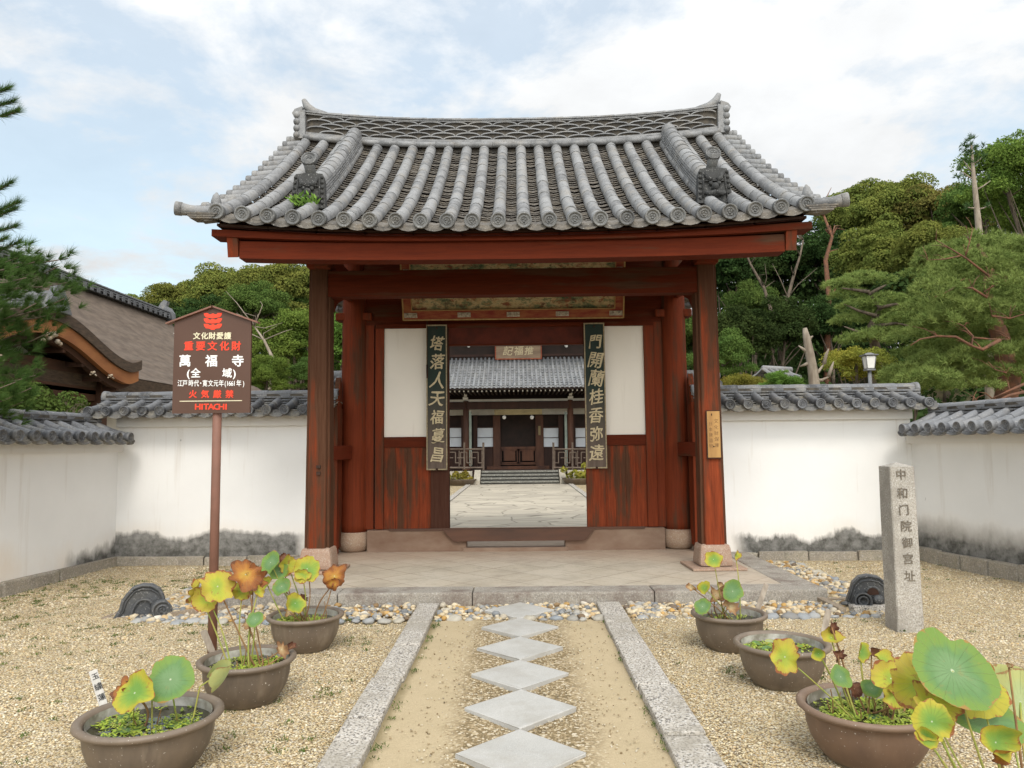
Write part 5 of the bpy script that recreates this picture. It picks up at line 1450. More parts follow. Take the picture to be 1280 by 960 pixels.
def plant(label, c, k, leaves, stems_extra=0, seed=0, spread=0.16, base_z=0.21, group='lotus plants in the pots'):
    """leaves: (px, py, Y, radius_px, normal, kind, fold)"""
    o = thing('lotus_plant', label, 'lotus', (c.x, c.y, base_z), group)
    rr = random.Random(seed)
    for L in leaves:
        px, py, Y, rp, nrm, kind = L[:6]; fold = L[6] if len(L) > 6 else 0.0
        SD[0] += 1
        if Y is None: p = G(px, py, 0.217)
        else: p = P(px, py, Y)
        dist = (p - CAM).length; rad = rp / FPX * dist * 0.88
        if Y is None:
            lotus_leaf(p, rad, nrm, LM[kind], o, fold, wave=0.03, cup=0.02, seed=SD[0])
            continue
        lotus_leaf(p, rad, nrm, LM[kind], o, fold, wave=0.30 if kind in ('orange', 'dry', 'brown') else (0.16 if kind == 'yellow' else 0.09), cup=0.16 if kind != 'green' else 0.10, seed=SD[0], rag=dict(green=0.02, mix=0.07, yellow=0.09, orange=0.16, dry=0.2, brown=0.2, pale=0.05)[kind])
        a = rr.uniform(0, 6.28); q = rr.uniform(0, spread) * k
        bx = c.x + math.cos(a) * q * 0.8 + (p.x - c.x) * 0.25; by = c.y + math.sin(a) * q * 0.6
        rr2 = math.hypot(bx - c.x, by - c.y)
        if rr2 > 0.2 * k: bx = c.x + (bx - c.x) * 0.2 * k / rr2; by = c.y + (by - c.y) * 0.2 * k / rr2
        stalk((bx, by, base_z - 0.02), p - Vector(nrm).normalized() * 0.004, o, M_STEMB if kind in ('orange', 'brown', 'dry') or rr.random() < 0.25 else M_STEMG, bend=rr.uniform(0.0, 0.05), r=rr.uniform(0.0032, 0.005), seed=SD[0])
    for i in range(stems_extra):
        a = rr.uniform(0, 6.28); q = rr.uniform(0.02, 0.19) * k
        b0 = Vector((c.x + math.cos(a) * q, c.y + math.sin(a) * q, base_z - 0.02)); h = rr.uniform(0.03, 0.16)
        stalk(b0, b0 + Vector((rr.uniform(-.03, .03), rr.uniform(-.03, .03), h)), o, M_STEMB, r=0.003, bend=0.01, seed=i + seed * 50)
    return o
UP = (0, -0.25, 1); FR = (0, -0.9, 0.5)
# --- left, nearest
o1, c1, k1 = pot(188, 893, 0.335, 'large dark brown glazed pot at the lower left, nearest on the left side', M_POT_A, 1)
duckweed(c1, k1, 620, 21, None)
plant('lotus with one broad green and one yellow-rimmed leaf in the nearest left pot', c1, k1, [
    (213, 849, c1.y - 0.02, 29, (0.25, -0.75, 0.75), 'green'), (168, 866, c1.y - 0.14, 26, (-0.25, -0.9, 0.55), 'mix'),
    (190, 858, c1.y + 0.03, 20, (0.1, -0.4, 0.9), 'green'), (158, 864, c1.y - 0.08, 14, (-0.8, -0.5, 0.4), 'orange', 0.5),
    (142, 902, None, 15, (0, 0, 1), 'green'), (158, 896, None, 11, (0.1, 0, 1), 'green'), (164, 910, None, 17, (0, 0.05, 1), 'green'), (222, 905, None, 13, (0, 0, 1), 'green')], 3, seed=1)
st = G(133, 893, 0.2); stake(st, P(116, 838, st.y + 0.02), 'white name stake with black brush characters in the nearest left pot', '玉繍蓮')
# drooping leaf hanging out to the right
dr = thing('drooping_leaf', 'pale yellow folded lotus leaf drooping on a bent stalk, right of the nearest left pot', 'leaf', P(281, 845, c1.y), None)
lotus_leaf(P(282, 846, c1.y), 0.085, (-0.75, -0.5, 0.35), LM['pale'], dr, 1.5, seed=77)
b = MB(); a_ = Vector((c1.x + 0.20, c1.y - 0.02, 0.20)); q_ = P(279, 828, c1.y)
b.tube([a_, a_ + Vector((0.02, 0, 0.06)), P(250, 858, c1.y), P(264, 849, c1.y), P(276, 840, c1.y)], 0.0042, n=6); b.build('stalk', M_STEMG, dr)
# --- left, second
o2, c2, k2 = pot(309, 822, 0.292, 'brown glazed lotus pot in front of the notice pole, second on the left', M_POT_A, 2)
duckweed(c2, k2, 900, 22, None)
y2 = c2.y
plant('tall lotus with yellow and orange leaves in the second left pot before the notice pole', c2, k2, [
    (272, 733, y2 - .05, 23, (0.2, -0.85, 0.5), 'yellow'), (260, 749, y2, 19, (-0.3, -0.9, 0.3), 'yellow', 0.3), (247, 738, y2 + .05, 15, (-0.9, -0.3, 0.3), 'yellow', 0.5),
    (307, 718, y2 + .05, 21, (0.15, -0.7, 0.6), 'orange', 0.2), (318, 722, y2 + .1, 15, (0.6, -0.6, 0.4), 'orange', 0.4), (303, 739, y2 + .1, 13, (-0.1, -0.8, 0.4), 'yellow'),
    (319, 774, y2 - .08, 10.5, (0.05, -0.95, 0.4), 'green'), (309, 778, y2 - .05, 8, (-0.3, -0.9, 0.1), 'dry', 0.8), (323, 739, y2 + .05, 8, (0.5, -0.8, 0.2), 'yellow', 0.7),
    (352, 812, y2 + .05, 9, (0.3, -0.8, 0.5), 'dry', 0.8), (365, 808, y2 + .1, 6, (0.3, -0.8, 0.5), 'brown', 0.8)], 10, seed=2)
st = G(270, 826, 0.2); stake(st, P(254, 788, st.y), 'weathered brown name stake leaning in the second left pot', '')
# --- left, third
o3, c3, k3 = pot(382, 768, 0.292, 'brown glazed lotus pot closest to the platform on the left', M_POT_A, 3)
duckweed(c3, k3, 850, 23, None)
y3 = c3.y
plant('lotus with green, yellow and rust-rimmed leaves in the farthest left pot', c3, k3, [
    (338, 703, y3 - .1, 15, (-0.4, -0.8, 0.5), 'green'), (349, 714, y3 - .05, 12, (0.1, -0.8, 0.4), 'green', 0.2), (360, 706, y3, 15, (0.7, -0.7, 0.3), 'yellow', 0.6), (355, 698, y3 + .1, 8, (0.1, -0.8, 0.4), 'brown', 0.8),
    (384, 711, y3 - .05, 18, (0.2, -0.85, 0.5), 'mix'), (378, 720, y3 - .08, 11, (0.0, -0.95, 0.2), 'yellow', 0.5), (418, 720, y3 - .05, 15, (0.3, -0.8, 0.5), 'orange'), (417, 730, y3 - .07, 9, (0.1, -0.95, 0.1), 'orange', 0.6),
    (352, 733, y3 - .12, 12, (-0.1, -0.9, 0.4), 'green'), (369, 754, y3 - .15, 13, (0.5, -0.8, 0.3), 'mix', 0.3), (333, 729, y3, 9, (-0.3, -0.9, 0.2), 'yellow', 0.7), (378, 748, y3, 7, (0.3, -0.9, 0.2), 'brown', 0.7), (362, 765, y3, 7, (0.2, -0.8, 0.5), 'dry', 0.5)], 9, seed=3)
# --- right, farthest
o4, c4, k4 = pot(911, 766, 0.282, 'brown glazed lotus pot closest to the platform on the right', M_POT_A, 4)
duckweed(c4, k4, 160, 24, None)
y4 = c4.y
plant('small lotus with three round green leaves and dried ones in the farthest right pot', c4, k4, [
    (892, 699, y4 - .1, 11.5, (0.0, -0.95, 0.35), 'mix'), (916, 739, y4 - .12, 14.5, (0.1, -0.97, 0.25), 'green'), (878, 758, y4 - .22, 10.5, (-0.2, -0.95, 0.3), 'green'),
    (881, 735, y4 - .1, 9, (-0.7, -0.7, 0.3), 'mix', 0.5), (895, 744, y4, 12, (0.1, -0.8, 0.5), 'dry', 0.6), (900, 734, y4 + .05, 7, (0.3, -0.8, 0.3), 'dry', 0.8), (913, 758, y4 - .1, 10, (0.3, -0.8, 0.4), 'dry', 0.4),
    (864, 734, y4 - .1, 6, (-0.5, -0.8, 0.2), 'dry', 0.8), (920, 694, y4, 7, (0.5, -0.8, 0.2), 'yellow', 1.0), (893, 762, None, 8, (0, 0, 1), 'green')], 3, seed=4)
st = G(946, 765, 0.2); stake(st, P(958, 730, st.y + .02), 'short bare name stake in the farthest right pot', '')
# --- right, second
o5, c5, k5 = pot(977, 803, 0.300, 'brown pot with pale lime-crusted rim and only floating leaves, second on the right', M_POT_A, 5)
duckweed(c5, k5, 420, 25, None)
g5 = random.Random(5)
fl = thing('floating_leaves', 'small round green leaves floating in the pot with no upright lotus', 'water plant', (c5.x, c5.y, 0.215))
for i in range(22):
    a = g5.uniform(0, 6.28); q = 0.22 * math.sqrt(g5.uniform(0, 1)) * k5
    lotus_leaf((c5.x + math.cos(a) * q, c5.y + math.sin(a) * q, 0.217 + 0.002 * (i % 4)), g5.uniform(0.018, 0.034), (g5.uniform(-.15, .15), g5.uniform(-.2, .05), 1), LM[g5.choice(['green', 'green', 'mix', 'pale'])], fl, seed=300 + i, wave=0.04, cup=0.05)
st = G(1026, 808, 0.2); stake(st, P(1036, 762, st.y + .03), 'white name stake leaning at the right rim of the second right pot', '')
# --- right, nearest
o6, c6, k6 = pot(1083, 880, 0.325, 'large reddish brown glazed lotus pot, nearest on the right side', M_POT_B, 6)
duckweed(c6, k6, 1100, 26, None)
y6 = c6.y
plant('lotus of many small yellow and withered leaves in the nearest right pot', c6, k6, [
    (981, 821, y6 - .05, 20, (-0.35, -0.8, 0.5), 'yellow'), (1039, 797, y6 + .1, 14, (0.3, -0.6, 0.6), 'yellow', 0.7), (1023, 817, y6, 9, (-0.6, -0.8, 0.1), 'mix', 0.6), (1048, 819, y6 + .05, 7, (0, -0.9, 0.1), 'brown', 0.4),
    (1040, 784, y6 + .1, 8, (0.2, -0.9, 0.2), 'brown', 0.9), (1051, 846, y6 - .1, 13, (0.0, -0.9, 0.4), 'green'), (1076, 815, y6 + .05, 11, (0.4, -0.8, 0.2), 'mix', 0.7), (1090, 816, y6 + .05, 7, (0.6, -0.8, 0.2), 'brown', 0.8),
    (1103, 825, y6 + .1, 14, (0.2, -0.6, 0.7), 'yellow', 0.5), (1114, 848, y6 - .1, 23, (0.25, -0.8, 0.6), 'yellow'), (1119, 868, y6 - .15, 17, (0.1, -0.98, 0.1), 'yellow', 0.3), (1090, 860, y6, 12, (-0.3, -0.8, 0.5), 'green'),
    (1068, 861, y6 + .05, 10, (0.2, -0.8, 0.4), 'brown', 0.6), (1142, 846, y6 + .1, 19, (-0.5, -0.8, 0.3), 'yellow', 0.4),
    (1095, 897, None, 13, (0, 0, 1), 'green'), (1067, 895, None, 8, (0, 0, 1), 'green'), (1050, 886, None, 6, (0.2, 0, 1), 'dry'), (1119, 886, None, 7, (-0.2, 0, 1), 'dry'), (1040, 884, None, 5, (0.3, 0, 1), 'brown')], 12, seed=6)
# --- right, the tall one whose pot is below the picture
c7 = Vector((1.70, 2.66, 0))
o7 = thing('planting_pot', 'glazed lotus pot standing below the lower right edge of the photo, under the big leaves', 'pot', c7, 'glazed lotus pots beside the path')
b = MB(); b.lathe(c7, [(0, 0.001), (0.15, 0.0), (0.21, 0.05), (0.245, 0.12), (0.26, 0.20), (0.285, 0.24), (0.29, 0.262), (0.26, 0.26), (0.248, 0.21), (0.0, 0.205)], n=40, close=False); b.build('vessel', M_POT_A, o7)
plant('tall lotus at the lower right edge with the biggest green leaf of all', c7, 1.0, [
    (1191, 838, 2.75, 47, (0.05, -0.85, 0.6), 'green'), (1224, 862, 2.85, 33, (0.3, -0.8, 0.5), 'mix'), (1150, 852, 2.90, 34, (-0.45, -0.7, 0.5), 'yellow', 0.3), (1168, 884, 2.75, 27, (0.1, -0.8, 0.7), 'yellow', 0.2),
    (1165, 902, 2.62, 23, (-0.2, -0.95, 0.3), 'mix', 0.3), (1232, 897, 2.86, 38, (0.15, -0.6, 0.8), 'green'), (1254, 868, 3.0, 32, (0.3, -0.85, 0.3), 'pale', 0.2), (1276, 878, 2.95, 34, (-0.1, -0.9, 0.3), 'pale', 0.1),
    (1245, 928, 2.60, 22, (0.1, -0.9, 0.3), 'mix', 0.7), (1158, 922, 2.6, 13, (-0.2, -0.9, 0.2), 'mix', 0.8), (1250, 944, 2.58, 12, (0.1, -0.95, 0.0), 'orange', 0.8), (1262, 832, 2.7, 5, (0.1, -0.95, 0.2), 'dry', 1.2)], 10, seed=7, base_z=0.2)
# a few fallen leaves
M_LITTER = m_simple('dry_litter', (0.33, 0.20, 0.09), (0.22, 0.12, 0.06), 20, 0.8)
b = MB()
for (px, py) in ((1060, 905), (410, 858), (1200, 742), (600, 790), (700, 812), (655, 935), (120, 765), (1040, 775)):
    c = G(px, py, 0.012); l = random.uniform(0.012, 0.022); a = random.uniform(0, 6.28)
    d = Vector((math.cos(a), math.sin(a), 0.15)) * l; s_ = Vector((-math.sin(a), math.cos(a), 0.2)) * l * 0.5
    b.add([c - d, c + s_, c + d, c - s_], [(0, 1, 2, 3)])
tag(b.build('leaf_litter', M_LITTER), kind='stuff')

# ================================================================== notice board on its pole
SB = G(265, 818); SB.z = 0
M_SIGN = m_simple('dark_brown_enamel', (0.075, 0.036, 0.022), (0.085, 0.042, 0.027), 3, 0.5, 0.03)
M_POLE = m_simple('chalky_brown_pole', (0.21, 0.10, 0.07), (0.17, 0.085, 0.06), 8, 0.6, 0.05)
M_SRED = m_simple('vermilion_lettering', (0.75, 0.055, 0.02), (0.70, 0.05, 0.02), 5, 0.5, 0)
M_SWHT = m_simple('white_lettering', (0.78, 0.77, 0.74), (0.74, 0.73, 0.7), 5, 0.5, 0)
M_SCRM = m_simple('cream_lettering', (0.68, 0.62, 0.42), (0.64, 0.58, 0.40), 5, 0.5, 0)
sg = thing('notice_board', 'brown gabled notice board with red and white Japanese lettering on a pole', 'sign', SB)
YS = SB.y - 0.05
bl, br_, tp, ap = P(215, 517, YS), P(312, 517, YS), P(264, 402, YS), P(265, 383, YS)
xL, xR, zB, zE, zA = bl.x, br_.x, bl.z, tp.z + 0.0, ap.z - 0.01
xm = (xL + xR) / 2; yb = YS
b = MB(); b.prism([(xL, zB), (xR, zB), (xR, zE), (xm, zA), (xL, zE)], (0, yb + 0.012, 0), XW, ZW, YW, 0.024); b.build('board', M_SIGN, sg)
b = MB()
for s in (-1, 1):
    ex = xm + s * ((xR - xL) / 2 + 0.055); sl = (zA - zE) / ((xR - xL) / 2); ez = zE - 0.055 * sl
    d = Vector((ex - xm, 0, ez - zA)); L = d.length; ang = math.atan2(-(ez - zA), (ex - xm))
    b.box(((xm + ex) / 2, yb + 0.005, (zA + ez) / 2 + 0.008), (L + 0.01, 0.06, 0.012), rot=Matrix.Rotation(ang, 3, 'Y'))
b.build('roof_strip', M_POLE, sg)
b = MB(); b.tube([(SB.x, SB.y, -0.05), (SB.x, SB.y, zA - 0.12)], 0.034, n=20); b.build('pole', M_POLE, sg)
b = MB()
for zc in (zB + 0.12, zE - 0.1): b.box((SB.x, yb + 0.032, zc), (0.30, 0.012, 0.04))
b.build('mounting_bracket', M_POLE, sg)
def sxz(px, py): p = P(px, py, yb); return p.x, p.z
def line(text, pxs, py, hpx, mat, bold=0.03, sq=1.0, name='lettering'):
    pc = []
    for ch, px in zip(text, pxs):
        x, z = sxz(px, py); pc.append((ch, x, z, hpx / FPX * yb * 1.02))
    return text_part(name, None, mat, sg, (0, yb - 0.0015, 0), XW, ZW, 0.1, extrude=0.001, bold=bold, squash=(sq, 1), per_char=pc)
zx = lambda a: 200 + a / 6.0
line('文化財愛護', [zx(v) for v in (276, 335, 392, 450, 508)], 370 + 303 / 6, 9.2, M_SCRM, 0.035)
line('重要文化財', [zx(v) for v in (216, 305, 393, 484, 572)], 370 + 380 / 6, 12.2, M_SRED, 0.04)
line('萬福寺', [zx(v) for v in (188, 386, 584)], 370 + 493 / 6, 15.5, M_SWHT, 0.035)
line('(全域)', [zx(v) for v in (212, 268, 504, 560)], 370 + 583 / 6, 12.5, M_SWHT, 0.03)
line('江戸時代・寛文元年(1661年)', [zx(v) for v in (151, 188, 233, 274, 306, 338, 380, 420, 460, 490, 507, 524, 541, 558, 592, 628)], 370 + 658 / 6, 8.6, M_SWHT, 0.014, 0.74)
line('火気厳禁', [zx(v) for v in (247, 338, 430, 522)], 370 + 740 / 6, 10.3, M_SRED, 0.045)
line('HITACHI', [zx(v) for v in (284, 316, 347, 384, 424, 462, 496)], 370 + 833 / 6, 10.0, M_SRED, 0.045, 1.1)
b = MB(); x0, z0 = sxz(zx(148), 370 + 788 / 6); x1, z1 = sxz(zx(615), 370 + 786 / 6); b.box(((x0 + x1) / 2, yb - 0.001, (z0 + z1) / 2), (x1 - x0, 0.002, 0.006)); b.build('rule_line', M_SCRM, sg)
b = MB()
for (cx, cy, w) in ((397, 147, 70), (397, 187, 70), (397, 228, 70)):
    x, z = sxz(zx(cx), 370 + cy / 6); s = yb / FPX / 6.0
    poly = [(-70, 20), (-38, 20), (-28, 10), (-12, 10), (-8, 16), (8, 16), (12, 10), (28, 10), (38, 20), (70, 20), (66, 2), (52, -14), (20, -18), (14, -26 if cy > 200 else -20), (-14, -26 if cy > 200 else -20), (-20, -18), (-52, -14), (-66, 2)]
    b.prism([(a * s, c * s) for a, c in poly], (x, yb - 0.0012, z), XW, ZW, YW, 0.0024)
b.build('emblem', M_SRED, sg)

# ================================================================== inscribed granite pillar
PB = G(1133, 786); 
pl = thing('stone_pillar', 'square granite pillar with a column of carved characters, standing in the gravel on the right', 'stone pillar', (PB.x, PB.y, 0))
ht = P(1120, 583, PB.y).z; w = 0.212
b = MB()
vs = []; rings = 14; g2 = random.Random(4)
for i in range(rings + 1):
    f = i / rings; ww = w * (1.04 - 0.07 * f)
    for q in range(4):
        a = [(-1, -1), (1, -1), (1, 1), (-1, 1)]
        x0, y0 = a[q]; x1, y1 = a[(q + 1) % 4]
        for k in range(6):
            t = 0.04 + 0.92 * k / 5
            vs.append((PB.x + (x0 + (x1 - x0) * t) * ww / 2 + g2.uniform(-.0015, .0015), PB.y + 0.03 + (y0 + (y1 - y0) * t) * ww / 2 + g2.uniform(-.0015, .0015), -0.1 + (ht + 0.1) * f))
n = 24; fs = [(i * n + k, i * n + (k + 1) % n, (i + 1) * n + (k + 1) % n, (i + 1) * n + k) for i in range(rings) for k in range(n)]
vs.append((PB.x, PB.y + 0.03, ht + 0.035)); fs += [(rings * n + k, rings * n + (k + 1) % n, len(vs) - 1) for k in range(n)]
b.add(vs, fs, 0, False); b.build('shaft', M_PILLAR, pl)
yf = PB.y + 0.03 - w / 2 * 0.98
pc = []
for i, ch in enumerate('中和门院御宫址'):
    py = 570 + (100, 197, 285, 370, 455, 540, 630)[i] / 4.17
    p = P(1090 + (150, 158, 165, 176, 183, 187, 195)[i] / 4.17, py, yf); pc.append((ch, p.x - PB.x, p.z, 0.094))
text_part('carved_lettering', None, m_simple('dark_carved_groove', (0.12, 0.10, 0.08), (0.19, 0.16, 0.12), 60, 0.95, 0.3), pl, (PB.x, yf - 0.0062, 0), XW, ZW, 0.09, extrude=0.0015, bold=0.012, jitter=0.05, per_char=pc)

# ================================================================== ornament tiles kept on the ground, with their drains
def frame_sill(x0, x1, y0, y1, parent, mat, h=0.04, w=0.05):
    b = MB()
    b.b2((x0, y0, -0.03), (x1, y0 + w, h), bev=0.006); b.b2((x0, y1 - w, -0.03), (x1, y1, h), bev=0.006)
    b.b2((x0, y0 + w, -0.03), (x0 + w, y1 - w, h), bev=0.006); b.b2((x1 - w, y0 + w, -0.03), (x1, y1 - w, h), bev=0.006)
    return b.build('curb', mat, parent)
M_SILLSTONE = m_stone('weathered_drain_curb', (0.34, 0.27, 0.19), (0.24, 0.18, 0.12), (0.1, 0.1, 0.1), sp=0.3, speck_scale=60)
OL = G(173, 775)
ol = thing('ornamental_roof_tile', 'dark grey scrolled ornamental roof tile lying in a drain in the left gravel', 'roof tile', (OL.x, OL.y + 0.12, 0), 'ornamental roof tiles set on the gravel')
U_ = Vector((0.93, 0.36, 0)).normalized(); W_ = U_.cross(ZW)
oc = Vector((OL.x - 0.03, OL.y + 0.17, 0.0))
def hump(s, w=0.21, h=0.30):
    L = [(-w * 1.25, -0.02), (-w * 1.08, 0.035), (-w * .95, h * .28), (-w * .86, h * .56), (-w * .68, h * .74), (-w * .45, h * .93), (-w * .1, h), (w * .3, h * .97), (w * .62, h * .82), (w * .78, h * .6), (w * .84, h * .3), (w * .9, -0.02)]
    return [(a * s, max(b * s, -0.02)) for a, b in L]
b = MB(); b.prism(hump(1.0), oc, U_, ZW, W_, 0.10, smooth=False)
def ribbon(mb, poly, off, r):
    pts = [oc + U_ * u + ZW * v + W_ * off for u, v in poly]; mb.tube(pts, r, n=8)
for s, r in ((0.97, 0.018), (0.86, 0.010)): ribbon(b, hump(s), 0.055, r)
b.build('arched_back', M_DTILE, ol)
b = MB(); ribbon(b, hump(0.52, 0.20, 0.31), 0.062, 0.014); b.prism(hump(0.40, 0.2, 0.31), oc + W_ * 0.05, U_, ZW, W_, 0.03); b.build('inner_scroll', M_DTILE, ol)
dc = oc + U_ * 0.13 + W_ * 0.03 + ZW * 0.075
b = MB(); ax = (W_ + U_ * 0.2).normalized(); b.tube([dc, dc + ax * 0.17], [0.085, 0.088], n=24); end_disc(b, dc + ax * 0.17, ax, 0.086); b.build('round_boss', M_DTILE, ol)
b = MB(); b.ball(oc + U_ * -0.02 + W_ * 0.11 + ZW * 0.0, 0.07, n=12, sq=(1.3, 0.8, 0.5)); b.ball(oc + U_ * 0.235 + W_ * 0.12 + ZW * 0.01, 0.05, n=12, sq=(1.2, 0.8, 0.6)); b.build('curled_foot', M_DTILE, ol)
frd = thing('drain_curb', 'low brown timber curb around the drain under the left ornamental tile', 'drain', (OL.x, OL.y, 0))
frame_sill(OL.x - 0.36, OL.x + 0.30, OL.y + 0.02, OL.y + 0.50, frd, M_SILLSTONE, h=0.02)
b = MB(); b.prism([(0, 0), (0.5, 0), (0.5, 0.06), (0, 0.06)], (OL.x + 0.28, OL.y + 0.03, 0.0), Vector((0.8, 0.6, 0)), ZW, Vector((0.6, -0.8, 0)), 0.05); b.build('curb_arm', M_SILLSTONE, frd)
OR = G(1094, 767)
orr = thing('ornamental_roof_tile', 'dark grey ornamental roof tile with a round socket, set beside the granite pillar', 'roof tile', (OR.x, OR.y + 0.1, 0), 'ornamental roof tiles set on the gravel')
U_ = Vector((0.96, -0.28, 0)).normalized(); W_ = U_.cross(ZW); oc = Vector((OR.x + 0.02, OR.y + 0.16, 0.06))
poly = [(-0.20, 0), (-0.165, 0.10), (-0.135, 0.19), (-0.08, 0.245), (0.0, 0.265), (0.09, 0.25), (0.15, 0.20), (0.17, 0.10), (0.18, 0)]
b = MB(); b.prism(poly, oc, U_, ZW, W_, 0.12)
for s, r, of in ((0.97, 0.013, 0.062), (0.84, 0.008, 0.062)):
    b.tube([oc + U_ * a * s + ZW * c * s + W_ * of for a, c in poly], r, n=8)
b.build('arched_back', M_DTILE, orr)
b = MB(); p0 = oc + U_ * 0.03 + ZW * 0.11 + W_ * 0.06
b.tube([p0 + U_ * 0.055 * math.cos(t) + ZW * (0.05 * math.sin(t)) for t in [i * math.pi / 8 for i in range(9)]], 0.013, n=8); b.prism([(-.05, -.02), (.05, -.02), (.045, .03), (0, .05), (-.045, .03)], p0, U_, ZW, W_, 0.02, mi=1)
b.build('inner_scroll', [M_DTILE, M_BLACKWOOD], orr)
b = MB(); p0 = oc + U_ * -0.065 + ZW * 0.045
b.lathe(p0, [(0.06, 0.05), (0.075, 0.14), (0.078, 0.16), (0.062, 0.162), (0.055, 0.12), (0.0, 0.11)], n=24, axis=W_, close=False); b.lathe(p0, [(0.045, 0.14), (0.05, 0.155), (0.03, 0.155), (0.028, 0.12)], n=20, axis=W_, close=False); b.build('round_boss', M_DTILE, orr)
b = MB(); b.ball(oc + U_ * 0.07 + W_ * 0.075 + ZW * 0.05, 0.05, n=12, sq=(1.1, 0.8, 0.9)); b.ball(oc + U_ * -0.20 + W_ * 0.06 + ZW * 0.0, 0.04, n=10, sq=(1.4, 0.8, 0.5)); b.build('curled_foot', M_DTILE, orr)
frd = thing('drain_curb', 'pale granite block and timber curb around the drain left of the pillar', 'drain', (OR.x, OR.y, 0))
b = MB(); b.b2((OR.x - 0.20, OR.y - 0.02, -0.03), (OR.x + 0.30, OR.y + 0.10, 0.07), bev=0.012); b.b2((OR.x + 0.20, OR.y + 0.11, -0.03), (OR.x + 0.30, OR.y + 0.5, 0.05), bev=0.01); b.build('granite_block', M_KERB, frd)
b = MB(); b.b2((OR.x - 0.32, OR.y + 0.02, -0.03), (OR.x - 0.25, OR.y + 0.55, 0.05), bev=0.008); b.b2((OR.x - 0.24, OR.y + 0.5, -0.03), (OR.x + 0.2, OR.y + 0.56, 0.04), bev=0.008); b.build('curb', M_SILLSTONE, frd)

# ================================================================== hall beyond the gate
def Z7(a, b, Y): return P(540 + a / 4.364, 400 + b / 4.364, Y)
hall = thing('main_hall', 'dark timber temple hall with a grey tiled lower roof, seen through the gate opening', 'temple hall', (0.05, 34, 0))
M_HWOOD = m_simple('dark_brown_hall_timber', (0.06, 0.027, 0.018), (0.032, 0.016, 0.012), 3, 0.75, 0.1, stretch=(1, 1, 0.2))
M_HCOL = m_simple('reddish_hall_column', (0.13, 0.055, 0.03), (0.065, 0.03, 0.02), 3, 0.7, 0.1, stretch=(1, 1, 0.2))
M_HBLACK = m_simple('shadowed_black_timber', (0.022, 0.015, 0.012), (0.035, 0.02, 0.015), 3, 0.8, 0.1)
M_HRAIL = m_simple('grey_weathered_rail', (0.17, 0.13, 0.10), (0.11, 0.08, 0.06), 5, 0.8, 0.1)
M_HWHITE = m_simple('white_painted_rafter_end', (0.75, 0.73, 0.68), (0.65, 0.63, 0.58), 5, 0.8, 0)
M_HPLAS = m_simple('hall_plaster', (0.68, 0.66, 0.60), (0.55, 0.53, 0.48), 2, 0.9, 0)
M_SHOJI = m_simple('white_window_paper', (0.66, 0.69, 0.72), (0.58, 0.61, 0.64), 1.5, 0.5, 0)
M_GOLD2 = m_simple('dull_gold_board', (0.28, 0.22, 0.10), (0.20, 0.15, 0.07), 3, 0.6, 0)
M_COUP = m_simple('grey_green_board', (0.26, 0.30, 0.25), (0.18, 0.21, 0.18), 3, 0.7, 0)
YP, YC, YWL = 32.1, 33.0, 34.3
fz = Z7(480, 820, YP).z
for s in (-1, 1):
    b = MB(); x0 = 2.02; k = 0
    xs = x0
    while xs < 6.8:
        wdt = random.uniform(0.5, 0.9)
        for r in range(2):
            zb_, zt_ = r * fz / 2, (r + 1) * fz / 2 - 0.015
            b.b2((0.05 + min(s * xs, s * (xs + wdt - 0.02)), YP, zb_), (0.05 + max(s * xs, s * (xs + wdt - 0.02)), YP + 0.4, zt_), bev=0.015)
        xs += wdt
    for (e,) in ((1.62,),):
        c0 = 0.05 + s * 1.68
        b.prism([(0, 0), (0.98, 0), (0.98, fz + 0.03), (0.75, fz + 0.03), (0, 0.16)], (c0 + s * 0.1, YP - 0.85, 0), YW, ZW, XW, 0.26)
    b.build('podium', M_HSTONE, hall)
b = MB(); b.b2((-7.2, YP + 0.4, 0), (7.2, 44, fz - 0.01)); b.build('floor', M_HWOOD, hall)
M_RISER_SHADE = m_simple('shaded_step_riser', (0.09, 0.085, 0.075), (0.05, 0.05, 0.045), 5, 0.9)  # shade below the step nosings, put into the riser colour
for i in range(4):
    b = MB(); zt_ = (i + 1) * fz / 4 - 0.008; y0 = YP - 0.8 + i * 0.21
    b.b2((0.05 - 1.62, y0, zt_ - 0.075), (0.05 + 1.62, YP + 0.4, zt_), bev=0.012); b.b2((0.05 - 1.62, y0 + 0.05, zt_ - fz / 4), (0.05 + 1.62, YP + 0.4, zt_ - 0.08), mi=1); b.build('step', [M_STEP, M_RISER_SHADE], hall)
# columns with metal-white heads and grey boards
colx = [Z7(186, 600, YC).x, Z7(756, 600, YC).x]; sp_ = colx[1] - colx[0]
zhead = Z7(400, 440, YC).z
for cxh in (colx[0] - sp_ * 0.72, colx[0], colx[1], colx[1] + sp_ * 0.72):
    b = MB(); b.tube([(cxh, YC, fz), (cxh, YC, zhead)], 0.13, n=16); b.lathe((cxh, YC, fz), [(0.2, 0), (0.2, 0.06), (0.14, 0.1)], n=16); b.build('column', M_HCOL, hall)
    b = MB(); b.box((cxh, YC - 0.3, zhead + 0.10), (0.22, 0.2, 0.09)); b.box((cxh, YC - 0.32, zhead + 0.28), (0.12, 0.16, 0.22)); b.ball((cxh - 0.03, YC - 0.45, zhead + 0.40), 0.07, n=8); b.ball((cxh + 0.03, YC - 0.45, zhead + 0.27), 0.06, n=8); b.build('bracket', M_HWHITE, hall)
for s, a0, a1 in ((1, 202, 217), (-1, 722, 740)):
    p0 = Z7(a0, 500, YC); p1 = Z7(a1, 795, YC); b = MB(); b.b2((p0.x, YC - 0.03, p1.z), (p1.x, YC + 0.01, p0.z)); b.build('couplet_board', M_COUP, hall)
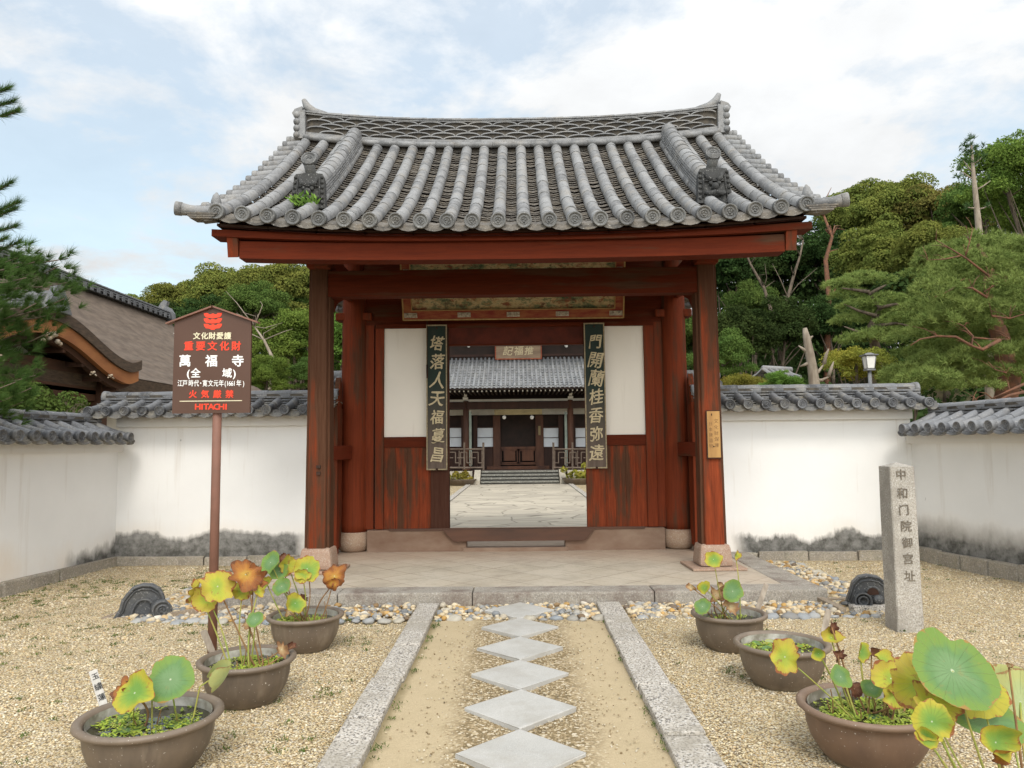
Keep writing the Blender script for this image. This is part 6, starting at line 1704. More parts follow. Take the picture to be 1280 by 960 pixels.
def hbox(a0, b0, a1, b1, Y, th, mat, nm, par=hall):
    p0 = Z7(a0, b1, Y); p1 = Z7(a1, b0, Y); b = MB(); b.b2((p0.x, Y, p0.z), (p1.x, Y + th, p1.z)); return b.build(nm, mat, par)
zb1, zb0 = Z7(400, 445, YC).z, Z7(400, 485, YC).z
b = MB(); b.b2((-7.0, YC - 0.12, zb0), (7.1, YC + 0.12, zb1), bev=0.01); b.build('beam', M_HWOOD, hall)
zz1 = Z7(400, 432, YC).z
b = MB(); b.b2((-7.0, YC - 0.06, zb1), (7.1, YC + 0.02, zz1)); b.build('plaster_strip', M_HPLAS, hall)
# rear wall with its openings
zt = Z7(400, 517, YWL).z; zp = Z7(400, 486, YWL).z
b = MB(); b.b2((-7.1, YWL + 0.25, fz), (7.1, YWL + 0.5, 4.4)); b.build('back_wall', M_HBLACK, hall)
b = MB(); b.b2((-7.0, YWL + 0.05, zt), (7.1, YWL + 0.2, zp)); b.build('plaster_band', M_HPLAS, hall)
for (a0, a1) in ((335, 372), (568, 606), (228, 247), (160, 180), (693, 712), (765, 782)):
    hbox(a0, 520, a1, 815, YWL, 0.16, M_HCOL if a1 - a0 > 30 else M_HWOOD, 'wall_post')
for (a0, a1) in ((103 - 60, 162), (247, 332), (610, 695), (780, 898)):
    w = hbox(a0, 588, a1, 692, YWL + 0.10, 0.05, M_SHOJI, 'window')
    p0, p1 = Z7(a0, 692, YWL), Z7(a1, 588, YWL)
    b = MB()
    for (x0, x1, z0, z1) in ((p0.x - .05, p1.x + .05, p0.z - .06, p0.z), (p0.x - .05, p1.x + .05, p1.z, p1.z + .06), (p0.x - .05, p0.x, p0.z, p1.z), (p1.x, p1.x + .05, p0.z, p1.z), (p0.x, p1.x, (p0.z + p1.z) / 2 - 0.02, (p0.z + p1.z) / 2 + 0.0)):
        b.b2((x0, YWL + 0.04, z0), (x1, YWL + 0.09, z1))
    b.build('sash', M_HWOOD, w)
    hbox(a0, 700, a1, 815, YWL + 0.08, 0.1, M_HWOOD, 'wall_board')
hbox(375, 690, 568, 705, YWL - 0.05, 0.1, M_HCOL, 'gate_rail'); hbox(375, 783, 568, 790, YWL - 0.05, 0.1, M_HCOL, 'gate_rail')
for (a0, a1) in ((375, 468), (475, 568)):
    d = hbox(a0 + 16, 712, a1 - 14, 768, YWL - 0.02, 0.05, M_HCOL, 'low_door')
    p0, p1 = Z7(a0, 783, YWL), Z7(a1, 705, YWL)
    b = MB(); b.b2((p0.x, YWL - 0.04, p0.z), (p0.x + 0.05, YWL + 0.02, p1.z)); b.b2((p1.x - 0.05, YWL - 0.04, p0.z), (p1.x, YWL + 0.02, p1.z)); b.b2((p0.x, YWL - 0.04, p0.z), (p1.x, YWL + .02, p0.z + .06)); b.b2((p0.x, YWL - 0.04, p1.z - .06), (p1.x, YWL + .02, p1.z)); b.build('door_frame', M_HCOL, d)
hbox(300, 795, 640, 818, YWL - 0.2, 0.2, M_HCOL, 'door_sill')
hbox(580, 578, 592, 628, YWL - 0.03, 0.02, M_GOLD2, 'name_tag')
# rafters with white ends under the eave
YE = 30.6
ze = Z7(400, 368, YE).z; zr = Z7(400, 392, YE).z
x = -6.9
while x < 6.9:
    b = MB(); ew = MB()
    b.b2((x - 0.035, YE + 0.35, zr - 0.01 + 0.05), (x + 0.035, YE + 2.6, zr + 0.08 + 0.10))
    ew.b2((x - 0.028, YE + 0.33, zr + 0.035), (x + 0.028, YE + 0.36, zr + 0.10))
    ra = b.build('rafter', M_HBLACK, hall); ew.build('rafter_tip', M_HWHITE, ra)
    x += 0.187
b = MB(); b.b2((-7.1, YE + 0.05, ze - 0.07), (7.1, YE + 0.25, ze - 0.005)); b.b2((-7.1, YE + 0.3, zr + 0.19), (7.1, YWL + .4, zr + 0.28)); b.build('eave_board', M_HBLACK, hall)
YT = 33.6
zt2 = Z7(400, 213, YT).z
def hprof(t): return (YT - YE) * t + 0.0, zt2 + (ze - zt2) * t - 0.10 * 4 * t * (1 - t)
b = MB(); tile_slope(b, (0.05, YT, 0), XW, -YW, [(-7.1 + 0.187 * i) for i in range(76)], hprof, lambda u, t: 0, r=0.055, seg=0.42, flat=0.3, sag=0.03, detail=False, disc=True)
b.build('lower_roof', [M_HTILE, M_HTILE], hall)
b = MB(); b.b2((-7.0, YT, 3.6), (7.1, YT + 0.3, 7.4)); 
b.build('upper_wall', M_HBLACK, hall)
b = MB(); zbm = Z7(400, 196, YT).z
b.b2((-7.0, YT - 0.08, zbm - 0.03), (7.1, YT - 0.001, zbm + 0.07)); b.b2((-7.0, YT - 0.06, zbm + 0.62), (7.1, YT - 0.001, zbm + 0.72)); b.build('upper_rail', M_HWOOD, hall)
for a in (200, 733):
    p = Z7(a, 142, YT - 0.4); b = MB(); b.ball((p.x, p.y, p.z), 0.07, n=8); b.box((p.x, p.y + .2, p.z + .08), (0.12, 0.3, 0.06)); b.build('bracket', M_HWHITE, hall)
# main roof above (hidden behind the gate from here)
b = MB()
for s in (-1, 1):
    vs = [(-7.6, 37.5 - s * 6.0, 7.2), (7.7, 37.5 - s * 6.0, 7.2), (6.6, 37.5, 10.6), (-6.5, 37.5, 10.6)]
    vs2 = [(v[0], v[1], v[2] - 0.2) for v in vs]; b.add(vs + vs2, [(0, 1, 2, 3), (4, 7, 6, 5), (0, 4, 5, 1), (1, 5, 6, 2), (3, 7, 4, 0), (2, 6, 7, 3)])
tile_slope(b, (0.05, 37.5, 0), XW, -YW, [(-7.2 + 0.3 * i) for i in range(49)], lambda t: (6.0 * t, 10.62 - 3.4 * t - 0.02), lambda u, t: 0.03, r=0.08, seg=0.6, flat=0.5, sag=0.03, detail=False)
b.build('upper_roof', M_HTILE, hall)
# balustrades
for s, a0, a1 in ((-1, 100, 286), (1, 656, 842)):
    e0, e1 = (a0 - 120, 280) if s < 0 else (662, a1 + 120)
    b = MB(); Yb = YP + 0.25
    def hb(x0, y0, x1, y1, t=0.05):
        p0 = Z7(x0, y0, Yb); p1 = Z7(x1, y1, Yb); b.tube([p0, p1], t / 2, n=4, smooth=False, cap=True)
    hb(e0, 705, e1, 705, 0.07); hb(e0, 760, e1, 760, 0.045) if False else None; hb(e0, 806, e1, 806, 0.08)
    pe = 280 if s < 0 else 662
    hb(pe, 668, pe, 820, 0.09)
    for q in range(4):
        xa = pe + s * (0 if False else 1) * (0) + (-1 if s < 0 else 1) * (28 + q * 62)
        d = -1 if s < 0 else 1
        hb(xa, 722, xa, 780, 0.045); hb(xa, 722, xa + d * 34, 722, 0.045); hb(xa + d * 34, 722, xa + d * 34, 790, 0.045); hb(xa, 780, xa - d * 20, 780, 0.045); hb(xa + d * 12, 752, xa + d * 52, 752, 0.04); hb(xa - d * 20, 712, xa - d * 20, 800, 0.04)
    hb(pe + s * 104, 668, pe + s * 104, 815, 0.08)
    side = 'left' if s < 0 else 'right'
    b.build('balustrade', M_HRAIL, hall)
# plaque and lanterns on the hall
pq = Z7(470, 172, YT - 0.25)
ph = thing('hall_name_board', 'brown horizontal board with three pale cursive characters above the hall roof', 'name board', pq)
p0, p1 = Z7(350, 211, YT - 0.25), Z7(592, 132, YT - 0.25)
b = MB(); b.b2((p0.x, YT - 0.27, p0.z), (p1.x, YT - 0.22, p1.z)); b.build('board', m_simple('brown_old_board', (0.17, 0.115, 0.075), (0.27, 0.19, 0.12), 3, 0.7, 0.2, stretch=(.3, 1, 2)), ph)
b = MB()
for (x0, x1, z0, z1) in ((p0.x - .05, p1.x + .05, p0.z - .05, p0.z), (p0.x - .05, p1.x + .05, p1.z, p1.z + .05), (p0.x - .05, p0.x, p0.z, p1.z), (p1.x, p1.x + .05, p0.z, p1.z)): b.b2((x0, YT - 0.30, z0), (x1, YT - 0.22, z1))
b.build('board_frame', M_FRAMERED, ph)
text_part('lettering', None, M_GILT, ph, (pq.x, YT - 0.285, pq.z), XW, ZW, 0.4, extrude=0.01, bold=0.02, jitter=0.08, shear=0.2, per_char=[('記', -0.48, 0, 0.42), ('福', 0.0, 0.0, 0.42), ('推', 0.46, 0.0, 0.42)])
for a, wd_ in ((394, 'left'), (545, 'right')):
    p = Z7(a, 531, YC); b = MB(); b.ball(p, 0.085, n=12, sq=(1, 1, 1.05)); b.tube([p + ZW * 0.08, p + ZW * 0.3], 0.01, n=5)
    tag(b.build('hanging_lantern', M_HWHITE, loc=p), f'small round white lantern hanging before the hall doorway, the {wd_} one', 'lantern', 'round lanterns on the hall')
pg = Z7(470, 500, YC - 0.15); p0, p1 = Z7(340, 518, YC - .15), Z7(600, 486, YC - .15)
gb = thing('gold_board', 'long dull gold board under the beam over the hall doorway', 'board', pg)
b = MB(); b.b2((p0.x, YC - 0.17, p0.z), (p1.x, YC - 0.13, p1.z)); b.build('panel', M_GOLD2, gb)
# low plants either side of the hall steps
def leaf_cloud(name, centers, radii, n, size, mat, parent=None, loc=(0, 0, 0), upbias=0.3, seed=0, jitter=0.5, shell=(0.82, 1.05), lowcut=-0.45, aspect=0.62):
    g = np.random.default_rng(seed); C = np.asarray(centers, float); Rr = np.asarray(radii, float)
    if Rr.ndim == 1: Rr = np.stack([Rr] * 3, 1)
    area = Rr.mean(1) ** 2; idx = g.choice(len(C), n, p=area / area.sum())
    d = g.normal(size=(n, 3)); d[:, 2] += upbias; d /= np.linalg.norm(d, axis=1)[:, None]
    low = d[:, 2] < lowcut; d[low, 2] *= -1
    pos = C[idx] + d * Rr[idx] * g.uniform(shell[0], shell[1], n)[:, None]
    nr = d + g.normal(size=(n, 3)) * jitter; nr /= np.linalg.norm(nr, axis=1)[:, None]
    a = np.cross(nr, g.normal(size=(n, 3))); a /= np.linalg.norm(a, axis=1)[:, None]; b = np.cross(nr, a)
    s = size * g.uniform(0.6, 1.35, n)[:, None]
    V = np.stack([pos - a * s, pos - b * s * aspect, pos + a * s, pos + b * s * aspect], 1).reshape(-1, 3)
    return np_obj(name, V, np.arange(4 * n), 4, mat, parent)
for (px, py, Y, r, lab) in ((576, 598, 31.2, 0.32, 'yellow-green plants at the left of the hall steps'), (722, 592, 31.0, 0.42, 'yellow-green plants at the right of the hall steps')):
    p = P(px, py, Y); g2 = random.Random(int(px))
    o = thing('lotus_clump', lab, 'plant', (p.x, p.y, 0))
    cs = [(g2.uniform(-r, r) * 1.5, g2.uniform(-.3, .3), p.z + g2.uniform(-.2, .3)) for _ in range(12)]
    leaf_cloud('leaves', cs, [0.14] * 12, 420, 0.075, F_YELLOW, o, seed=int(px))
    b = MB()
    for c in cs: b.tube([(p.x + c[0] * .6, p.y + c[1], 0), (p.x + c[0], p.y + c[1], c[2])], 0.012, n=5)
    b.build('stems', M_STEMG, o)
    b = MB(); b.lathe((p.x, p.y, 0), [(0.5, 0), (0.62, 0.2), (0.66, 0.24), (0.6, 0.22), (0, .2)], n=20); b.build('tub', M_POT_A, o)
# low inner kerb and rough ground edge either side of the inner court path
for s in (-1, 1):
    b = MB(); y = 13.6
    while y < 31:
        l = random.uniform(1.0, 1.8); b.b2((0.02 + s * 2.08 - 0.09, y + .01, -0.05), (0.02 + s * 2.08 + 0.09, min(y + l, 31.2) - .01, 0.03), bev=0.01); y += l
    tag(b.build('court_kerb', M_KERB), kind='structure')

# ================================================================== bark-roofed building on the left
def PX3(px, py, X):
    d = cam_rot @ Vector(((px - 640.0) / FPX, -(py - 480.0) / FPX, -1.0)); return CAM + d * ((X - CAM.x) / d.x)
M_BARKROOF = m_simple('cypress_bark_roofing', (0.150, 0.115, 0.088), (0.095, 0.072, 0.055), 2.5, 0.95, 0.9, stretch=(1, 1, 3.5), bscale=22)
M_BARKEDGE = m_simple('bark_roof_edge', (0.11, 0.075, 0.05), (0.055, 0.04, 0.03), 6, 0.95, 0.5, stretch=(1, 1, 6))
M_ORANGE = m_simple('fresh_cypress_board', (0.36, 0.145, 0.05), (0.24, 0.09, 0.035), 5, 0.65, 0.2, stretch=(1, .3, 1))
M_LBROWN = m_simple('brown_hall_beam', (0.09, 0.04, 0.022), (0.05, 0.025, 0.015), 4, 0.8, 0.2, stretch=(1, .2, 1))
M_DTILE2 = m_tile('old_dark_ridge_tile', lo=(0.045, 0.047, 0.052), hi=(0.12, 0.123, 0.13), warm=(0.12, 0.11, 0.1), dark=0.4)
bk = thing('bark_roofed_hall', 'large temple building with a brown bark roof and curved orange gable behind the left wall', 'temple hall', (-10.5, 15, 0))
XR_, XE_ = -11.6, -8.0
pr0 = PX3(205, 388, XR_); pe0 = PX3(217, 482, XE_)
zR = pr0.z - 0.25; zE_ = pe0.z; Yfar = pr0.y; Ynear = 5.0
def mprof(t):
    x = XR_ + (XE_ - XR_) * t; z = zR + (zE_ - zR) * t - 0.30 * 4 * t * (1 - t); return x, z
b = MB()
NTt, NYy = 14, 24
def grid(mb, f, nu, nv, mi=0):
    vs = [f(i / nu, j / nv) for j in range(nv + 1) for i in range(nu + 1)]
    mb.add(vs, [(j * (nu + 1) + i, j * (nu + 1) + i + 1, (j + 1) * (nu + 1) + i + 1, (j + 1) * (nu + 1) + i) for j in range(nv) for i in range(nu)], mi, True)
yn = lambda t, v: Ynear + (Yfar + 0.2 + 0.2 * t - Ynear) * v
def eup(t, v): return 0.25 * t * (max(0, v - 0.7) / 0.3) ** 2
grid(b, lambda t, v: Vector((mprof(t)[0], yn(t, v), mprof(t)[1] + eup(t, v) + 0.02 * math.sin(t * 40))), 40, NYy)
grid(b, lambda t, v: Vector((2 * XR_ - mprof(t)[0], yn(t, v), mprof(t)[1])), NTt, NYy)
# thick eave and gable edges
grid(b, lambda t, v: Vector((XE_ - 0.05 * t, yn(1, v), zE_ + eup(1, v) - 0.30 * t)), 3, NYy, 1)
grid(b, lambda t, v: Vector((mprof(v)[0], yn(v, 1) - 0.02 * t, mprof(v)[1] + eup(v, 1) - 0.30 * t)), 3, NTt, 1)
grid(b, lambda t, v: Vector((mprof(t)[0] - 0.1, yn(t, v), mprof(t)[1] + eup(t, v) - 0.32)), NTt, NYy, 2)
b.build('bark_roof', [M_BARKROOF, M_BARKEDGE, M_LBROWN], bk)
b = MB()
b.b2((XR_ - 0.22, Ynear, zR - 0.05), (XR_ + 0.22, Yfar, zR + 0.14), mi=1)
for l in range(3): b.b2((XR_ - 0.27 + l * .02, Ynear, zR + 0.02 + l * 0.07), (XR_ + 0.27 - l * .02, Yfar + 0.02, zR + 0.05 + l * 0.07))
for i in range(60):
    y0 = Ynear + (Yfar - Ynear) * i / 60; y1 = Ynear + (Yfar - Ynear) * (i + 1) / 60
    half_round(b, Vector((XR_, y0, zR + 0.15)), Vector((XR_, y1 + .02, zR + 0.153)), XW, 0.13, 0.135, n=6)
    b.box((XR_ + 0.28, (y0 + y1) / 2, zR + 0.0), (0.04, 0.14, 0.14), bev=0.02)
rg = b.build('ridge', [M_DTILE2, M_DTILE], bk)
b = MB(); b.prism([(-0.35, -0.1), (0.35, -0.1), (0.32, 0.15), (0.2, 0.33), (0.08, 0.38), (0.12, 0.55), (0, 0.6), (-0.1, 0.5), (-0.2, 0.33), (-0.32, 0.15)], (XR_, Yfar + 0.05, zR), XW, ZW, YW, 0.16)
for i in range(5): b.tube([(XR_ + 0.32 + i * 0.02, Yfar + 0.1 + 0.02 * i, zR - 0.1 - i * 0.1), (XR_ + 0.40 + i * 0.02, Yfar + 0.35, zR - 0.13 - i * 0.1)], 0.05, n=8)
b.build('ridge_ornament', M_WTILE, rg)
# curved gable (karahafu)
XK = -7.55
kp = PX3(66, 402, XK); ke = PX3(176, 470, XK)
Yk, zk = kp.y, kp.z; hw = ke.y - kp.y; zke = ke.z
def kprof(s):
    a = abs(s); z = zke + (zk - zke) * (0.5 + 0.5 * math.cos(math.pi * min(a / 0.90, 1.0)))
    if a > 0.86: z += 0.10 * ((a - 0.86) / 0.14) ** 1.5
    return z
KS = [-1 + 2 * i / 48 for i in range(49)]
def kband(mb, x0, x1, d0, d1, mi, sc=1.0):
    vs = []
    for s in KS:
        z = kprof(s); y = Yk + s * hw * sc
        vs += [(x0, y, z + d0), (x1, y, z + d0), (x1, y, z + d1), (x0, y, z + d1)]
    fs = []
    for i in range(48):
        o = 4 * i; fs += [(o, o + 4, o + 5, o + 1), (o + 1, o + 5, o + 6, o + 2), (o + 2, o + 6, o + 7, o + 3), (o + 3, o + 7, o + 4, o)]
    fs += [(0, 1, 2, 3), (192, 195, 194, 193)]
    mb.add(vs, fs, mi, False)
kg = thing_part = None
b = MB(); kband(b, XK - 3.2, XK + 0.02, 0.03, 0.22, 0); kg = b.build('curved_gable', [M_BARKEDGE], bk)
b = MB(); kband(b, XK - 0.12, XK - 0.02, -0.20, 0.03, 0, 0.985); b.build('bargeboard', M_ORANGE, kg)
b = MB(); kband(b, XK - 0.9, XK - 0.14, -0.10, 0.03, 0, 0.97); kband(b, XK - 0.24, XK - 0.14, -0.30, -0.10, 0, 0.95); b.build('gable_soffit', M_LBROWN, kg)
b = MB()
poly = [(s * hw * 0.74, kprof(s) - 0.28 - zke) for s in KS[4:45]] 
poly = [(u, max(v, 0.02)) for u, v in poly] 
b.prism([(-hw * 0.62, 0.0)] + [(s * hw * 0.62, max(kprof(s) - 0.30 - zke, 0.01)) for s in KS[6:43]] + [(hw * 0.62, 0.0)], (XK - 0.75, Yk, zke + 0.02), YW, ZW, XW, 0.06); b.build('gable_plaster', M_HPLAS, kg)
b = MB()
for i in range(9): 
    s = -0.8 + 1.6 * i / 8
    b.b2((XK - 0.74, Yk + s * hw - 0.04, kprof(s) - 0.36), (XK - 0.15, Yk + s * hw + 0.04, kprof(s) - 0.28))
for (z0, h, x) in ((zke - 0.08, 0.18, -0.55), (zke - 0.42, 0.2, -0.60)):
    b.b2((XK + x - 0.1, Yk - hw * 1.0, z0), (XK + x + 0.1, Yk + hw * 1.0, z0 + h))
b.b2((XK - 0.7, Yfar - 15, zE_ - 0.55), (XK - 0.5, Yfar - 0.5, zE_ - 0.35))
b.build('gable_beam', M_LBROWN, kg)
M_CARVE = m_simple('pale_carved_wood', (0.48, 0.42, 0.33), (0.35, 0.24, 0.14), 14, 0.8, 0.2)
for s, sz in ((0, 0.17), (0.42, 0.07), (0.62, 0.07), (-0.42, 0.07)):
    b = MB()
    c = Vector((XK + 0.0, Yk + s * hw, (kprof(s) if s == 0 else zke + 0.15) - 0.26))
    for k in range(7):
        u_ = -1 + 2 * k / 6; b.ball(c + Vector((0, u_ * sz * 1.3, (0.35 - u_ * u_) * sz * 0.7 + 0.25 * sz * math.sin(k * 2.1))), sz * (0.34 - 0.12 * abs(u_)), n=8)
    b.build('carved_pendant', M_CARVE, kg)
b = MB()
for l in range(3): b.b2((XK - 1.6, Yk - 0.20 + l * 0.03, zk + 0.2 + l * 0.07), (XK + 0.02, Yk + 0.20 - l * 0.03, zk + 0.25 + l * 0.07))
b.tube([(XK - 1.6, Yk, zk + 0.45), (XK + 0.05, Yk, zk + 0.42)], 0.09, n=10)
b.prism([(-0.34, 0), (0.34, 0), (0.26, 0.14), (0.16, 0.3), (0.1, 0.42), (0, 0.46), (-0.1, 0.42), (-0.16, 0.3), (-0.26, 0.14)], (XK + 0.06, Yk, zk + 0.16), YW, ZW, XW, 0.1)
b.build('gable_ridge', M_WTILE, kg)
b = MB(); b.b2((XK - 1.3, Ynear, -0.1), (XK - 1.15, Yfar - 0.5, zE_ - 0.2)); b.b2((XK - 8, Yfar - 0.6, -0.1), (XK - 1.2, Yfar - 0.5, zR - .6)); b.build('wall', M_HPLAS, bk)
b = MB()
for i in range(9):
    y = Ynear + 1.5 + i * 2.2
    if y < Yfar - 0.6: b = MB(); b.b2((XK - 1.16, y - 0.12, -0.1), (XK - 1.02, y + 0.12, zE_ - 0.2)); b.build('wall_post', M_LBROWN, bk)
for y in (Yk - hw * 0.8, Yk + hw * 0.8): b = MB(); b.b2((XK - 0.65, y - 0.12, -0.1), (XK - 0.4, y + 0.12, zke)); b.build('porch_post', M_LBROWN, bk)

# ================================================================== hills and trees
def sstep(a, b_, x): t = min(1, max(0, (x - a) / (b_ - a))); return t * t * (3 - 2 * t)
def hz(x, y):
    side = sstep(12, 26, abs(x + 1)); back = sstep(46, 70, y)
    return max(9.0 * sstep(26, 58, y) * side, 10 * back) + 0.6 * math.sin(x * 0.2) * sstep(30, 50, y) - 0.12
sheet('hills', -120, 120, 20, 130, 0.0, M_EARTH, 70, 60, hz)
# undergrowth over the slopes, nobody could count it
g9 = np.random.default_rng(77); uc = []
while len(uc) < 1900:
    x, y = g9.uniform(-60, 62), g9.uniform(27, 72)
    if abs(x - 0.5) < 11 and y < 50: continue
    if abs(x) > y * 0.85 + 3: continue
    if x < -0.40 * y and y > 33: continue
    uc.append((x, y, hz(x, y) + (g9.uniform(0.1, 1.1) if y < 40 else g9.uniform(0.1, 6.5) if abs(x) > 13 else g9.uniform(0, 3))))
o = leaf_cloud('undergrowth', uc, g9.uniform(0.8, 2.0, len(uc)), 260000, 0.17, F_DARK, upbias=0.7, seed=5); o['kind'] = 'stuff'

def crown_data(seed, R0, nsub, n, size, flat=0.92, mat=F_OLIVE, subr=0.27, spread=1.0, loose=False):
    """a broadleaf crown: many billowing clumps, local to the crown centre"""
    g = np.random.default_rng(seed); C = []; Q = []
    for i in range(nsub):
        d = g.normal(size=3); d /= np.linalg.norm(d)
        if d[2] < -0.6: d[2] *= -0.6
        rr = R0 * (g.uniform(0.35, 1.02) if loose else g.uniform(0.55, 0.86))
        C.append((d[0] * rr * spread, d[1] * rr * spread, d[2] * rr * flat)); Q.append(R0 * subr * g.uniform(0.5, 1.3) * (g.uniform(0.6, 1.2) if loose else 1))
    Q = np.array(Q); Q3 = np.stack([Q * 1.15, Q * 1.15, Q * 0.78], 1)
    o = leaf_cloud('crown', C, Q3, n, size, mat, None, seed=seed, upbias=0.45 if loose else 0.55, jitter=0.9 if loose else 0.55, shell=(0.5, 1.2) if loose else (0.78, 1.08))
    return o
def bare_tree(base, top, r, seed, limbs, mat=M_BARK, targets=None):
    rr = random.Random(seed); base, top = Vector(base), Vector(top); b = MB()
    k = Vector((rr.uniform(-1, 1), rr.uniform(-.5, .5), 0)) * (top - base).length * 0.05
    f = lambda t: base + (top - base) * t + k * math.sin(math.pi * t * 1.2) + Vector((math.sin(t * 9 + seed) * 0.04, 0, 0)) * (top - base).length * .3
    b.tube([f(i / 8) for i in range(9)], [r * (1.25 - 0.8 * i / 8) for i in range(9)], n=8)
    for i in range(limbs):
        t = rr.uniform(0.35, 0.92); p = f(t)
        q = Vector(rr.choice(targets)) if targets else p + Vector((rr.uniform(-1, 1), rr.uniform(-.6, .6), rr.uniform(0.3, 0.9))).normalized() * (top - base).length * rr.uniform(0.25, 0.5)
        m = p + (q - p) * 0.5 + Vector((rr.uniform(-.2, .2), rr.uniform(-.2, .2), rr.uniform(-0.1, .35))) * (q - p).length * 0.4
        rr0 = r * (1.1 - 0.75 * t) * 0.6
        b.tube([p, p + (m - p) * .5 + Vector((0, 0, .02)), m, (m + q) / 2, q], [rr0, rr0 * .85, rr0 * 0.65, rr0 * 0.45, rr0 * 0.2], n=5)
    return b
PROTO = {}
def proto(key):
    if key in PROTO: return PROTO[key]
    spec = dict(olive=(F_OLIVE, 4.2, 95, 44000, 0.105), olive2=(F_OLIVE, 4.2, 80, 40000, 0.105), brown=(F_BROWNISH, 4.2, 84, 38000, 0.105), dark=(F_DARK, 3.6, 60, 28000, 0.11), mid=(F_MID, 3.4, 64, 30000, 0.09), bright=(F_BRIGHT, 3.4, 80, 34000, 0.085), yellow=(F_YELLOW, 2.6, 44, 14000, 0.075))[key]
    mat, R0, ns, n, sz = spec
    o = crown_data(41 + len(PROTO), R0, ns, n, sz, mat=mat, loose=key in ('mid', 'bright', 'dark', 'yellow')); me = o.data; bpy.data.objects.remove(o)
    PROTO[key] = (me, R0); return PROTO[key]
TREES = [
 # px, py, Y, radius px, kind, label
 (172, 398, 56, 28, 'olive', 'olive-green tree, lowest and leftmost on the left skyline beside the bark roof'),
 (222, 390, 54, 40, 'olive', 'rounded olive tree on the left skyline just above the notice board'),
 (282, 380, 52, 46, 'olive2', 'broad olive tree on the left skyline right of the notice board top'),
 (345, 374, 50, 50, 'olive', 'tall billowing olive tree on the left skyline next to the gate roof'),
 (402, 378, 52, 44, 'mid', 'green tree whose crown shows on both sides of the left front post'),
 (205, 412, 46, 34, 'dark', 'dark tree under the skyline canopy, left of the notice board'),
 (250, 415, 45, 42, 'dark', 'dark tree directly behind the gabled top of the notice board'),
 (318, 395, 43, 40, 'mid', 'mid-green tree right of the notice board, under the billowing olive canopy'),
 (300, 440, 36, 34, 'mid', 'green tree behind the right edge of the notice board'),
 (362, 432, 34, 42, 'bright', 'feathery bright green tree left of the left front post'),
 (335, 474, 26, 26, 'bright', 'low bright green bamboo-like shrub above the left wall coping'),
 (378, 476, 27, 24, 'mid', 'low green shrub above the left wall beside the left front post'),
 (426, 440, 34, 40, 'bright', 'bright green tree glimpsed between left front post and column'),
 (918, 345, 55, 46, 'dark', 'thin dark tree with sky showing through right beside the right front post'),
 (965, 352, 54, 46, 'dark', 'dark tree with slanting grey trunks under the right eave'),
 (1022, 330, 52, 46, 'dark', 'dark tree in front of the orange-brown trunk right of the gate'),
 (1075, 272, 55, 44, 'olive', 'domed olive tree on the right skyline nearest to the gate roof'),
 (1122, 278, 52, 52, 'olive2', 'olive tree with two rounded tops on the right skyline'),
 (1178, 280, 50, 54, 'brown', 'brownish olive tree in the middle of the right skyline'),
 (1100, 330, 46, 52, 'olive2', 'olive tree leaning under the right skyline canopy, above the layered pine'),
 (1170, 330, 42, 50, 'olive', 'olive tree behind the tall thin pine on the right'),
 (1232, 272, 44, 52, 'mid', 'mid-green tree on the right skyline behind the thin pine'),
 (1268, 222, 32, 50, 'bright', 'bright fresh-green tree at the right edge of the view, tallest on the right'),
 (1292, 280, 34, 46, 'bright', 'bright green tree partly cut off by the right edge'),
 (925, 430, 34, 44, 'dark', 'dense dark green tree right beside the right front post, at mid height'),
 (978, 415, 38, 44, 'dark', 'very dark tree behind the dead trunk'),
 (1035, 408, 40, 40, 'dark', 'dark tree left of the layered pine'),
 (905, 455, 26, 34, 'mid', 'green bush touching the right front post above the wall'),
 (945, 398, 44, 36, 'mid', 'mid-green tree among the darker ones right of the gate'),
 (930, 486, 19, 26, 'yellow', 'low yellowing shrub above the coping next to the right front post'),
 (1070, 462, 17, 34, 'yellow', 'yellow-green maple shrub behind the street lamp'),
 (980, 486, 17, 22, 'bright', 'low light green shrub at the foot of the dead trunk'),
 (1130, 478, 17, 26, 'bright', 'low green shrub right of the street lamp above the coping'),
 (868, 440, 36, 44, 'mid', 'green tree glimpsed between the right front post and column'),
]
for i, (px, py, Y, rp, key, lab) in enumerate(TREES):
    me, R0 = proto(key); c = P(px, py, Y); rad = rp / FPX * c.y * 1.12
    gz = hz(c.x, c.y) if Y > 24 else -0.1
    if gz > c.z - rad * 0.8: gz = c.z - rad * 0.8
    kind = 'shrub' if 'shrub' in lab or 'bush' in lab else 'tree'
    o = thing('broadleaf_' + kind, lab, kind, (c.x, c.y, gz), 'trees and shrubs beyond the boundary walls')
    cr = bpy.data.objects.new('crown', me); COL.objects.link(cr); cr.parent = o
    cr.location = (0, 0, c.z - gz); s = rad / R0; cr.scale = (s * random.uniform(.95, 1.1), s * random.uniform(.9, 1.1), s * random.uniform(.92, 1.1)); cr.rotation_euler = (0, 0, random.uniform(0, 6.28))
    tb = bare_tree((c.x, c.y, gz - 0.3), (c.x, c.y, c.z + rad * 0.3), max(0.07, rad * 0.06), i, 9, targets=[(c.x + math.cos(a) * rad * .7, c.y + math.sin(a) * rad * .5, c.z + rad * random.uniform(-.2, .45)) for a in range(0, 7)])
    tb.build('trunk', M_BARK, o)
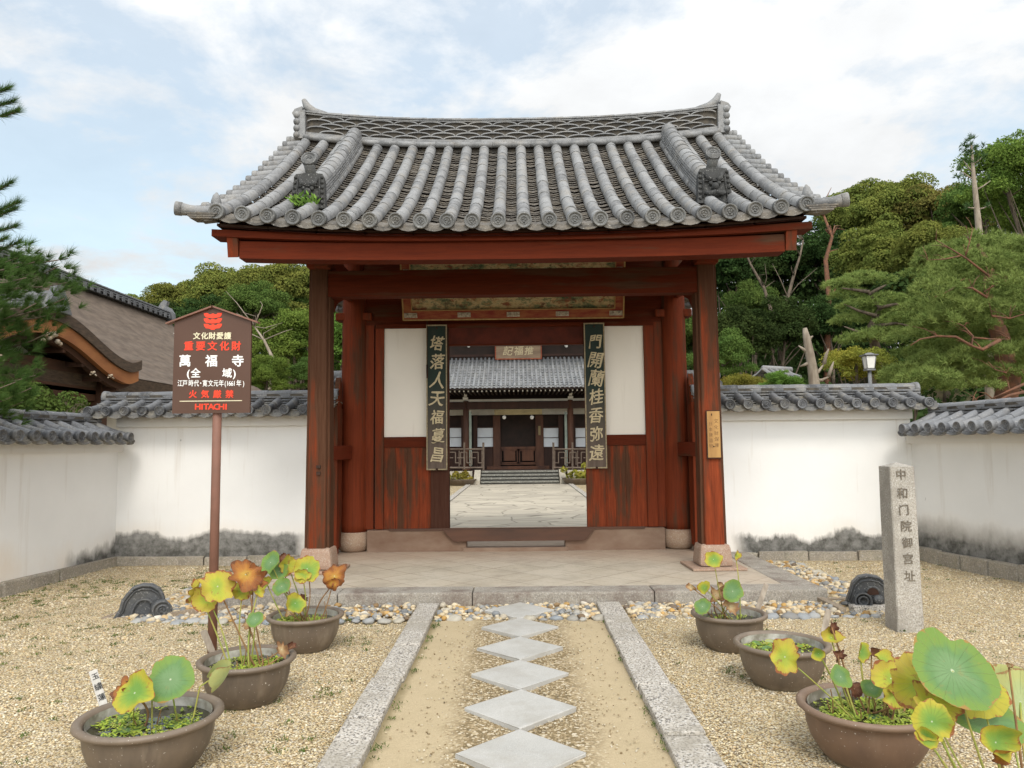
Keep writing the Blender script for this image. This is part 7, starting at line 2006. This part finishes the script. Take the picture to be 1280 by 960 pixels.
# standing trunks that show against the dark wood
for (pts, Y, r, mat, lab) in (
    ([(1034, 420), (1036, 370), (1032, 325), (1040, 296), (1030, 270)], 40, 0.16, M_REDBARK, 'bare tree with orange-brown trunk rising under the right eave'),
    ([(975, 400), (985, 372), (992, 345), (1000, 320), (1004, 300)], 40, 0.11, M_BARK, 'slanting grey-barked tree right of the right front post'),
    ([(966, 395), (955, 360), (938, 330), (928, 305)], 41, 0.10, M_BARK, 'grey-barked tree leaning left towards the right front post'),
    ([(340, 446), (330, 425), (318, 408)], 30, 0.07, M_DEAD, 'fallen bleached branch leaning in the green trees right of the notice board')):
    pp = [P(a, c, Y) for a, c in pts]; base = pp[0].copy(); g = hz(base.x, base.y)
    o = thing('bare_tree', lab, 'tree', (base.x, base.y, min(g, base.z)))
    b = MB(); n = len(pp); b.tube([Vector((base.x - .3, base.y, min(g, base.z) - 0.2))] + pp, [r * 1.3] + [r * (1.1 - 0.75 * i / (n - 1)) for i in range(n)], n=8)
    b.build('trunk', mat, o)
    b = MB(); rr = random.Random(len(lab))
    for q in range(9):
        i = rr.randrange(1, n); p = pp[i]; e = p + Vector((rr.uniform(-1, 1), rr.uniform(-.5, .5), rr.uniform(.1, 1))) * 60 / FPX * Y * rr.uniform(.4, 1)
        b.tube([p, (p + e) / 2 + Vector((rr.uniform(-.3, .3), 0, rr.uniform(-.2, .4))), e], [r * .35, r * .22, r * .08], n=5)
    b.build('branches', mat, o)
# dead trunk behind the coping
dp = [P(a, c, 16) for a, c in ((1019, 486), (1016, 462), (1012, 440), (1008, 420), (1006, 410))]
o = thing('dead_tree', 'bleached dead trunk with bare twisted branches behind the right wall', 'tree', (dp[0].x, dp[0].y, -0.1))
b = MB(); b.tube([Vector((dp[0].x + .05, dp[0].y, -0.2))] + dp, [0.13, 0.12, 0.105, 0.095, 0.075, 0.045], n=7); b.build('trunk', M_DEAD, o)
b = MB(); rr = random.Random(9)
for (a, c, d, e) in ((1012, 442, 998, 432), (1014, 452, 1000, 458), (1016, 470, 1030, 455), (1030, 455, 1036, 436), (1016, 475, 1038, 470), (1036, 470, 1042, 452), (1010, 430, 1016, 420)):
    p, q = P(a, c, 16), P(d, e, 16); b.tube([p, (p + q) / 2 + Vector((0, 0, rr.uniform(-.05, .06))), q], [0.045, 0.035, 0.012], n=6)
b.build('branches', M_DEAD, o)

F_PINE3 = m_foliage('long_dark_needle', (0.06, 0.12, 0.03), (0.10, 0.17, 0.045), (0.05, 0.10, 0.03), big=1.5)
# ---- pines
def needle_cloud(name, tufts, dirs, nper, L, w, mat, parent=None, seed=0, spread=0.75):
    g = np.random.default_rng(seed); T = np.repeat(np.asarray(tufts, float), nper, 0); D = np.repeat(np.asarray(dirs, float), nper, 0)
    n = len(T); d = D + g.normal(size=(n, 3)) * spread; d /= np.linalg.norm(d, axis=1)[:, None]
    s = np.cross(d, g.normal(size=(n, 3))); s /= np.linalg.norm(s, axis=1)[:, None]
    l = L * g.uniform(0.7, 1.15, n)[:, None]
    V = np.stack([T - s * w, T + s * w, T + d * l], 1).reshape(-1, 3)
    return np_obj(name, V, np.arange(3 * n), 3, mat, parent)
def pine_pads(root, pads, ntuft, nper, L, w, mat, seed):
    g = np.random.default_rng(seed); T, D = [], []
    rx = root.location
    for (c, ra, rb, rc) in pads:
        n = max(6, int(ntuft * ra * rb))
        for _ in range(n):
            d = g.normal(size=3); d[2] = abs(d[2]) * 0.9 - 0.15; d /= np.linalg.norm(d)
            q = g.uniform(0.75, 1.0)
            T.append((c[0] + d[0] * ra * q - rx.x, c[1] + d[1] * rb * q - rx.y, c[2] + d[2] * rc * q - rx.z))
            D.append((d[0] * 0.7, d[1] * 0.7, 0.55 + d[2] * 0.5))
    return needle_cloud('crown', T, D, nper, L, w, mat, root, seed)
# big red pine on the right
rp = thing('red_pine', 'large spreading red pine with orange limbs at the right, over the side wall', 'pine tree', (9.4, 15.5, -0.1), 'pines behind the right wall')
pads = []; g7 = random.Random(71)
left_edge = lambda y: np.interp(y, [285, 300, 330, 360, 400, 440, 480], [1215, 1175, 1132, 1128, 1138, 1108, 1095])
for k in range(165):
    y = g7.uniform(300, 486); x = g7.uniform(float(left_edge(y)) + 22, 1345); Y = 15.9 + g7.uniform(-2.3, 2.6)
    # leave gaps round the limbs
    if any(abs(x - a) < 34 and abs(y - c) < 12 and Y < 17.0 for a, c in ((1190, 318), (1215, 360), (1240, 415), (1190, 425))): Y += 2.5
    c = P(x, y, Y); pads.append((c, g7.uniform(0.32, 0.68), g7.uniform(0.32, 0.65), g7.uniform(0.12, 0.26)))
pine_pads(rp, pads, 420, 13, 0.125, 0.0085, F_PINE, 5)
b = MB()
def limb(mb, pts, Y, r0, r1=0.02, yy=None):
    pp = [P(a, c, (Y + (d[0] if d else 0))) for a, c, *d in pts]; n = len(pp)
    mb.tube(pp, [r0 + (r1 - r0) * i / (n - 1) for i in range(n)], n=8)
base_r = Vector((9.4, 15.5, -0.3)); tr = [base_r, P(1262, 470, 15.6), P(1250, 420, 15.5), P(1232, 372, 15.5), P(1238, 335, 15.5), P(1222, 305, 15.6)]
b.tube(tr, [0.24, 0.21, 0.17, 0.13, 0.08, 0.03], n=10); b.build('trunk', M_REDBARK, rp)
for pts, r0 in (([(1250, 425), (1228, 437), (1214, 432), (1216, 420), (1205, 408)], 0.075), ([(1214, 432), (1195, 421), (1172, 420), (1150, 424), (1138, 432)], 0.055), ([(1216, 422), (1240, 424), (1262, 424)], 0.04), ([(1234, 372), (1215, 360), (1196, 358), (1178, 368), (1165, 372)], 0.05), ([(1236, 345), (1208, 323), (1190, 312), (1170, 300)], 0.045), ([(1206, 323), (1212, 302), (1216, 286)], 0.03), ([(1200, 320), (1180, 324), (1160, 325)], 0.03),
    ([(1280, 490), (1262, 494), (1245, 502), (1228, 508), (1215, 505)], 0.06), ([(1285, 478), (1262, 488), (1240, 498)], 0.06), ([(1258, 466), (1244, 462), (1235, 452)], 0.03), ([(1230, 365), (1250, 352), (1266, 350)], 0.03), ([(1240, 395), (1262, 398), (1282, 392)], 0.04)):
    b = MB(); limb(b, [(a, c, -1.4) for a, c in pts], 15.0, r0 * .5, r0 * .16)
    for q in range(5):
        i = g7.randrange(len(pts)); p = P(pts[i][0], pts[i][1], 13.6); e = p + Vector((g7.uniform(-.35, .2), g7.uniform(-.1, .3), g7.uniform(.05, .3)))
        b.tube([p, (p + e) / 2 + Vector((0, 0, .04)), e], [r0 * .2, r0 * .13, .004], n=5)
    b.build('limb', M_REDBARK, rp)
# layered pine
lp = thing('layered_pine', 'smaller clipped pine with flat layered pads behind the street lamp', 'pine tree', (P(1090, 420, 21).x, 21, -0.1), 'pines behind the right wall')
pads = []
for (x, y, a, c) in ((1050, 356, 22, 8), (1080, 350, 26, 9), (1100, 352, 18, 8), (1060, 372, 24, 8), (1072, 384, 30, 9), (1108, 376, 30, 10), (1130, 384, 26, 9), (1090, 396, 34, 9), (1120, 404, 30, 9), (1062, 404, 22, 8), (1100, 420, 34, 10), (1140, 418, 26, 9), (1075, 426, 26, 9)):
    for k in range(2):
        p = P(x + g7.uniform(-5, 5), y + g7.uniform(-3, 3), 21 + g7.uniform(-.6, .6)); m = 21 / FPX
        pads.append((p, a * m, a * m * 0.8, c * m * 1.1))
pine_pads(lp, pads, 330, 13, 0.115, 0.010, F_PINE, 6)
b = MB(); b.tube([Vector((lp.location.x, 21, -0.3)), P(1096, 440, 21), P(1088, 410, 21), P(1100, 385, 21), P(1082, 362, 21)], [0.2, 0.15, 0.12, 0.08, 0.03], n=8); b.build('trunk', M_BARK, lp)
for pts in ([(1098, 425), (1075, 416), (1055, 408)], [(1092, 408), (1120, 404), (1140, 408)], [(1095, 395), (1072, 388), (1055, 380)], [(1098, 385), (1120, 380), (1135, 386)], [(1086, 365), (1066, 362), (1052, 360)], [(1086, 368), (1100, 360), (1108, 356)]):
    b = MB(); limb(b, pts, 20.7, 0.06, 0.015); b.build('limb', M_BARK, lp)
# tall thin pine
tp_ = thing('thin_pine', 'tall thin pine with a sparse tuft on top of a bare pale trunk, right skyline', 'pine tree', (P(1224, 300, 26).x, 26, 0.5), 'pines behind the right wall')
TT, DD = [], []
for (x, y, r, n) in ((1213, 174, 5, 9), (1206, 183, 7, 12), (1220, 184, 8, 12), (1212, 192, 8, 12), (1205, 198, 6, 10), (1226, 196, 8, 12), (1216, 202, 5, 8), (1200, 213, 3, 4), (1197, 222, 4, 5), (1236, 222, 3, 3), (1209, 258, 5, 5), (1236, 256, 4, 4)):
    for k in range(n):
        p = P(x + g7.gauss(0, r * .55), y + g7.gauss(0, r * .4), 26 + g7.gauss(0, .2)); TT.append(tuple(p - tp_.location)); DD.append((g7.gauss(0, .4), g7.gauss(0, .4), 0.7))
needle_cloud('crown', TT, DD, 16, 0.17, 0.011, F_PINE2, tp_, 4)
b = MB(); b.tube([Vector((tp_.location.x, 26, 0.3)), P(1228, 330, 26), P(1222, 270, 26), P(1217, 220, 26), P(1214, 180, 26)], [0.16, 0.13, 0.10, 0.07, 0.03], n=8)
for (a, c, d, e) in ((1216, 215, 1204, 200), (1218, 225, 1200, 212), (1216, 205, 1228, 196), (1221, 260, 1206, 258), (1221, 262, 1238, 256), (1225, 300, 1208, 296), (1225, 302, 1244, 298), (1219, 238, 1238, 226)):
    b.tube([P(a, c, 26), P((a + d) / 2, (c + e) / 2 + 1, 26), P(d, e, 26)], [0.03, 0.025, 0.01], n=5)
b.build('trunk', M_DEAD, tp_)
# near pine reaching in from the left
np_ = thing('near_pine', 'dark green pine with long needles reaching in from the left edge over the wall', 'pine tree', (-7.4, 7.6, -0.1))
b = MB(); b.tube([(-7.4, 7.6, -0.2), (-7.3, 7.6, 1.5), (-7.45, 7.5, 3.0), (-7.3, 7.5, 4.4), (-7.35, 7.5, 5.6), (-7.3, 7.5, 6.6)], [0.2, 0.17, 0.15, 0.12, 0.08, 0.03], n=10); b.build('trunk', M_BARK, np_)
TT, DD = [], []; lb = MB(); gp = random.Random(15)
tips = [(100, 316, 0), (88, 326, .2), (66, 318, -.2), (46, 312, 0), (26, 318, .2), (100, 346, .1), (96, 366, 0), (84, 384, .2), (60, 372, -.2), (36, 355, 0), (60, 398, .1), (30, 388, 0), (10, 340, .1), (14, 372, -.3), (48, 340, -.3), (72, 345, .3), (22, 410, .1), (2, 400, 0), (78, 408, .2),
        (60, 462, .1), (54, 478, 0), (36, 470, -.2), (20, 458, .2), (30, 490, .1), (8, 478, 0), (44, 495, .2), (4, 440, .2), (18, 438, .1),
        (8, 112, 0), (14, 128, .1), (20, 140, 0), (12, 230, .1), (20, 254, 0), (16, 262, .1), (18, 284, 0), (22, 304, .1), (4, 300, 0)]
for (tx_, ty_, dy) in tips:
    if ty_ > 305: tx_ -= 15; ty_ += 7
    Yp = 7.2 + dy; e = P(tx_, ty_, Yp); s0 = P(tx_ - gp.uniform(70, 120), ty_ + gp.uniform(10, 45), Yp + gp.uniform(-.1, .4))
    mid = (e + s0) / 2 + Vector((0, 0, -0.05 * gp.random()))
    lb.tube([Vector((-7.33, 7.5, min(6.4, s0.z - 0.25))), (s0 + Vector((-7.33, 7.5, s0.z - 0.1))) / 2, s0], [0.035, 0.027, 0.018], n=5)
    pts = [s0, (s0 + mid) / 2, mid, (mid + e) / 2 + Vector((0, 0, -0.015)), e]; lb.tube(pts, [0.018, 0.014, 0.010, 0.007, 0.005], n=5)
    nt = 12 if ty_ > 305 else 8; 
    for k in range(nt):
        f = 1 - 0.75 * k / nt if ty_ > 305 else 1 - 0.35 * k / nt; j = min(3, int(f * 4)); p = pts[j].lerp(pts[j + 1], f * 4 - j)
        dd = (pts[j + 1] - pts[j]).normalized()
        if k == 0: p = e
        if ty_ > 305: p = p + Vector((gp.gauss(0, .05), gp.gauss(0, .05), gp.gauss(0, .05)))
        TT.append(tuple(p - np_.location)); DD.append(tuple(dd * 0.9 + Vector((0, 0, 0.25))))
        if ty_ > 305:
            q = p + Vector((gp.gauss(0, .10), gp.gauss(0, .10), gp.gauss(0, .08))); TT.append(tuple(q - np_.location)); DD.append(tuple(dd * 0.7 + Vector((gp.gauss(0, .4), gp.gauss(0, .4), 0.3))))
lb.build('twigs', M_BARK, np_)
needle_cloud('needles', TT, DD, 60, 0.125, 0.0021, F_PINE3, np_, 8, spread=0.33)
# dark bush behind the left wall
bp = P(22, 500, 10.5); o = thing('clipped_bush', 'dark green bush behind the left side wall under the bark-roofed building', 'bush', (bp.x, bp.y, -0.1))
leaf_cloud('leaves', [(g7.uniform(-.7, .6), g7.uniform(-.4, .4), bp.z + g7.uniform(-.25, .12)) for _ in range(16)], [0.28] * 16, 9000, 0.026, F_MID, o, seed=3)
b = MB(); 
for k in range(5): b.tube([(bp.x, bp.y, -0.15), (bp.x + g7.uniform(-.4, .4), bp.y, bp.z)], [0.03, 0.01], n=5)
b.build('stems', M_BARK, o)
# small tiled roofs peeping over the right and left walls
for (px, py, Y, w, lab, yaw) in ((972, 474, 24, 0.62, 'small grey tiled roof half hidden in the greenery behind the right wall', 0.5), (431, 484, 13.0, 0.34, 'small grey tiled roof seen between left front post and column', -0.3), (876, 484, 13.0, 0.34, 'small grey tiled roof seen between right front post and column', 0.3)):
    c = P(px, py, Y); o = thing('small_tiled_roof', lab, 'outbuilding', (c.x, c.y, -0.1))
    rot = Matrix.Rotation(yaw, 3, 'Z'); b = MB(); U_ = rot @ XW; V_ = rot @ YW; O_ = Vector((c.x, c.y, 0))
    zt_ = c.z + 0.45 * w
    pf = lambda t, w=w, zt_=zt_: (t * w * 0.9, zt_ - 0.45 * w * t - 0.04 * 4 * t * (1 - t))
    us = [(-w + 0.25 * i) for i in range(int(2 * w / 0.25) + 1)]
    for sg_ in (-1, 1): tile_slope(b, O_, U_, V_ * sg_, us, pf, lambda u, t: 0, r=0.06, seg=0.3, flat=0.2, detail=False)
    b.tube([O_ - U_ * w + ZW * (zt_ + .05), O_ + U_ * w + ZW * (zt_ + .05)], 0.09, n=10)
    b.build('roof', [M_TILE, M_WTILE], o)
    b = MB(); b.box((c.x, c.y, zt_ / 2 - 0.35), (w * 1.5, w * 1.1, zt_ - 0.45 * w * .7), rot=rot); b.build('wall', M_HPLAS, o)
# street lamp
lp0 = P(1088, 485, 14.2); o = thing('street_lamp', 'slim garden street lamp with a white square lantern and flat cap behind the right wall', 'street lamp', (lp0.x, lp0.y, -0.1))
zt_, zl = P(1088, 445, 14.2).z, P(1088, 461, 14.2).z
M_LMET = m_simple('grey_lamp_metal', (0.20, 0.20, 0.20), (0.13, 0.13, 0.13), 9, 0.5, 0.05)
b = MB(); b.tube([(lp0.x, lp0.y, -0.1), (lp0.x, lp0.y, zl - 0.02)], 0.033, n=14); b.box((lp0.x, lp0.y, zl - 0.02), (0.16, 0.16, 0.03)); b.build('post', M_LMET, o)
b = MB(); b.box((lp0.x, lp0.y, (zt_ + zl) / 2), (0.135, 0.135, zt_ - zl - 0.01), taper=(1.35, 1.35), bev=0.01); b.build('lantern', M_HWHITE, o)
b = MB()
for sx in (-1, 1):
    for sy in (-1, 1): b.tube([(lp0.x + sx * 0.068, lp0.y + sy * 0.068, zl), (lp0.x + sx * 0.092, lp0.y + sy * 0.092, zt_)], 0.008, n=5)
b.box((lp0.x, lp0.y, zt_ + 0.015), (0.25, 0.25, 0.02)); b.box((lp0.x, lp0.y, zt_ + 0.04), (0.2, 0.2, 0.04), taper=(0.3, 0.3)); b.build('cap', M_LMET, o)
